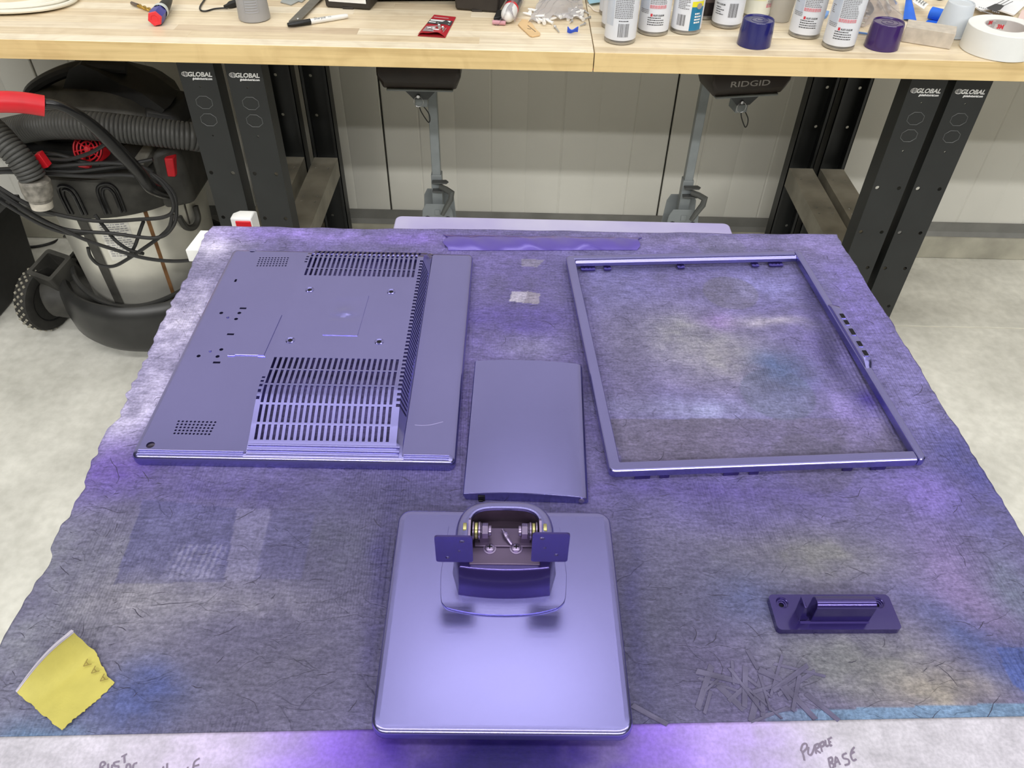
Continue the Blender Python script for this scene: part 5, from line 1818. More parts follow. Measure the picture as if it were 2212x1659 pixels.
# cord: loose loops hung round the rim
loops_px = [
    ([(60, 334), (85, 331), (122, 333), (150, 340), (190, 352), (215, 354)], 1.74, 1.74),
    ([(95, 342), (125, 345), (155, 343), (200, 328), (235, 306)], 1.73, 1.72),
    ([(-10, 366), (60, 362), (105, 361), (170, 355), (235, 352), (300, 358), (330, 372)], 1.715, 1.73),
    ([(-10, 374), (20, 372), (100, 376), (190, 381), (260, 378), (315, 383)], 1.71, 1.72),
    ([(100, 366), (160, 370), (230, 362), (290, 352), (330, 344)], 1.725, 1.76),
    ([(325, 374), (350, 390), (375, 418), (381, 448), (378, 480), (360, 505), (335, 514), (300, 512), (240, 504), (175, 500), (130, 492), (80, 468), (30, 436), (-10, 405)], 1.72, 1.66),
    ([(328, 378), (352, 400), (371, 426), (373, 456), (350, 470), (300, 474), (230, 478), (170, 473), (105, 458), (50, 436), (-10, 400)], 1.715, 1.66),
    ([(-10, 412), (30, 440), (90, 476), (140, 498), (190, 520), (250, 540), (310, 557), (370, 564), (425, 560), (470, 545)], 1.66, 1.66),
    ([(372, 462), (366, 490), (345, 512), (310, 537), (275, 560), (245, 575), (215, 572), (196, 555), (190, 535)], 1.70, 1.69),
    ([(205, 464), (225, 490), (250, 520), (280, 540), (310, 548)], 1.72, 1.70),
    ([(310, 478), (302, 500), (292, 530), (278, 555)], 1.735, 1.71),
    ([(-10, 428), (60, 470), (110, 494), (160, 506), (200, 500)], 1.655, 1.70),
]
cd = MB()
for pts, d0, d1 in loops_px:
    n = len(pts)
    cd.tube(smooth_path([aty(px, py, d0 + (d1 - d0) * i / (n - 1)) for i, (px, py) in enumerate(pts)], 6), 0.0047, 8)
cd.obj('power_cord', CORD, vac)
cf = MB()
cf.tube(smooth_path([at(8, 533, 0.006), at(70, 533, 0.006), at(110, 525, 0.006), at(142, 509, 0.02), aty(168, 492, 1.95)], 6), 0.0047, 8)
cf.obj('trailing_cord', CORD, vac)
# wheeled caddy around the foot of the drum
CAD = mat('satin_black_plastic', (46, 46, 45), rough=0.33, var=0.18, vs=18)
MB().lathe([(0.215, 0.03), (0.262, 0.028), (0.276, 0.05), (0.282, 0.10), (0.280, 0.150), (0.272, 0.175), (0.258, 0.188), (0.250, 0.186), (0.243, 0.170), (0.236, 0.10), (0.215, 0.095)], 64, (VX, VY, 0)).obj('caddy_ring', CAD, vac, smooth=50)
MB().lathe([(0.0, 0.05), (0.235, 0.05), (0.235, 0.09), (0.19, 0.10), (0.0, 0.10)], 48, (VX, VY, 0)).obj('caddy_floor', BLACK_PLASTIC, vac)
MB().tube(smooth_path([(VX + 0.222 * math.cos(a), VY + 0.222 * math.sin(a), 0.185 - 0.02 * math.cos((a + PI / 2) * 2.4)) for a in np.linspace(-PI * 0.93, -PI * 0.1, 14)], 4), 0.008, 8, flat=0.8).obj('caddy_lip', CAD, vac)
# rear wheel, its arm, and the square accessory socket
WX, WY, WR = -1.438, 1.895, 0.102
Mw = Matrix.Translation((WX, WY, WR + 0.001)) @ Matrix.Rotation(R(-14), 4, 'Z') @ Matrix.Rotation(PI / 2, 4, 'Y')
MB().lathe([(0.055, -0.020), (0.085, -0.024), (0.097, -0.020), (0.1015, -0.008), (0.1015, 0.008), (0.097, 0.020), (0.085, 0.024), (0.055, 0.020)], 48, (0, 0, 0), Mw, True, True).obj('wheel', mat('black_tyre', (40, 39, 36), rough=0.75, var=0.25, vs=50), vac)
MB().lathe([(0.070, -0.0245), (0.060, -0.018), (0.02, -0.018), (0.015, -0.028), (0.0, -0.028)], 32, (0, 0, 0), Mw).obj('wheel_hub', BLACK_PLASTIC, vac)
MB().lathe([(0.070, 0.0245), (0.060, 0.018), (0.02, 0.018), (0.015, 0.028), (0.0, 0.028)], 32, (0, 0, 0), Mw).obj('wheel_hub', BLACK_PLASTIC, vac)
LUG = mat('dusty_tread_lug', (150, 146, 132), rough=0.8, var=0.3, vs=60)
lug_me = None
for k in range(30):
    for row in range(3):
        a = 2 * PI * (k + 0.5 * (row % 2)) / 30
        off = (-0.0115, 0.0, 0.0115)[row]
        if lug_me is None:
            lo = MB().add([(0.0, -0.0055, 0), (0.0055, 0, 0), (0.0, 0.0055, 0), (-0.0055, 0, 0), (0.0, -0.004, 0.003), (0.004, 0, 0.003), (0.0, 0.004, 0.003), (-0.004, 0, 0.003)],
                          [(4, 5, 6, 7), (0, 1, 5, 4), (1, 2, 6, 5), (2, 3, 7, 6), (3, 0, 4, 7)]).obj('tread_lug', LUG, None, smooth=0)
            lug_me = lo.data
        else:
            lo = bpy.data.objects.new('tread_lug', lug_me)
            COL.objects.link(lo)
        lo.parent = vac
        Ml = Mw @ Matrix.Rotation(a, 4, 'Z') @ Matrix.Translation((0.1008, 0, off)) @ Matrix.Rotation(PI / 2, 4, 'Y')
        lo.matrix_basis = vac.matrix_basis.inverted() @ Ml
# arm: from the caddy to the wheel, rounded shroud
arm = smooth_path([(-1.30, 1.93, 0.085), (-1.345, 1.90, 0.105), (-1.385, 1.885, 0.115), (-1.408, 1.88, 0.112)], 6)
MB().tube(arm, [0.072 - 0.002 * i * 0.4 for i in range(len(arm))], 20).obj('wheel_arm', DUSTY, vac)
s0, s1, s2, s3 = at(82, 585, 0.22), at(112, 612, 0.20), at(152, 590, 0.20), at(118, 530, 0.24)
cs = Vector((-1.372, 1.93, 0.0))
Mso = Matrix.Translation((-1.375, 1.915, 0.165)) @ Matrix.Rotation(R(-24), 4, 'Z') @ Matrix.Rotation(R(18), 4, 'X')
MB().prism(rrect(-0.050, -0.050, 0.050, 0.050, 0.012, 4), -0.04, 0.060, [rrect(-0.036, -0.036, 0.036, 0.036, 0.004, 3)], Mso).obj('tool_socket', DUSTY, vac, bevel=0.003, smooth=0)
MB().prism(rrect(-0.037, -0.037, 0.037, 0.037, 0.004, 3), -0.04, -0.034, (), Mso).obj('socket_floor', HOLE_SHADE, vac)
for wx, wy in ((-0.93, 1.80), (-0.90, 2.19), (-1.34, 2.19)):
    MB().lathe([(0.0, -0.013), (0.024, -0.012), (0.028, -0.008), (0.028, 0.008), (0.024, 0.012), (0.0, 0.013)], 20, (0, 0, 0), Matrix.Translation((wx, wy, 0.0285)) @ Matrix.Rotation(PI / 2, 4, 'Y')).obj('caster', BLACK_PLASTIC, vac)
    MB().box(wx - 0.016, wy - 0.012, 0.04, wx + 0.016, wy + 0.012, 0.075).obj('caster_fork', BLACK_PLASTIC, vac)

# dark bin at the left edge of the view
bn = thing('storage_bin', 'black plastic bin standing on the floor at the far left edge', 'bin', (-1.83, 1.93, 0))
MB().hexa([(-2.06, 1.80, 0.0), (-1.635, 1.83, 0.0), (-1.63, 2.18, 0.0), (-2.06, 2.18, 0.0)],
          [(-2.08, 1.79, 0.26), (-1.615, 1.82, 0.26), (-1.61, 2.20, 0.26), (-2.08, 2.20, 0.26)]).obj('bin_body', BLACK_PLASTIC, bn, bevel=0.008)
MB().prism([(-2.09, 1.78), (-1.605, 1.81), (-1.60, 2.21), (-2.09, 2.21)], 0.255, 0.275, [[(-2.07, 1.80), (-1.625, 1.83), (-1.62, 2.19), (-2.07, 2.19)]]).obj('bin_rim', BLACK_PLASTIC, bn, smooth=0)
# ------------------------------------------------------------------ things on the worktops
Z = BZ + 0.0006


def on(px, py):
    return at(px, py, Z)


def spray_can(c, face, label, style, r=0.0325, h=0.178):
    """face: direction in which the barcode side looks (angle, radians)"""
    t = thing('spray_can', label, 'spray can', c, 0, None)
    x, y, z = c
    body_m = {'white': mat('white_can_print', (226, 229, 236), rough=0.32, var=0.03), 'pale': mat('cream_can_print', (236, 236, 222), rough=0.32, var=0.03),
              'dark': mat('black_can_print', (38, 30, 32), rough=0.3)}.get(style, None) or MATS['white_can_print']
    MB().lathe([(r - 0.002, 0.007), (r, 0.009), (r, h - 0.006), (r - 0.0015, h)], 40, (x, y, z), None, True, False).obj('can_body', body_m, t)
    MB().lathe([(r - 0.006, 0.002), (r - 0.004, 0.0), (r - 0.0005, 0.001), (r + 0.0003, 0.004), (r - 0.001, 0.0085)], 40, (x, y, z), None, True, False).obj('base_rim', mat('tin_rim', (176, 174, 170), rough=0.3, metal=0.85), t)
    MB().lathe([(r - 0.0012, h - 0.001), (r + 0.0003, h + 0.002), (r - 0.001, h + 0.005), (r - 0.006, h + 0.010), (r - 0.016, h + 0.018), (0.011, h + 0.021), (0.011, h + 0.024), (0.0, h + 0.024)], 40, (x, y, z)).obj('can_dome', MATS['tin_rim'], t)

    def cp(a, zz, off=0.0003):
        return (x + (r + off) * math.cos(a), y + (r + off) * math.sin(a), z + zz)

    def band(a0, a1, z0, z1, name, m, off=0.0003):
        n = max(2, int(abs(a1 - a0) / 0.12))
        vs, fs = [], []
        for i in range(n + 1):
            a = a0 + (a1 - a0) * i / n
            vs += [cp(a, z0, off), cp(a, z1, off)]
        for i in range(n):
            fs.append((2 * i, 2 * i + 2, 2 * i + 3, 2 * i + 1))
        return MB().add(vs, fs).obj(name, m, t, smooth=80)

    def lines(a0, a1, z0, z1, step, m, name='fine_print', seed=1, off=0.0005, hgt=0.55):
        rnd = random.Random(seed)
        mb = MB()
        zz = z1
        while zz > z0:
            a = a0
            end = a1 - (rnd.uniform(0, 0.25) if rnd.random() < 0.25 else 0)
            while a < end - 0.02:
                w = rnd.uniform(0.06, 0.16)
                b = min(a + w, end)
                k = max(1, int((b - a) / 0.08))
                for q in range(k):
                    p0, p1 = a + (b - a) * q / k, a + (b - a) * (q + 1) / k
                    mb.add([cp(p0, zz, off), cp(p1, zz, off), cp(p1, zz + step * hgt, off), cp(p0, zz + step * hgt, off)], [(0, 1, 2, 3)])
                a = b + 0.025
            zz -= step
        return mb.obj(name, m, t, smooth=0)

    def words(s, a, zz, width, m, name, tall=1.0, bold=0.02):
        vs, fs = text_mesh(s, 1.0, 0, bold)
        k = width / text_width(vs)
        mb = MB().add([cp(a + v.x * k / r, zz + v.y * k * tall, 0.0006) for v in vs], fs)
        return mb.obj(name, m, t, smooth=0)

    def barcode(a0, a1, z0, z1, seed=3):
        rnd = random.Random(seed)
        mb = MB()
        a = a0
        while a < a1:
            w = rnd.choice((0.012, 0.012, 0.025, 0.04))
            mb.add([cp(a, z0, 0.0005), cp(a + w, z0, 0.0005), cp(a + w, z1, 0.0005), cp(a, z1, 0.0005)], [(0, 1, 2, 3)])
            a += w + rnd.choice((0.014, 0.014, 0.03))
        mb.obj('barcode', BARCODE, t, smooth=0)

    f = face
    if style == 'white':
        # text block, red strip and brand to the left; barcode under a text block on the facing side
        band(f - 1.28, f - 0.62, 0.036, h - 0.012, 'silver_panel', mat('silver_blue_print', (206, 214, 228), rough=0.35, metal=0.2))
        lines(f - 0.55, f + 0.62, 0.050, 0.140, 0.0034, PRINT_GREY, seed=int(x * 1000))
        barcode(f - 0.26, f + 0.38, 0.016, 0.042, seed=int(y * 1000))
        lines(f - 0.26, f + 0.36, 0.0445, 0.046, 0.003, PRINT_BLACK, 'code_digits', seed=4)
    elif style == 'brand':
        band(f - 1.25, f - 0.52, 0.050, h - 0.012, 'silver_panel', mat('silver_blue_print', (206, 214, 228), rough=0.35, metal=0.2))
        lines(f - 0.46, f + 0.62, 0.063, 0.150, 0.0032, PRINT_GREY, seed=int(x * 1000))
        lines(f - 1.2, f - 0.9, 0.068, 0.082, 0.0034, PRINT_GREY, 'side_print', seed=9)
        lines(f - 1.15, f - 0.50, 0.041, 0.050, 0.003, PRINT_GREY, 'side_print', seed=12)
        words('PRIMER'[0:0] or 'TURE', f - 0.86, 0.135, 0.012, PRINT_BLACK, 'side_word', 1.3)
        lines(f - 1.05, f - 0.85, 0.108, 0.121, 0.006, PRINT_RED, 'red_words', seed=21)
        lines(f - 0.46, f + 0.62, 0.054, 0.0585, 0.0034, PRINT_PINK, 'red_notice', seed=5, hgt=0.95)
        MB().add([cp(f - 0.36, 0.0395, .0006), cp(f - 0.23, 0.0395, .0006), cp(f - 0.23, 0.0450, .0006), cp(f - 0.36, 0.0450, .0006)], [(0, 1, 2, 3)]).obj('brand_square', PRINT_RED, t, smooth=0)
        words('RUST-OLEUM', f + 0.17, 0.0420, 0.0225, PRINT_BLACK, 'brand_text', 1.25, 0.03)
        lines(f - 0.52, f + 0.55, 0.021, 0.036, 0.0045, PRINT_BLACK, 'address_print', seed=8, hgt=0.38)
    elif style == 'both':
        lines(f - 0.95, f - 0.22, 0.070, 0.150, 0.0033, PRINT_GREY, seed=11)
        lines(f - 0.95, f - 0.22, 0.0585, 0.0655, 0.0036, PRINT_PINK, 'red_notice', seed=5, hgt=0.95)
        words('RUST-OLEUM', f - 0.68, 0.048, 0.0235, PRINT_BLACK, 'brand_text', 1.2, 0.03)
        lines(f - 0.98, f - 0.35, 0.024, 0.041, 0.0045, PRINT_BLACK, 'address_print', seed=8, hgt=0.38)
        lines(f - 0.12, f + 0.72, 0.062, 0.150, 0.0033, PRINT_GREY, seed=14)
        barcode(f - 0.02, f + 0.55, 0.024, 0.052, 6)
    elif style == 'teal':
        lines(f - 0.75, f + 0.02, 0.050, 0.150, 0.0033, PRINT_GREY, seed=17)
        barcode(f - 0.70, f - 0.18, 0.018, 0.040, 5)
        band(f + 0.16, f + 1.05, 0.009, 0.056, 'teal_block', mat('teal_print', (34, 122, 164), rough=0.35))
        band(f + 0.16, f + 1.05, 0.056, 0.0665, 'yellow_band', mat('yellow_print', (238, 228, 52), rough=0.4))
        MB().lathe([(0.0062, 0.0), (0.0062, 0.0009), (0.0, 0.0009)], 20, (0, 0, 0), Matrix.Translation(cp(f + 0.66, 0.0575, 0.0001)) @ Matrix.Rotation(f + 0.66, 4, 'Z') @ Matrix.Rotation(PI / 2, 4, 'Y')).obj('seal_mark', mat('silver_seal', (198, 190, 184), rough=0.3, metal=0.4), t)
        lines(f + 0.42, f + 0.90, 0.019, 0.041, 0.0058, LOGO_WHITE, 'white_print', seed=3)
    elif style == 'dark':
        band(f - 1.3, f + 1.3, 0.036, 0.054, 'print_band', mat('grey_band_print', (96, 84, 82), rough=0.4))
        lines(f - 1.2, f + 1.2, 0.038, 0.052, 0.0048, LOGO_WHITE, 'white_print', seed=3)
        band(f - 1.3, f + 1.3, 0.056, 0.075, 'red_band', mat('deep_red_print', (138, 34, 30), rough=0.35), 0.0004)
        band(f - 1.3, f + 1.3, 0.078, 0.110, 'silver_band', mat('silver_band_print', (150, 146, 142), rough=0.3, metal=0.5), 0.0004)
    elif style == 'pale':
        band(f - 1.0, f + 0.52, 0.040, 0.057, 'cream_band', mat('cream_band_print', (236, 232, 190), rough=0.4))
        words('PLASTIC & WOOD', f - 0.50, 0.048, 0.026, PRINT_GREY, 'surface_words', 1.3)
        band(f - 0.75, f - 0.15, 0.072, 0.092, 'green_swash', mat('sage_print', (206, 214, 172), rough=0.4))
        MB().ring([cp(f + 0.08 + 0.16 * math.cos(a), 0.050 + 0.0055 * math.sin(a), 0.0006) for a in np.linspace(0, 2 * PI, 18, endpoint=False)], 0.0004, 4).obj('round_mark', PRINT_GREY, t)
        lines(f + 0.66, f + 1.2, 0.03, 0.150, 0.0034, PRINT_GREY, seed=19)
        lines(f + 0.60, f + 1.1, 0.022, 0.030, 0.004, PRINT_PINK, 'red_notice', seed=5, hgt=0.95)
    return t


def can_at(pl, pr, pb):
    """centre of a can from the pixel of its lowest point"""
    p = on(*pb)
    d = Vector((p.x, p.y, 0)).normalized()
    return p + d * 0.0325


def facing(c):
    return math.atan2(-c[1], -c[0])


cA, cB, cC, cD, cF, cG = [can_at(0, 0, p) for p in ((1337, 98), (1408, 79), (1478, 76), (1566, 63), (1733, 85), (1806, 110))]
spray_can(cA, facing(cA) + 0.10, 'white spray can with barcode facing front, nearest the worktop seam', 'white')
spray_can(cB, facing(cB) + 0.10, 'white spray can with a brand line, between the barcode can and the teal-footed can', 'brand')
spray_can(cC, facing(cC) + 0.06, 'white spray can with teal foot and yellow band', 'teal')
spray_can(cD, facing(cD) + 0.05, 'white spray can with barcode at right, standing behind the dark blue cap', 'both')
spray_can(cF, facing(cF) + 0.10, 'white spray can right of the blue cap, partly hidden by the foremost can', 'brand')
spray_can(cG, facing(cG) + 0.10, 'foremost white spray can, just left of the purple cap', 'brand')
cE = on(1636, 40) + Vector((0.0, 0.02, 0))
spray_can(cE, facing(cE) + 0.0, 'cream spray can with pale green print, behind the blue cap', 'pale')
cR = on(1524, 42) + Vector((0.0, 0.028, 0))
spray_can(cR, facing(cR), 'black and dark red spray can in the back row', 'dark')
cA2 = on(1334, 68) + Vector((0.0, 0.036, 0))
spray_can(cA2, facing(cA2) + 0.45, 'white spray can directly behind the barcode can, only its left edge showing', 'both')
cA3 = on(1328, 40) + Vector((0.0, 0.036, 0))
spray_can(cA3, facing(cA3) + 0.5, 'rearmost white spray can by the seam, beside the face mask', 'both')


def spray_cap(pl, label, m, name='overcap', r=0.0345, h=0.050):
    c = on(*pl)
    d = Vector((c.x, c.y, 0)).normalized()
    c = c + d * r
    t = thing(name, label, 'cap', c)
    x, y, z = c
    # outer skirt with a front scoop, dished top with a moulded spiral
    prof = [(r, 0.0), (r, 0.002), (r * 0.975, h * 0.5), (r * 0.93, h - 0.004), (r * 0.90, h - 0.0005), (r * 0.885, h), (r * 0.86, h - 0.0006), (r * 0.84, h - 0.0025), (0.0, h - 0.0018)]
    MB().lathe(prof, 48, (x, y, z)).obj('cap_shell', m, t, smooth=45)
    f = facing(c)
    vs, fs = [], []
    n = 22
    for i in range(n + 1):
        u = -1 + 2 * i / n
        a = f + u * 0.62
        zlow = h * (0.10 + 0.80 * (abs(u) ** 2.6))
        for k in range(7):
            zz = zlow + (h - 0.001 - zlow) * k / 6
            rr2 = r * (1 - 0.07 * zz / h * 1.2) - (zz / h) ** 1 * 0.0 + 0.0009
            vs.append((x + rr2 * math.cos(a), y + rr2 * math.sin(a), z + zz))
    for i in range(n):
        for k in range(6):
            a = i * 7 + k
            fs.append((a, a + 7, a + 8, a + 1))
    MB().add(vs, fs).obj('cap_scoop', m, t, smooth=60)
    sp = [(x + k * 0.0008 * math.cos(k * 0.5), y + k * 0.0008 * math.sin(k * 0.5), z + h - 0.0018) for k in range(4, 30)]
    MB().tube(sp, 0.0003, 5).obj('cap_swirl', m, t)
    return t


spray_cap((1625, 107), 'glossy dark blue spray can cap upside up near the bench front', mat('navy_gloss_plastic', (34, 34, 104), rough=0.16, coat=0.4, var=0.03))
spray_cap((1899, 112), 'glossy dark purple spray can cap beside the grey block', mat('violet_gloss_plastic', (62, 38, 100), rough=0.18, coat=0.4, var=0.03))

# translucent small cup in the back row, and the pale cup near the tape roll
FROST = mat('frosted_plastic', (226, 222, 214), rough=0.35, trans=0.45, var=0.03)
c = on(1688, 50) + Vector((0, 0.024, 0))
t = thing('frosted_cup', 'small frosted translucent cup behind the spray cans', 'cup', c)
MB().lathe([(0.0, 0.001), (0.022, 0.0), (0.0235, 0.004), (0.0265, 0.052), (0.0285, 0.053), (0.0285, 0.055), (0.0255, 0.055), (0.0225, 0.005), (0.0, 0.004)], 36, c).obj('cup_wall', FROST, t)
PALECUP = mat('pale_grey_cup', (206, 212, 218), rough=0.35, var=0.03)
c = on(2064, 84) + Vector((0, 0.030, 0))
t = thing('upturned_cup', 'pale grey plastic cup upside down behind the white tape roll', 'cup', c)
MB().lathe([(0.034, 0.0), (0.036, 0.0005), (0.036, 0.003), (0.0345, 0.004), (0.0275, 0.062), (0.0262, 0.0645), (0.0245, 0.0648), (0.0235, 0.0625), (0.0, 0.0622)], 40, c).obj('cup_wall', PALECUP, t)

# grey sanding block
a, b, d = on(1946, 90), on(2052, 107), on(2062, 77)
t = thing('sanding_block', 'grey rectangular sanding block between the purple cap and the tape roll', 'block', (a + b) / 2)
u = (b - a)
v = Vector((-u.y, u.x, 0)).normalized() * 0.052
h = Vector((0, 0, 0.031))
MB().hexa([a, b, b + v, a + v], [a + h, b + h, b + v + h, a + v + h]).obj('block_body', mat('grey_abrasive', (198, 188, 174), rough=0.8, var=0.12, vs=60, bump=0.2, bs=900), t, bevel=0.001)

# white tape roll with printed core
bl_, br_ = on(2072, 100), on(2140, 136)
c = Vector((0.990, 1.664, Z))
t = thing('tape_roll', 'wide white tape roll lying flat at the right end of the bench', 'tape', c)
RO, RI, TH = 0.071, 0.0385, 0.048
MB().lathe([(RI + 0.002, 0.0), (RO - 0.001, 0.0), (RO, 0.001), (RO, TH - 0.001), (RO - 0.001, TH), (RI + 0.002, TH)], 72, c).obj('tape_winding', mat('white_tape', (238, 239, 236), rough=0.5, var=0.02), t)
MB().lathe([(RI + 0.0022, 0.0), (RI, 0.0002), (RI, TH - 0.0002), (RI + 0.0022, TH)], 64, c).obj('core', mat('grey_card_core', (206, 200, 198), rough=0.6), t)


def in_core(a, z, off=0.0004):
    return Vector((c.x + (RI - off) * math.cos(a), c.y + (RI - off) * math.sin(a), c.z + z))


def core_words(s, a, z, width, m, name, tall=1.0, bold=0.06):
    vs, fs = text_mesh(s, 1.0, 0, bold)
    k = width / text_width(vs)
    MB().add([in_core(a - v_.x * k / RI, z + v_.y * k * tall) for v_ in vs], [f[::-1] for f in fs]).obj(name, m, t, smooth=0)


core_words('3M', R(74), 0.0345, 0.0125, PRINT_RED, 'core_logo', 1.1)
core_words('3M', R(112), 0.0425, 0.011, PRINT_RED, 'core_logo', 1.1)
cm = MB()
for k in range(5):
    for a0, a1 in ((R(92), R(106)), (R(120), R(134))):
        n = 4
        for q in range(n):
            p0, p1 = a0 + (a1 - a0) * q / n, a0 + (a1 - a0) * (q + 1) / n - 0.01
            cm.add([in_core(p0, 0.042 - k * 0.0028), in_core(p1, 0.042 - k * 0.0028), in_core(p1, 0.0432 - k * 0.0028), in_core(p0, 0.0432 - k * 0.0028)], [(3, 2, 1, 0)])
cm.obj('core_print', PRINT_GREY, t, smooth=0)
MB().add([in_core(R(62) + i * 0.11, z_) for i in range(6) for z_ in (0.0395, 0.0465)], [(2 * i + 1, 2 * i + 3, 2 * i + 2, 2 * i) for i in range(5)]).obj('core_patch', mat('grey_patch_print', (176, 174, 174), rough=0.6), t, smooth=60)

# screw box: black case with two feet, label WOOD SCREWS
ca, cb, cc, cd_ = on(698, 16), on(806, 23), on(978, 21), on(1083, 29)
t = thing('tool_case', 'black plastic case with a white WOOD SCREWS label', 'case', ((ca + cd_) / 2 + Vector((0, 0.1, 0))))
CASE = mat('charcoal_case', (52, 47, 43), rough=0.55, var=0.12, vs=30)
dz = Vector((0, 0, 1))


def case_block(a, b, name, dep=0.20, h0=0.0, h1=0.095, inset=0.006):
    u_ = (b - a).normalized()
    v_ = Vector((-u_.y, u_.x, 0)) * dep
    lo = [a + u_ * inset + dz * h0, b - u_ * inset + dz * h0, b - u_ * inset + v_ + dz * h0, a + u_ * inset + v_ + dz * h0]
    hi = [a + dz * h1 - Vector((0, 0.004, 0)), b + dz * h1 - Vector((0, 0.004, 0)), b + v_ + dz * h1, a + v_ + dz * h1]
    return MB().hexa(lo, hi).obj(name, CASE, t, bevel=0.005, seg=2)


case_block(ca, cb, 'case_foot')
case_block(cc, cd_, 'case_foot')
u_ = (cd_ - ca).normalized()
bk = Vector((-u_.y, u_.x, 0))
case_block(cb + bk * 0.055 - u_ * 0.012, cc + bk * 0.055 + u_ * 0.012, 'case_recess', 0.14, 0.004)
MB().hexa([ca + bk * 0.0 + dz * 0.0955, cd_ + dz * 0.0955, cd_ + bk * 0.20 + dz * 0.0955, ca + bk * 0.20 + dz * 0.0955],
          [ca + dz * 0.135, cd_ + dz * 0.135, cd_ + bk * 0.20 + dz * 0.135, ca + bk * 0.20 + dz * 0.135]).obj('case_lid', CASE, t, bevel=0.006)
for a, b in ((ca, cb), (cc, cd_)):
    m_ = a.lerp(b, 0.5)
    MB().hexa([m_ - u_ * 0.012 - bk * 0.0015, m_ + u_ * 0.012 - bk * 0.0015, m_ + u_ * 0.012 + bk * 0.02, m_ - u_ * 0.012 + bk * 0.02],
              [p + dz * 0.004 for p in (m_ - u_ * 0.012 - bk * 0.0015, m_ + u_ * 0.012 - bk * 0.0015, m_ + u_ * 0.012 + bk * 0.02, m_ - u_ * 0.012 + bk * 0.02)]).obj('foot_pad', CASE, t, bevel=0.0008)
la, lb_ = aty(707, 11, ca.y - 0.003), aty(789, 11, cb.y - 0.003)
zl = la.z
fn = -bk * 0.0016
lw = (cb - ca).length
p0 = ca + u_ * 0.012
p1 = cb - u_ * 0.014
MB().add([p0 + fn + dz * 0.014, p1 + fn + dz * 0.014, p1 + fn * 2.2 + dz * 0.052, p0 + fn * 2.2 + dz * 0.052], [(0, 1, 2, 3)]).obj('paper_label', mat('white_label', (238, 238, 236), rough=0.6), t, smooth=0)
Ml = frame(p0.lerp(p1, 0.44) + fn * 1.5 + dz * 0.0235 - bk * 0.0012, u_, (0, 0, 1))
lettering('WOOD SCREWS', (p1 - p0).length * 0.78, Ml, 'label_text', mat('label_ink', (92, 92, 96), rough=0.7), t)

# marker pen
ma, mb_ = on(622, 60), on(752, 40)
t = thing('marker_pen', 'black and white marker pen lying in front of the black case', 'marker', ma.lerp(mb_, 0.5))
ax = (mb_ - ma).normalized()
L_ = (mb_ - ma).length
rM = 0.0056
base = ma + dz * rM


def axt(s, r_):
    return base + ax * s, r_


def turned(prof, n=20):
    mb = MB()
    mb.tube([base + ax * s for s, r_ in prof], [r_ for s, r_ in prof], n)
    return mb


turned([(0.0, 0.0032), (0.001, 0.0042), (0.012, 0.0052), (0.030, 0.0058), (0.049, 0.0060), (0.050, 0.0058)]).obj('cap', BLACK_GLOSS, t)
turned([(0.050, 0.0055), (0.095, 0.0054), (L_ - 0.020, 0.0050), (L_ - 0.004, 0.0046), (L_ - 0.0005, 0.0036), (L_, 0.002)]).obj('barrel', WHITE_PLASTIC, t)
sdv = Vector((ax.y, -ax.x, 0))
MB().tube([base + ax * 0.004 + sdv * 0.006 + dz * 0.001, base + ax * 0.012 + sdv * 0.0078 + dz * 0.001, base + ax * 0.044 + sdv * 0.0078 + dz * 0.001, base + ax * 0.047 + sdv * 0.006 + dz * 0.001], 0.0013, 6).obj('pen_clip', BLACK_GLOSS, t)
up_ = (Vector((0, -0.55, 0.85)))
Mt = frame(base + ax * 0.074 + up_.normalized() * 0.00575, ax, ax.cross(up_) * -1)
Mt = frame(base + ax * 0.072 + up_.normalized() * 0.0058, ax, up_.cross(ax))
lettering('Sharpie', 0.026, Mt, 'brand_text', PRINT_BLACK, t, shear=0.25)
Mt = frame(base + ax * 0.094 + up_.normalized() * 0.0056, ax, up_.cross(ax))
lettering('FINE', 0.007, Mt, 'brand_text', PRINT_BLACK, t)

# flat steel blade with a rivet
t_a, t_b = on(622, 54), on(683, -8)
t = thing('steel_blade', 'flat grey steel blade ending under the marker cap', 'blade', t_a)
ax = (t_b - t_a).normalized()
sdv = Vector((ax.y, -ax.x, 0))
tilt = Vector((0, 0, 0.006))
pts = [t_a, t_a + sdv * 0.020 + ax * 0.012, t_b + sdv * 0.024, t_b]
pts = [t_a + ax * 0.008, t_a + sdv * 0.022 + ax * 0.022, t_b + sdv * 0.024 + ax * 0.06, t_b + ax * 0.06]
MB().hexa([p + dz * 0.004 for p in pts], [p + dz * 0.0055 for p in pts]).obj('blade', mat('brushed_blade', (120, 118, 114), rough=0.35, metal=0.9, var=0.2, vs=40), t)
rp = t_a + ax * 0.026 + sdv * 0.014 + dz * 0.0055
MB().lathe([(0.0028, 0), (0.0024, 0.001), (0.0, 0.0013)], 12, rp).obj('rivet', ZINC, t)
MB().hexa([t_a + ax * -0.004, t_a + sdv * 0.012 + ax * 0.004, t_a + sdv * 0.014 + ax * 0.03, t_a + ax * 0.03],
          [p + dz * 0.0038 for p in (t_a + ax * -0.004, t_a + sdv * 0.012 + ax * 0.004, t_a + sdv * 0.014 + ax * 0.03, t_a + ax * 0.03)]).obj('blade_holder', mat('grey_holder', (150, 150, 148), rough=0.4, metal=0.6), t)

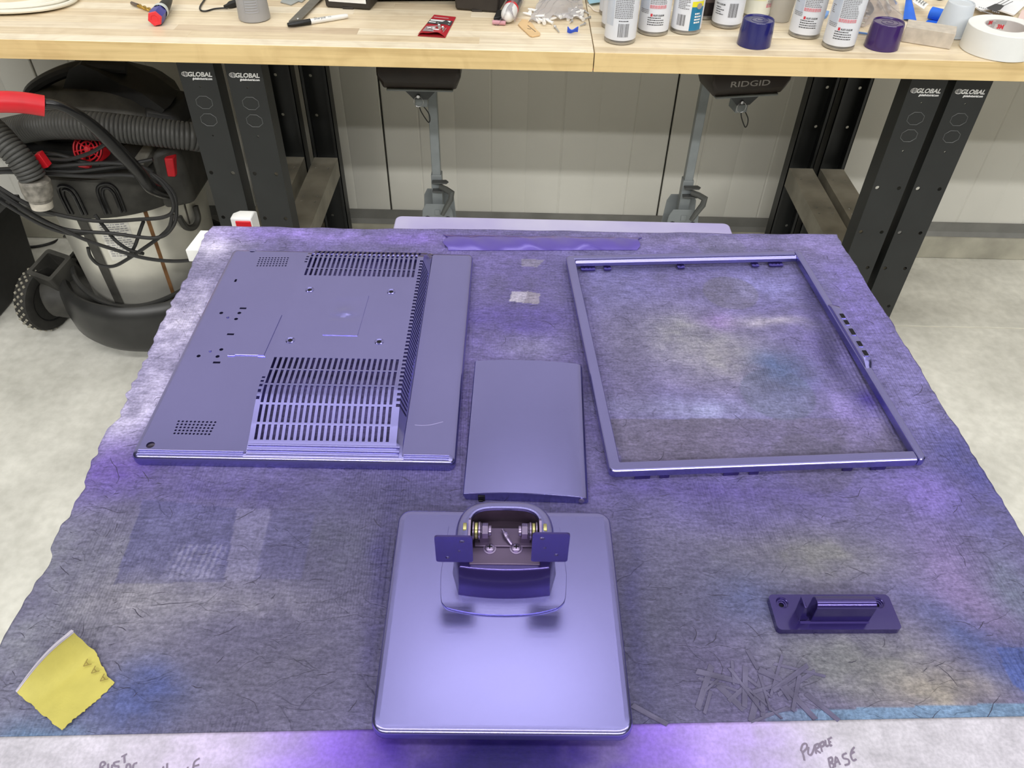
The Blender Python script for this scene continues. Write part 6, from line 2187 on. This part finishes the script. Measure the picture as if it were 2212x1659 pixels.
# grey cup and bits at left
c = on(553, 51) + Vector((-0.011, 0.033, 0))
t = thing('grey_cup', 'grey plastic cup with a ribbed panel, beside the black cable', 'cup', c)
GREYP = mat('matte_grey_plastic', (168, 168, 170), rough=0.5, var=0.03)
MB().lathe([(0.0, 0.0), (0.028, 0.0), (0.0325, 0.001), (0.0335, 0.004), (0.0315, 0.055), (0.0285, 0.11), (0.027, 0.11), (0.030, 0.05), (0.031, 0.006), (0.0, 0.004)], 48, c).obj('cup_wall', GREYP, t)
f = facing(c) - 0.12


def cupp(a, zz, o):
    r_ = 0.0335 - 0.002 * zz / 0.055 + o
    return Vector((c.x + r_ * math.cos(a), c.y + r_ * math.sin(a), c.z + zz))


for k in range(7):
    zz = 0.026 + k * 0.0052
    MB().tube([cupp(f - 0.36 + 0.12 * q, zz, 0.0004) for q in range(7)], 0.0011, 6).obj('rib', GREYP, t)
MB().ring([cupp(f + s, zz, 0.0003) for s, zz in ((-0.46, 0.021), (-0.2, 0.0205), (0.1, 0.0205), (0.44, 0.021), (0.46, 0.04), (0.44, 0.07), (0.1, 0.071), (-0.2, 0.071), (-0.44, 0.07), (-0.46, 0.04))], 0.0011, 6).obj('panel_edge', GREYP, t)

# black cable with plug
t = thing('plug_cable', 'thin black cable ending in a small plug beside the grey cup', 'cable', on(470, 20))
MB().tube(smooth_path([on(452, -14) + dz * .002, on(443, 0) + dz * .002, on(433, 16) + dz * .002, on(434, 24) + dz * .002, on(445, 26) + dz * .002, on(465, 21) + dz * .002, on(492, 20) + dz * .003], 8), 0.0018, 8).obj('cable', BLACK_PLASTIC, t)
p0, p1 = on(491, 19) + dz * 0.006, on(514, 13) + dz * 0.007
ax = (p1 - p0).normalized()
MB().tube([p0 - ax * 0.006, p0, p0 + ax * 0.004, p0 + ax * 0.008, p1, p1 + ax * 0.004], [0.0035, 0.004, 0.0055, 0.0078, 0.0080, 0.006], 6).obj('plug', BLACK_PLASTIC, t)

# multi-bit screwdriver
a0, a1 = on(338, 58), on(386, -6)
ax = (a1 - a0).normalized()
t = thing('screwdriver', 'blue handled screwdriver with red end, pointing away from the bench edge', 'screwdriver', a0)
rS = 0.0150
b0 = a0 + dz * rS + ax * 0.001
Mscr = frame(b0, dz, dz.cross(ax))
Mscr = Matrix.Identity(4)
sx = Vector((ax.y, -ax.x, 0))
for i in range(3):
    Mscr[i][0], Mscr[i][1], Mscr[i][2], Mscr[i][3] = sx[i], dz[i], ax[i], b0[i]
Mscr = Mscr @ Matrix.Rotation(R(12), 4, 'Z')
MB().lathe([(0.0, 0.0016), (0.0075, 0.0016), (0.0085, 0.0004), (0.0138, 0.0), (0.0148, 0.0014), (0.0148, 0.006)], 6, (0, 0, 0), Mscr).obj('end_cap', mat('coral_red_plastic', (232, 58, 66), rough=0.4), t, smooth=20)
MB().lathe([(0.0148, 0.006), (0.0154, 0.010), (0.0158, 0.026), (0.0150, 0.040), (0.0142, 0.046)], 6, (0, 0, 0), Mscr).obj('handle', mat('ultramarine_plastic', (62, 62, 150), rough=0.35), t, smooth=20)
MB().lathe([(0.0146, 0.046), (0.0156, 0.048), (0.0154, 0.056), (0.0130, 0.064), (0.0115, 0.066)], 24, (0, 0, 0), Mscr).obj('collar', mat('light_grey_collar', (196, 202, 200), rough=0.4), t)
MB().lathe([(0.0112, 0.066), (0.0115, 0.09), (0.0085, 0.115), (0.0065, 0.13)], 20, (0, 0, 0), Mscr, False, True).obj('ferrule', BLACK_PLASTIC, t)
MB().lathe([(0.0036, 0.13), (0.0036, 0.185), (0.0, 0.187)], 10, (0, 0, 0), Mscr).obj('shank', STEEL, t)

# small gold drill bit behind it
p0, p1 = on(285, 11) + dz * 0.0045, on(329, 27) + dz * 0.0045
t = thing('drill_bit', 'short gold coloured drill bit with grey shank, behind the screwdriver', 'drill bit', p0)
m_ = p0.lerp(p1, 0.36)
MB().tube([p0, p0.lerp(m_, 0.1), m_], [0.003, 0.0042, 0.0042], 6).obj('shank', mat('grey_shank', (120, 108, 100), rough=0.35, metal=0.8), t)
axd = (p1 - m_)
sdv = Vector((-axd.y, axd.x, 0)).normalized()
for ph in (0, PI):
    q_ = [m_ + axd * (k / 18) + sdv * (0.0021 * math.cos(k * 0.5 + ph)) + dz * (0.0021 * math.sin(k * 0.5 + ph)) for k in range(19)]
    MB().tube(q_, 0.0027, 7).obj('flute', mat('gold_titanium', (196, 160, 76), rough=0.3, metal=0.85), t)

# white rope coil at the far left
t = thing('cable_coil', 'coil of white cable at the back left end of the bench', 'coil', on(10, 10))
cc_ = on(-25, 38) + Vector((0, 0.105, 0))
rn = random.Random(6)
ROPE = mat('white_cable', (232, 228, 214), rough=0.5, var=0.05)
for k in range(11):
    r_ = 0.088 + 0.0095 * (k % 6) + rn.uniform(-.002, .002)
    zz = 0.0045 + 0.0085 * (k // 6) + (0.004 if k % 2 else 0)
    MB().ring([(cc_.x + r_ * 1.05 * math.cos(a) + 0.002 * math.sin(3 * a + k), cc_.y + r_ * 0.72 * math.sin(a), cc_.z + zz + 0.0015 * math.sin(2 * a + k)) for a in np.linspace(0, 2 * PI, 56, endpoint=False)], 0.0044, 8).obj('turn', ROPE, t)

# flat grey brackets
t = thing('flat_bracket', 'flat grey metal bracket lying behind the steel blade', 'bracket', on(625, 4))
pl = [on(p[0], p[1]) for p in ((606, 6), (629, 12), (645, 4), (652, 6), (662, -2), (640, -14), (615, -6))]
MB().loft([[tuple(p) for p in pl], [(p.x, p.y, p.z + 0.002) for p in pl]]).obj('plate', mat('pale_zinc_plate', (176, 182, 184), rough=0.4, metal=0.5), t)

# red zip bag with screws
q = [on(902, 78), on(962, 82), on(985, 38), on(938, 33)]
t = thing('red_zip_bag', 'small red plastic bag with a few steel screws inside', 'bag', q[0].lerp(q[2], 0.5))
REDFILM = mat('red_film', (205, 60, 66), rough=0.3, trans=0.25, var=0.08)


def sheet(q, nu, nv, zf, name, m, parent, thick=0.0003):
    vs, fs = [], []
    for i in range(nu + 1):
        for j in range(nv + 1):
            u, v = i / nu, j / nv
            p = (q[0] * (1 - u) + q[1] * u) * (1 - v) + (q[3] * (1 - u) + q[2] * u) * v
            vs.append((p.x, p.y, p.z + zf(u, v)))
    for i in range(nu):
        for j in range(nv):
            a = i * (nv + 1) + j
            fs.append((a, a + nv + 1, a + nv + 2, a + 1))
    return MB().add(vs, fs).obj(name, m, parent, smooth=60, solid=thick)


sheet(q, 16, 16, lambda u, v: 0.0008, 'bag_back', REDFILM, t)
bulge = lambda u, v: 0.0015 + 0.008 * math.sin(u * PI) * (1 - v) ** 0.6 * (0.5 + 0.5 * math.cos(v * 3)) + 0.002 * math.sin(u * 9 + 1) * (1 - v)
sheet([q[0].lerp(q[3], 0.02), q[1].lerp(q[2], 0.02), q[1].lerp(q[2], 1), q[0].lerp(q[3], 1)], 18, 18, lambda u, v: bulge(u, v) if v > 0.52 else bulge(u, v), 'bag_front', mat('red_front_film', (198, 52, 62), rough=0.25, trans=0.15, var=0.06), t)
win = lambda u, v: (q[0] * (1 - u) + q[1] * u) * (1 - v) + (q[3] * (1 - u) + q[2] * u) * v + dz * (bulge(u, v) + 0.0008)
MB().add([win(u, v) for u, v in ((0.12, 0.10), (0.5, 0.06), (0.88, 0.12), (0.9, 0.36), (0.5, 0.42), (0.1, 0.36))], [(0, 1, 2, 3, 4, 5)]).obj('clear_window', mat('clear_window_film', (196, 180, 182), rough=0.2, trans=0.3), t)
lbv = [win(u, v) for u, v in ((0.02, 0.52), (0.35, 0.51), (0.7, 0.51), (0.98, 0.52), (0.98, 0.76), (0.7, 0.76), (0.35, 0.76), (0.02, 0.76))]
MB().add(lbv, [(0, 1, 6, 7), (1, 2, 5, 6), (2, 3, 4, 5)]).obj('black_print_block', PRINT_BLACK, t)
for v0, v1, ua, ub in ((0.66, 0.73, 0.06, 0.9), (0.57, 0.62, 0.06, 0.34), (0.56, 0.58, 0.42, 0.92), (0.84, 0.855, 0.1, 0.75)):
    MB().add([win(u, v) + dz * 0.0005 for u, v in ((ua, v0), (ub, v0), (ub, v1), (ua, v1))], [(0, 1, 2, 3)]).obj('white_print', LOGO_WHITE, t, smooth=0)


def screw(p, d, length, r_, parent, name='screw', m=None):
    d = Vector(d).normalized()
    p = Vector(p)
    return MB().tube([p, p + d * 0.0012, p + d * 0.0022, p + d * 0.0024, p + d * length * 0.85, p + d * length], [r_ * 2.0, r_ * 2.1, r_ * 1.1, r_, r_ * 0.9, r_ * 0.2], 8).obj(name, m or ZINC, parent)


for u, v, dx, dy in ((0.25, 0.2, 1, 0.2), (0.62, 0.34, 0.2, -1), (0.72, 0.18, -0.4, 1), (0.42, 0.16, 1, -0.3), (0.8, 0.26, 0.1, -1)):
    screw(win(u, v) + dz * 0.0022, (dx, dy, 0), 0.018, 0.0016, t)

# loose screws near the seam
for k, (px, py, ex, ey, lab) in enumerate(((1212, 66, 1196, 70, 'x'), (1198, 60, 1208, 72, 'loose steel screw nearest the bench front, left of the blue clip'), (1264, 54, 1252, 58, 'loose steel screw directly behind the blue clip'),
                                           (1236, 48, 1231, 51, 'loose steel screw just right of the bag of anchors, standing on its head'), (1275, 40, 1262, 43, 'loose steel screw close to the worktop seam'),
                                           (1262, 27, 1272, 32, 'loose steel screw farthest back, near the spool'))):
    if k == 0:
        continue
    p, q2 = on(px, py), on(ex, ey)
    d = q2 - p
    t = MB().tube([p + dz * .003, p + d * .1 + dz * .003, p + d * .14 + dz * .003, p + d * 0.9 + dz * .0022, p + d + dz * .002], [0.0031, 0.0032, 0.0017, 0.0015, 0.0004], 8).obj('loose_screw', ZINC, loc=p)
    tag(t, lab, 'screw', 'loose screws near the seam')

# blue plastic clip
p = on(1237, 74)
t = thing('blue_clip', 'small bright blue curved plastic clip near the seam', 'clip', p)
vs, fs = [], []
N = 12
for i in range(N + 1):
    u = -1 + 2 * i / N
    for k in range(5):
        v = k / 4
        vs.append((p.x + 0.0115 * u, p.y + 0.006 * (1 - v) + 0.004 * u * u, p.z + 0.001 + 0.013 * v * (0.55 + 0.45 * abs(u) ** 1.6) + 0.0015 * math.sin(u * 3)))
for i in range(N):
    for k in range(4):
        a = i * 5 + k
        fs.append((a, a + 5, a + 6, a + 1))
MB().add(vs, fs).obj('clip_shell', mat('bright_blue_plastic', (36, 88, 225), rough=0.35), t, solid=0.0015)

# tan fibreboard tag
pts = [(1128, 44), (1119, 55), (1126, 62), (1144, 79), (1150, 81), (1166, 78), (1167, 74), (1158, 66), (1150, 54), (1140, 46)]
pl = [on(*p_) for p_ in pts]
t = thing('tan_tag', 'thin tan wooden tag with a cut slit, lying before the bag of anchors', 'tag', pl[3])
MB().loft([[(p_.x, p_.y, p_.z) for p_ in pl], [(p_.x, p_.y, p_.z + 0.003) for p_ in pl]]).obj('tag_body', mat('tan_wood', (222, 188, 140), rough=0.6, var=0.06), t, bevel=0.0006)
s0, s1 = on(1140, 58), on(1157, 72)
MB().tube([s0 + dz * 0.0031, s1 + dz * 0.0031], 0.0009, 6, flat=0.3).obj('slit', mat('dark_slit', (96, 84, 74), rough=0.8), t)
s0, s1 = on(1139, 65), on(1147, 66)
MB().tube([s0 + dz * 0.0031, s1 + dz * 0.0031], 0.0012, 6, flat=0.3).obj('slit', MATS['dark_slit'], t)

# sealed bag holding a white cartridge with red ring
a0, a1 = on(1095, 55), on(1122, 0)
t = thing('caulk_cartridge', 'white and black cartridge with a red ring, wrapped in a clear bag', 'cartridge', a0)
ax = (a1 - a0).normalized()
b0 = a0 + dz * 0.017
P_ = lambda prof: MB().tube([b0 + ax * s for s, r_ in prof], [r_ for s, r_ in prof], 24)
P_([(0.0, 0.004), (0.002, 0.009), (0.010, 0.0145), (0.020, 0.0162), (0.046, 0.0162)]).obj('white_nose', WHITE_PLASTIC, t)
P_([(0.046, 0.0164), (0.058, 0.0164)]).obj('red_ring', RED_PLASTIC, t)
P_([(0.058, 0.0160), (0.075, 0.0162), (0.11, 0.0162)]).obj('black_barrel', mat('grey_black_barrel', (74, 74, 78), rough=0.3), t)
FILM = mat('clear_film', (235, 232, 236), rough=0.18, trans=0.9, ior=1.05, var=0.02)
q = [on(1066, 56), on(1112, 57), on(1137, -6), on(1099, -8)]
sheet(q, 16, 20, lambda u, v: 0.002 + 0.034 * math.exp(-((u - 0.68) / 0.27) ** 2) + 0.002 * math.sin(u * 23 + v * 11), 'clear_bag', FILM, t)
p_ = on(1074, 40)
MB().hexa([on(1066, 46), on(1086, 44), on(1092, 30), on(1074, 28)], [v_ + dz * 0.008 for v_ in (on(1066, 46), on(1086, 44), on(1092, 30), on(1074, 28))]).obj('black_insert', BLACK_PLASTIC, t, bevel=0.002)
MB().tube([on(1064, 53) + dz * 0.005, on(1092, 55) + dz * 0.005], 0.0045, 10).obj('pink_insert', mat('pink_plastic', (204, 150, 160), rough=0.5), t)

# clear bag of white wall anchors
q = [on(1140, 52), on(1262, 44), on(1256, -4), on(1172, -10)]
t = thing('anchor_bag', 'clear plastic bag spilling white wall anchors, in front of the cable spool', 'bag', q[0].lerp(q[2], 0.5))
crumples = lambda u, v: 0.003 + 0.030 * math.exp(-((u - 0.5) / 0.30) ** 2 - ((v - 0.6) / 0.5) ** 2) + 0.004 * math.sin(u * 17 + v * 9) * math.sin(v * 13 + 2) + 0.003 * math.sin(u * 31 - v * 21)
sheet(q, 30, 26, lambda u, v: max(0.002, crumples(u, v)), 'clear_bag', mat('milky_film', (240, 238, 240), rough=0.2, trans=0.75, ior=1.08, var=0.02), t)
rn = random.Random(9)
ANCH = mat('white_nylon', (240, 238, 234), rough=0.45, var=0.02)
spots = [(1146, 30), (1139, 34), (1150, 26), (1160, 48), (1170, 51), (1180, 48), (1175, 54), (1186, 52), (1192, 46), (1212, 40), (1220, 36), (1228, 42), (1236, 24), (1244, 22), (1252, 27), (1246, 34), (1238, 36), (1230, 28), (1256, 36), (1240, 30), (1224, 42), (1248, 40), (1255, 44), (1166, 44), (1204, 44)]
for px, py in spots:
    a = rn.uniform(0, PI)
    p_ = on(px, py) + dz * rn.uniform(0.004, 0.009)
    d = Vector((math.cos(a), math.sin(a) * 0.7, rn.uniform(-0.1, 0.3)))
    d.normalize()
    MB().tube([p_ - d * 0.010, p_ - d * 0.009, p_ - d * 0.0085, p_ + d * 0.003, p_ + d * 0.0105], [0.0042, 0.0044, 0.0030, 0.0029, 0.0015], 8).obj('wall_anchor', ANCH, t)

# spool of black wire with white flanges
c = on(1206, -16) + Vector((0, 0.035, 0))
t = thing('wire_spool', 'spool of black wire with white flanges behind the bag of anchors', 'spool', c)
Msp = Matrix.Translation(c)
MB().lathe([(0.02, 0.0), (0.085, 0.0), (0.0855, 0.002), (0.085, 0.0085), (0.074, 0.010), (0.02, 0.009)], 56, (0, 0, 0), Msp, True, True).obj('flange', WHITE_PLASTIC, t)
for k in range(6):
    MB().ring([(c.x + 0.067 * math.cos(a), c.y + 0.067 * math.sin(a), c.z + 0.013 + 0.0052 * k) for a in np.linspace(0, 2 * PI, 48, endpoint=False)], 0.0030, 8).obj('wire_turn', BLACK_PLASTIC, t)
MB().lathe([(0.02, 0.010), (0.066, 0.010), (0.066, 0.043), (0.02, 0.043)], 40, (0, 0, 0), Msp).obj('spool_core', BLACK_PLASTIC, t)
MB().lathe([(0.02, 0.043), (0.085, 0.043), (0.0855, 0.046), (0.085, 0.050), (0.02, 0.050)], 56, (0, 0, 0), Msp, True, True).obj('flange', WHITE_PLASTIC, t)

# pale blue face mask with ear loop
q = [on(1272, 14), on(1300, 10), on(1296, -14), on(1262, -10)]
t = thing('face_mask', 'pale blue disposable face mask with white ear loop, behind the leftmost cans', 'mask', q[0])
sheet(q, 8, 8, lambda u, v: 0.006 + 0.012 * math.sin(u * PI) * math.sin(v * PI) + 0.002 * math.sin(v * 20), 'mask_cloth', mat('pale_blue_cloth', (160, 200, 216), rough=0.8), t, 0.001)
MB().tube(smooth_path([on(1270, 12) + dz * .003, on(1277, 17) + dz * .002, on(1283, 24) + dz * .002, on(1292, 27) + dz * .002, on(1300, 26) + dz * .002], 5), 0.0016, 6).obj('ear_loop', mat('white_elastic', (236, 226, 212), rough=0.7), t)

# things behind the right hand cans: clear bag of fittings, tape with label, pliers, brush pack
q = [on(1836, 68), on(1950, 50), on(1930, -6), on(1850, -8)]
t = thing('fittings_bag', 'clear bag of small shiny fittings behind the purple cap', 'bag', q[0].lerp(q[2], 0.5))
sheet(q, 24, 20, lambda u, v: max(0.002, 0.006 + 0.018 * math.exp(-((u - 0.4) / 0.3) ** 2 - ((v - 0.5) / 0.4) ** 2) + 0.003 * math.sin(u * 19 + v * 13)), 'clear_bag', FILM, t)
for px, py, r_ in ((1868, 34, 0.006), (1866, 48, 0.006), (1862, 58, 0.005), (1919, 30, 0.0042), (1897, 16, 0.005), (1872, 42, 0.004)):
    p_ = on(px, py)
    MB().lathe([(r_ * 0.5, 0.002), (r_, 0.003), (r_ * 1.05, 0.006), (r_, 0.009), (r_ * 0.5, 0.010)], 12, p_, None, True, True).obj('fitting', mat('chrome_fitting', (214, 210, 204), rough=0.15, metal=0.95), t)
for (xa, ya_), (xb, yb_) in (((1914, 8), (1919, 30)), ((1896, 10), (1902, 24))):
    MB().tube([on(xa, ya_) + dz * 0.006, on(xb, yb_) + dz * 0.006], 0.0035, 10).obj('clear_tube', FROST, t)
MB().tube(smooth_path([on(1836, 70) + dz * .003, on(1850, 73) + dz * .003, on(1872, 76) + dz * .003], 4), 0.0022, 6).obj('zip_seal', mat('blue_zip', (110, 150, 214), rough=0.4), t)
MB().tube(smooth_path([on(1926, -6) + dz * .004, on(1931, 4) + dz * .004, on(1935, 12) + dz * .004], 4), 0.0018, 6).obj('zip_seal', MATS['blue_zip'], t)
p_ = [on(*v_) for v_ in ((1776, 44), (1786, 38), (1790, 30), (1782, 28), (1772, 40))]
tag(MB().loft([[(v_.x, v_.y, v_.z) for v_ in p_], [(v_.x, v_.y, v_.z + 0.006) for v_ in p_]]).obj('tape_scrap', mat('light_blue_scrap', (120, 160, 220), rough=0.6), loc=p_[0]), 'light blue tape scrap showing between the two right cans', 'tape')

t = thing('pliers', 'dark grey pliers jaw standing out behind the foremost can', 'pliers', on(1874, 30))
MB().tube(smooth_path([on(1870, 40) + dz * .006, on(1880, 32) + dz * .008, on(1874, 20) + dz * .010, on(1868, 14) + dz * .010, on(1872, 6) + dz * .010], 5), [0.004] * 6 + [0.006] * 8 + [0.0045] * 7, 8).obj('jaw', mat('gunmetal', (96, 92, 88), rough=0.4, metal=0.7), t)
MB().tube(smooth_path([on(1872, 8) + dz * .008, on(1862, -6) + dz * .008, on(1840, -20) + dz * .008], 5), 0.005, 8).obj('grip', BLACK_PLASTIC, t)

t = thing('tape_tag', 'blue masking tape with a white printed tag, behind the grey block', 'tape', on(1975, 40))
q = [on(1950, 44), on(1980, 52), on(1965, 14), on(1952, 12)]
sheet(q, 10, 10, lambda u, v: 0.002 + 0.012 * v + 0.004 * math.sin(u * 3), 'blue_tape', BLUE_TAPE, t, 0.0004)
q = [on(1966, 20), on(1990, 36), on(2001, 26), on(1977, 10)]
sheet(q, 6, 6, lambda u, v: 0.016 + 0.003 * math.sin(v * 3), 'paper_tag', mat('white_tag_paper', (240, 240, 238), rough=0.6), t, 0.0004)
tg = MB()
rn = random.Random(5)
for k in range(5):
    for s_ in range(4):
        u, v = 0.1 + 0.2 * s_ + rn.uniform(0, .05), 0.2 + 0.14 * k
        pq = [(q[0] * (1 - a) + q[1] * a) * (1 - b) + (q[3] * (1 - a) + q[2] * a) * b + dz * 0.0195 for a, b in ((u, v), (u + 0.12, v), (u + 0.12, v + 0.06), (u, v + 0.06))]
        tg.add(pq, [(0, 1, 2, 3)])
tg.obj('tag_print', PRINT_BLACK, t, smooth=0)
# little roll of blue tape
p0, p1 = on(2003, 42), on(2036, 50)
ax = (p1 - p0).normalized()
rT = 0.0125
t = thing('blue_tape_curl', 'small rolled-up curl of blue masking tape behind the grey block', 'tape', p0)
vs, fs = [], []
N = 40
bck = Vector((-ax.y, ax.x, 0))
for i in range(N + 1):
    a = -PI / 2 - 0.9 + 2 * PI * 1.15 * i / N
    r_ = rT * (1 - 0.10 * i / N)
    for s_ in (0, 1):
        vs.append(p0 + bck * 0.006 + ax * ((p1 - p0).length * s_) + bck * (r_ * math.cos(a)) + dz * (rT + 0.0008 + r_ * math.sin(a)))
for i in range(N):
    fs.append((2 * i, 2 * i + 1, 2 * i + 3, 2 * i + 2))
MB().add(vs, fs).obj('rolled_tape', BLUE_TAPE, t, smooth=60, solid=0.0006)
q = [on(1994, 52), on(2034, 57), on(2030, 46), on(2004, 44)]
sheet(q, 4, 4, lambda u, v: 0.001 + 0.002 * u, 'tape_tail', BLUE_TAPE, t, 0.0004)

# brush pack (white card with a printed brush)
q = [on(2112, 38), on(2190, 36), on(2240, -8), on(2062, -4)]
t = thing('brush_pack', 'white printed package with a picture of a black brush, behind the tape roll', 'package', q[0].lerp(q[2], 0.5))
wv_ = lambda u, v: 0.010 + 0.014 * math.sin(u * PI) * (0.4 + 0.6 * v) + 0.006 * (1 - v) * math.cos(u * 3)
sheet(q, 20, 14, wv_, 'pack_sheet', mat('white_pack', (240, 241, 244), rough=0.45, var=0.02), t, 0.003)
pt = lambda px, py: (lambda b: b + dz * 0.0)(at(px, py, Z + 0.0275))
MB().add([at(px, py, Z + 0.0272) for px, py in ((2130, 17), (2150, 8), (2158, 9), (2170, 12), (2160, 22), (2152, 24), (2136, 20))], [tuple(range(6, -1, -1))]).obj('printed_brush', PRINT_BLACK, t, smooth=0)
for (xa, ya_), (xb, yb_) in (((2152, 9), (2175, -3)), ((2160, 11), (2184, -2)), ((2167, 13), (2188, 3)), ((2134, 20), (2152, 24))):
    MB().tube([at(xa, ya_, Z + 0.0272), at(xb, yb_, Z + 0.0272)], 0.0010, 5, flat=0.3).obj('printed_tines', PRINT_BLACK, t)
pr = MB()
rn = random.Random(3)
for row, (x0_, y0_, x1_, y1_) in enumerate(((2114, 14, 2160, 27), (2111, 19, 2148, 31))):
    n = 11
    for k in range(n):
        if rn.random() < 0.15:
            continue
        u = k / n
        px, py = x0_ + (x1_ - x0_) * u, y0_ + (y1_ - y0_) * u
        pr.add([at(px + dx, py + dy, Z + 0.0268) for dx, dy in ((0, 2.2), (2.8, 3.0), (3.2, 0.8), (0.6, 0))], [(0, 1, 2, 3)])
pr.obj('pack_print', PRINT_GREY, t, smooth=0)
q = [on(2196, 46), on(2250, 62), on(2250, 20), on(2204, 30)]
tag(sheet(q, 6, 6, lambda u, v: 0.004 + 0.004 * v, 'pink_packet', mat('pale_pink_packet', (232, 206, 200), rough=0.5), None, 0.001), 'pale pink flat packet at the right end, behind the tape roll', 'packet')
# black rubber foot of something at the back
c = on(2027, -2)
t = thing('black_clamp_foot', 'round black rubber foot at the back edge of the view, behind the pale cup', 'foot', c)
MB().lathe([(0.0, 0.0), (0.010, 0.0), (0.0125, 0.003), (0.0125, 0.012), (0.009, 0.016), (0.006, 0.05), (0.0, 0.05)], 12, c).obj('rubber_foot', BLACK_PLASTIC, t)
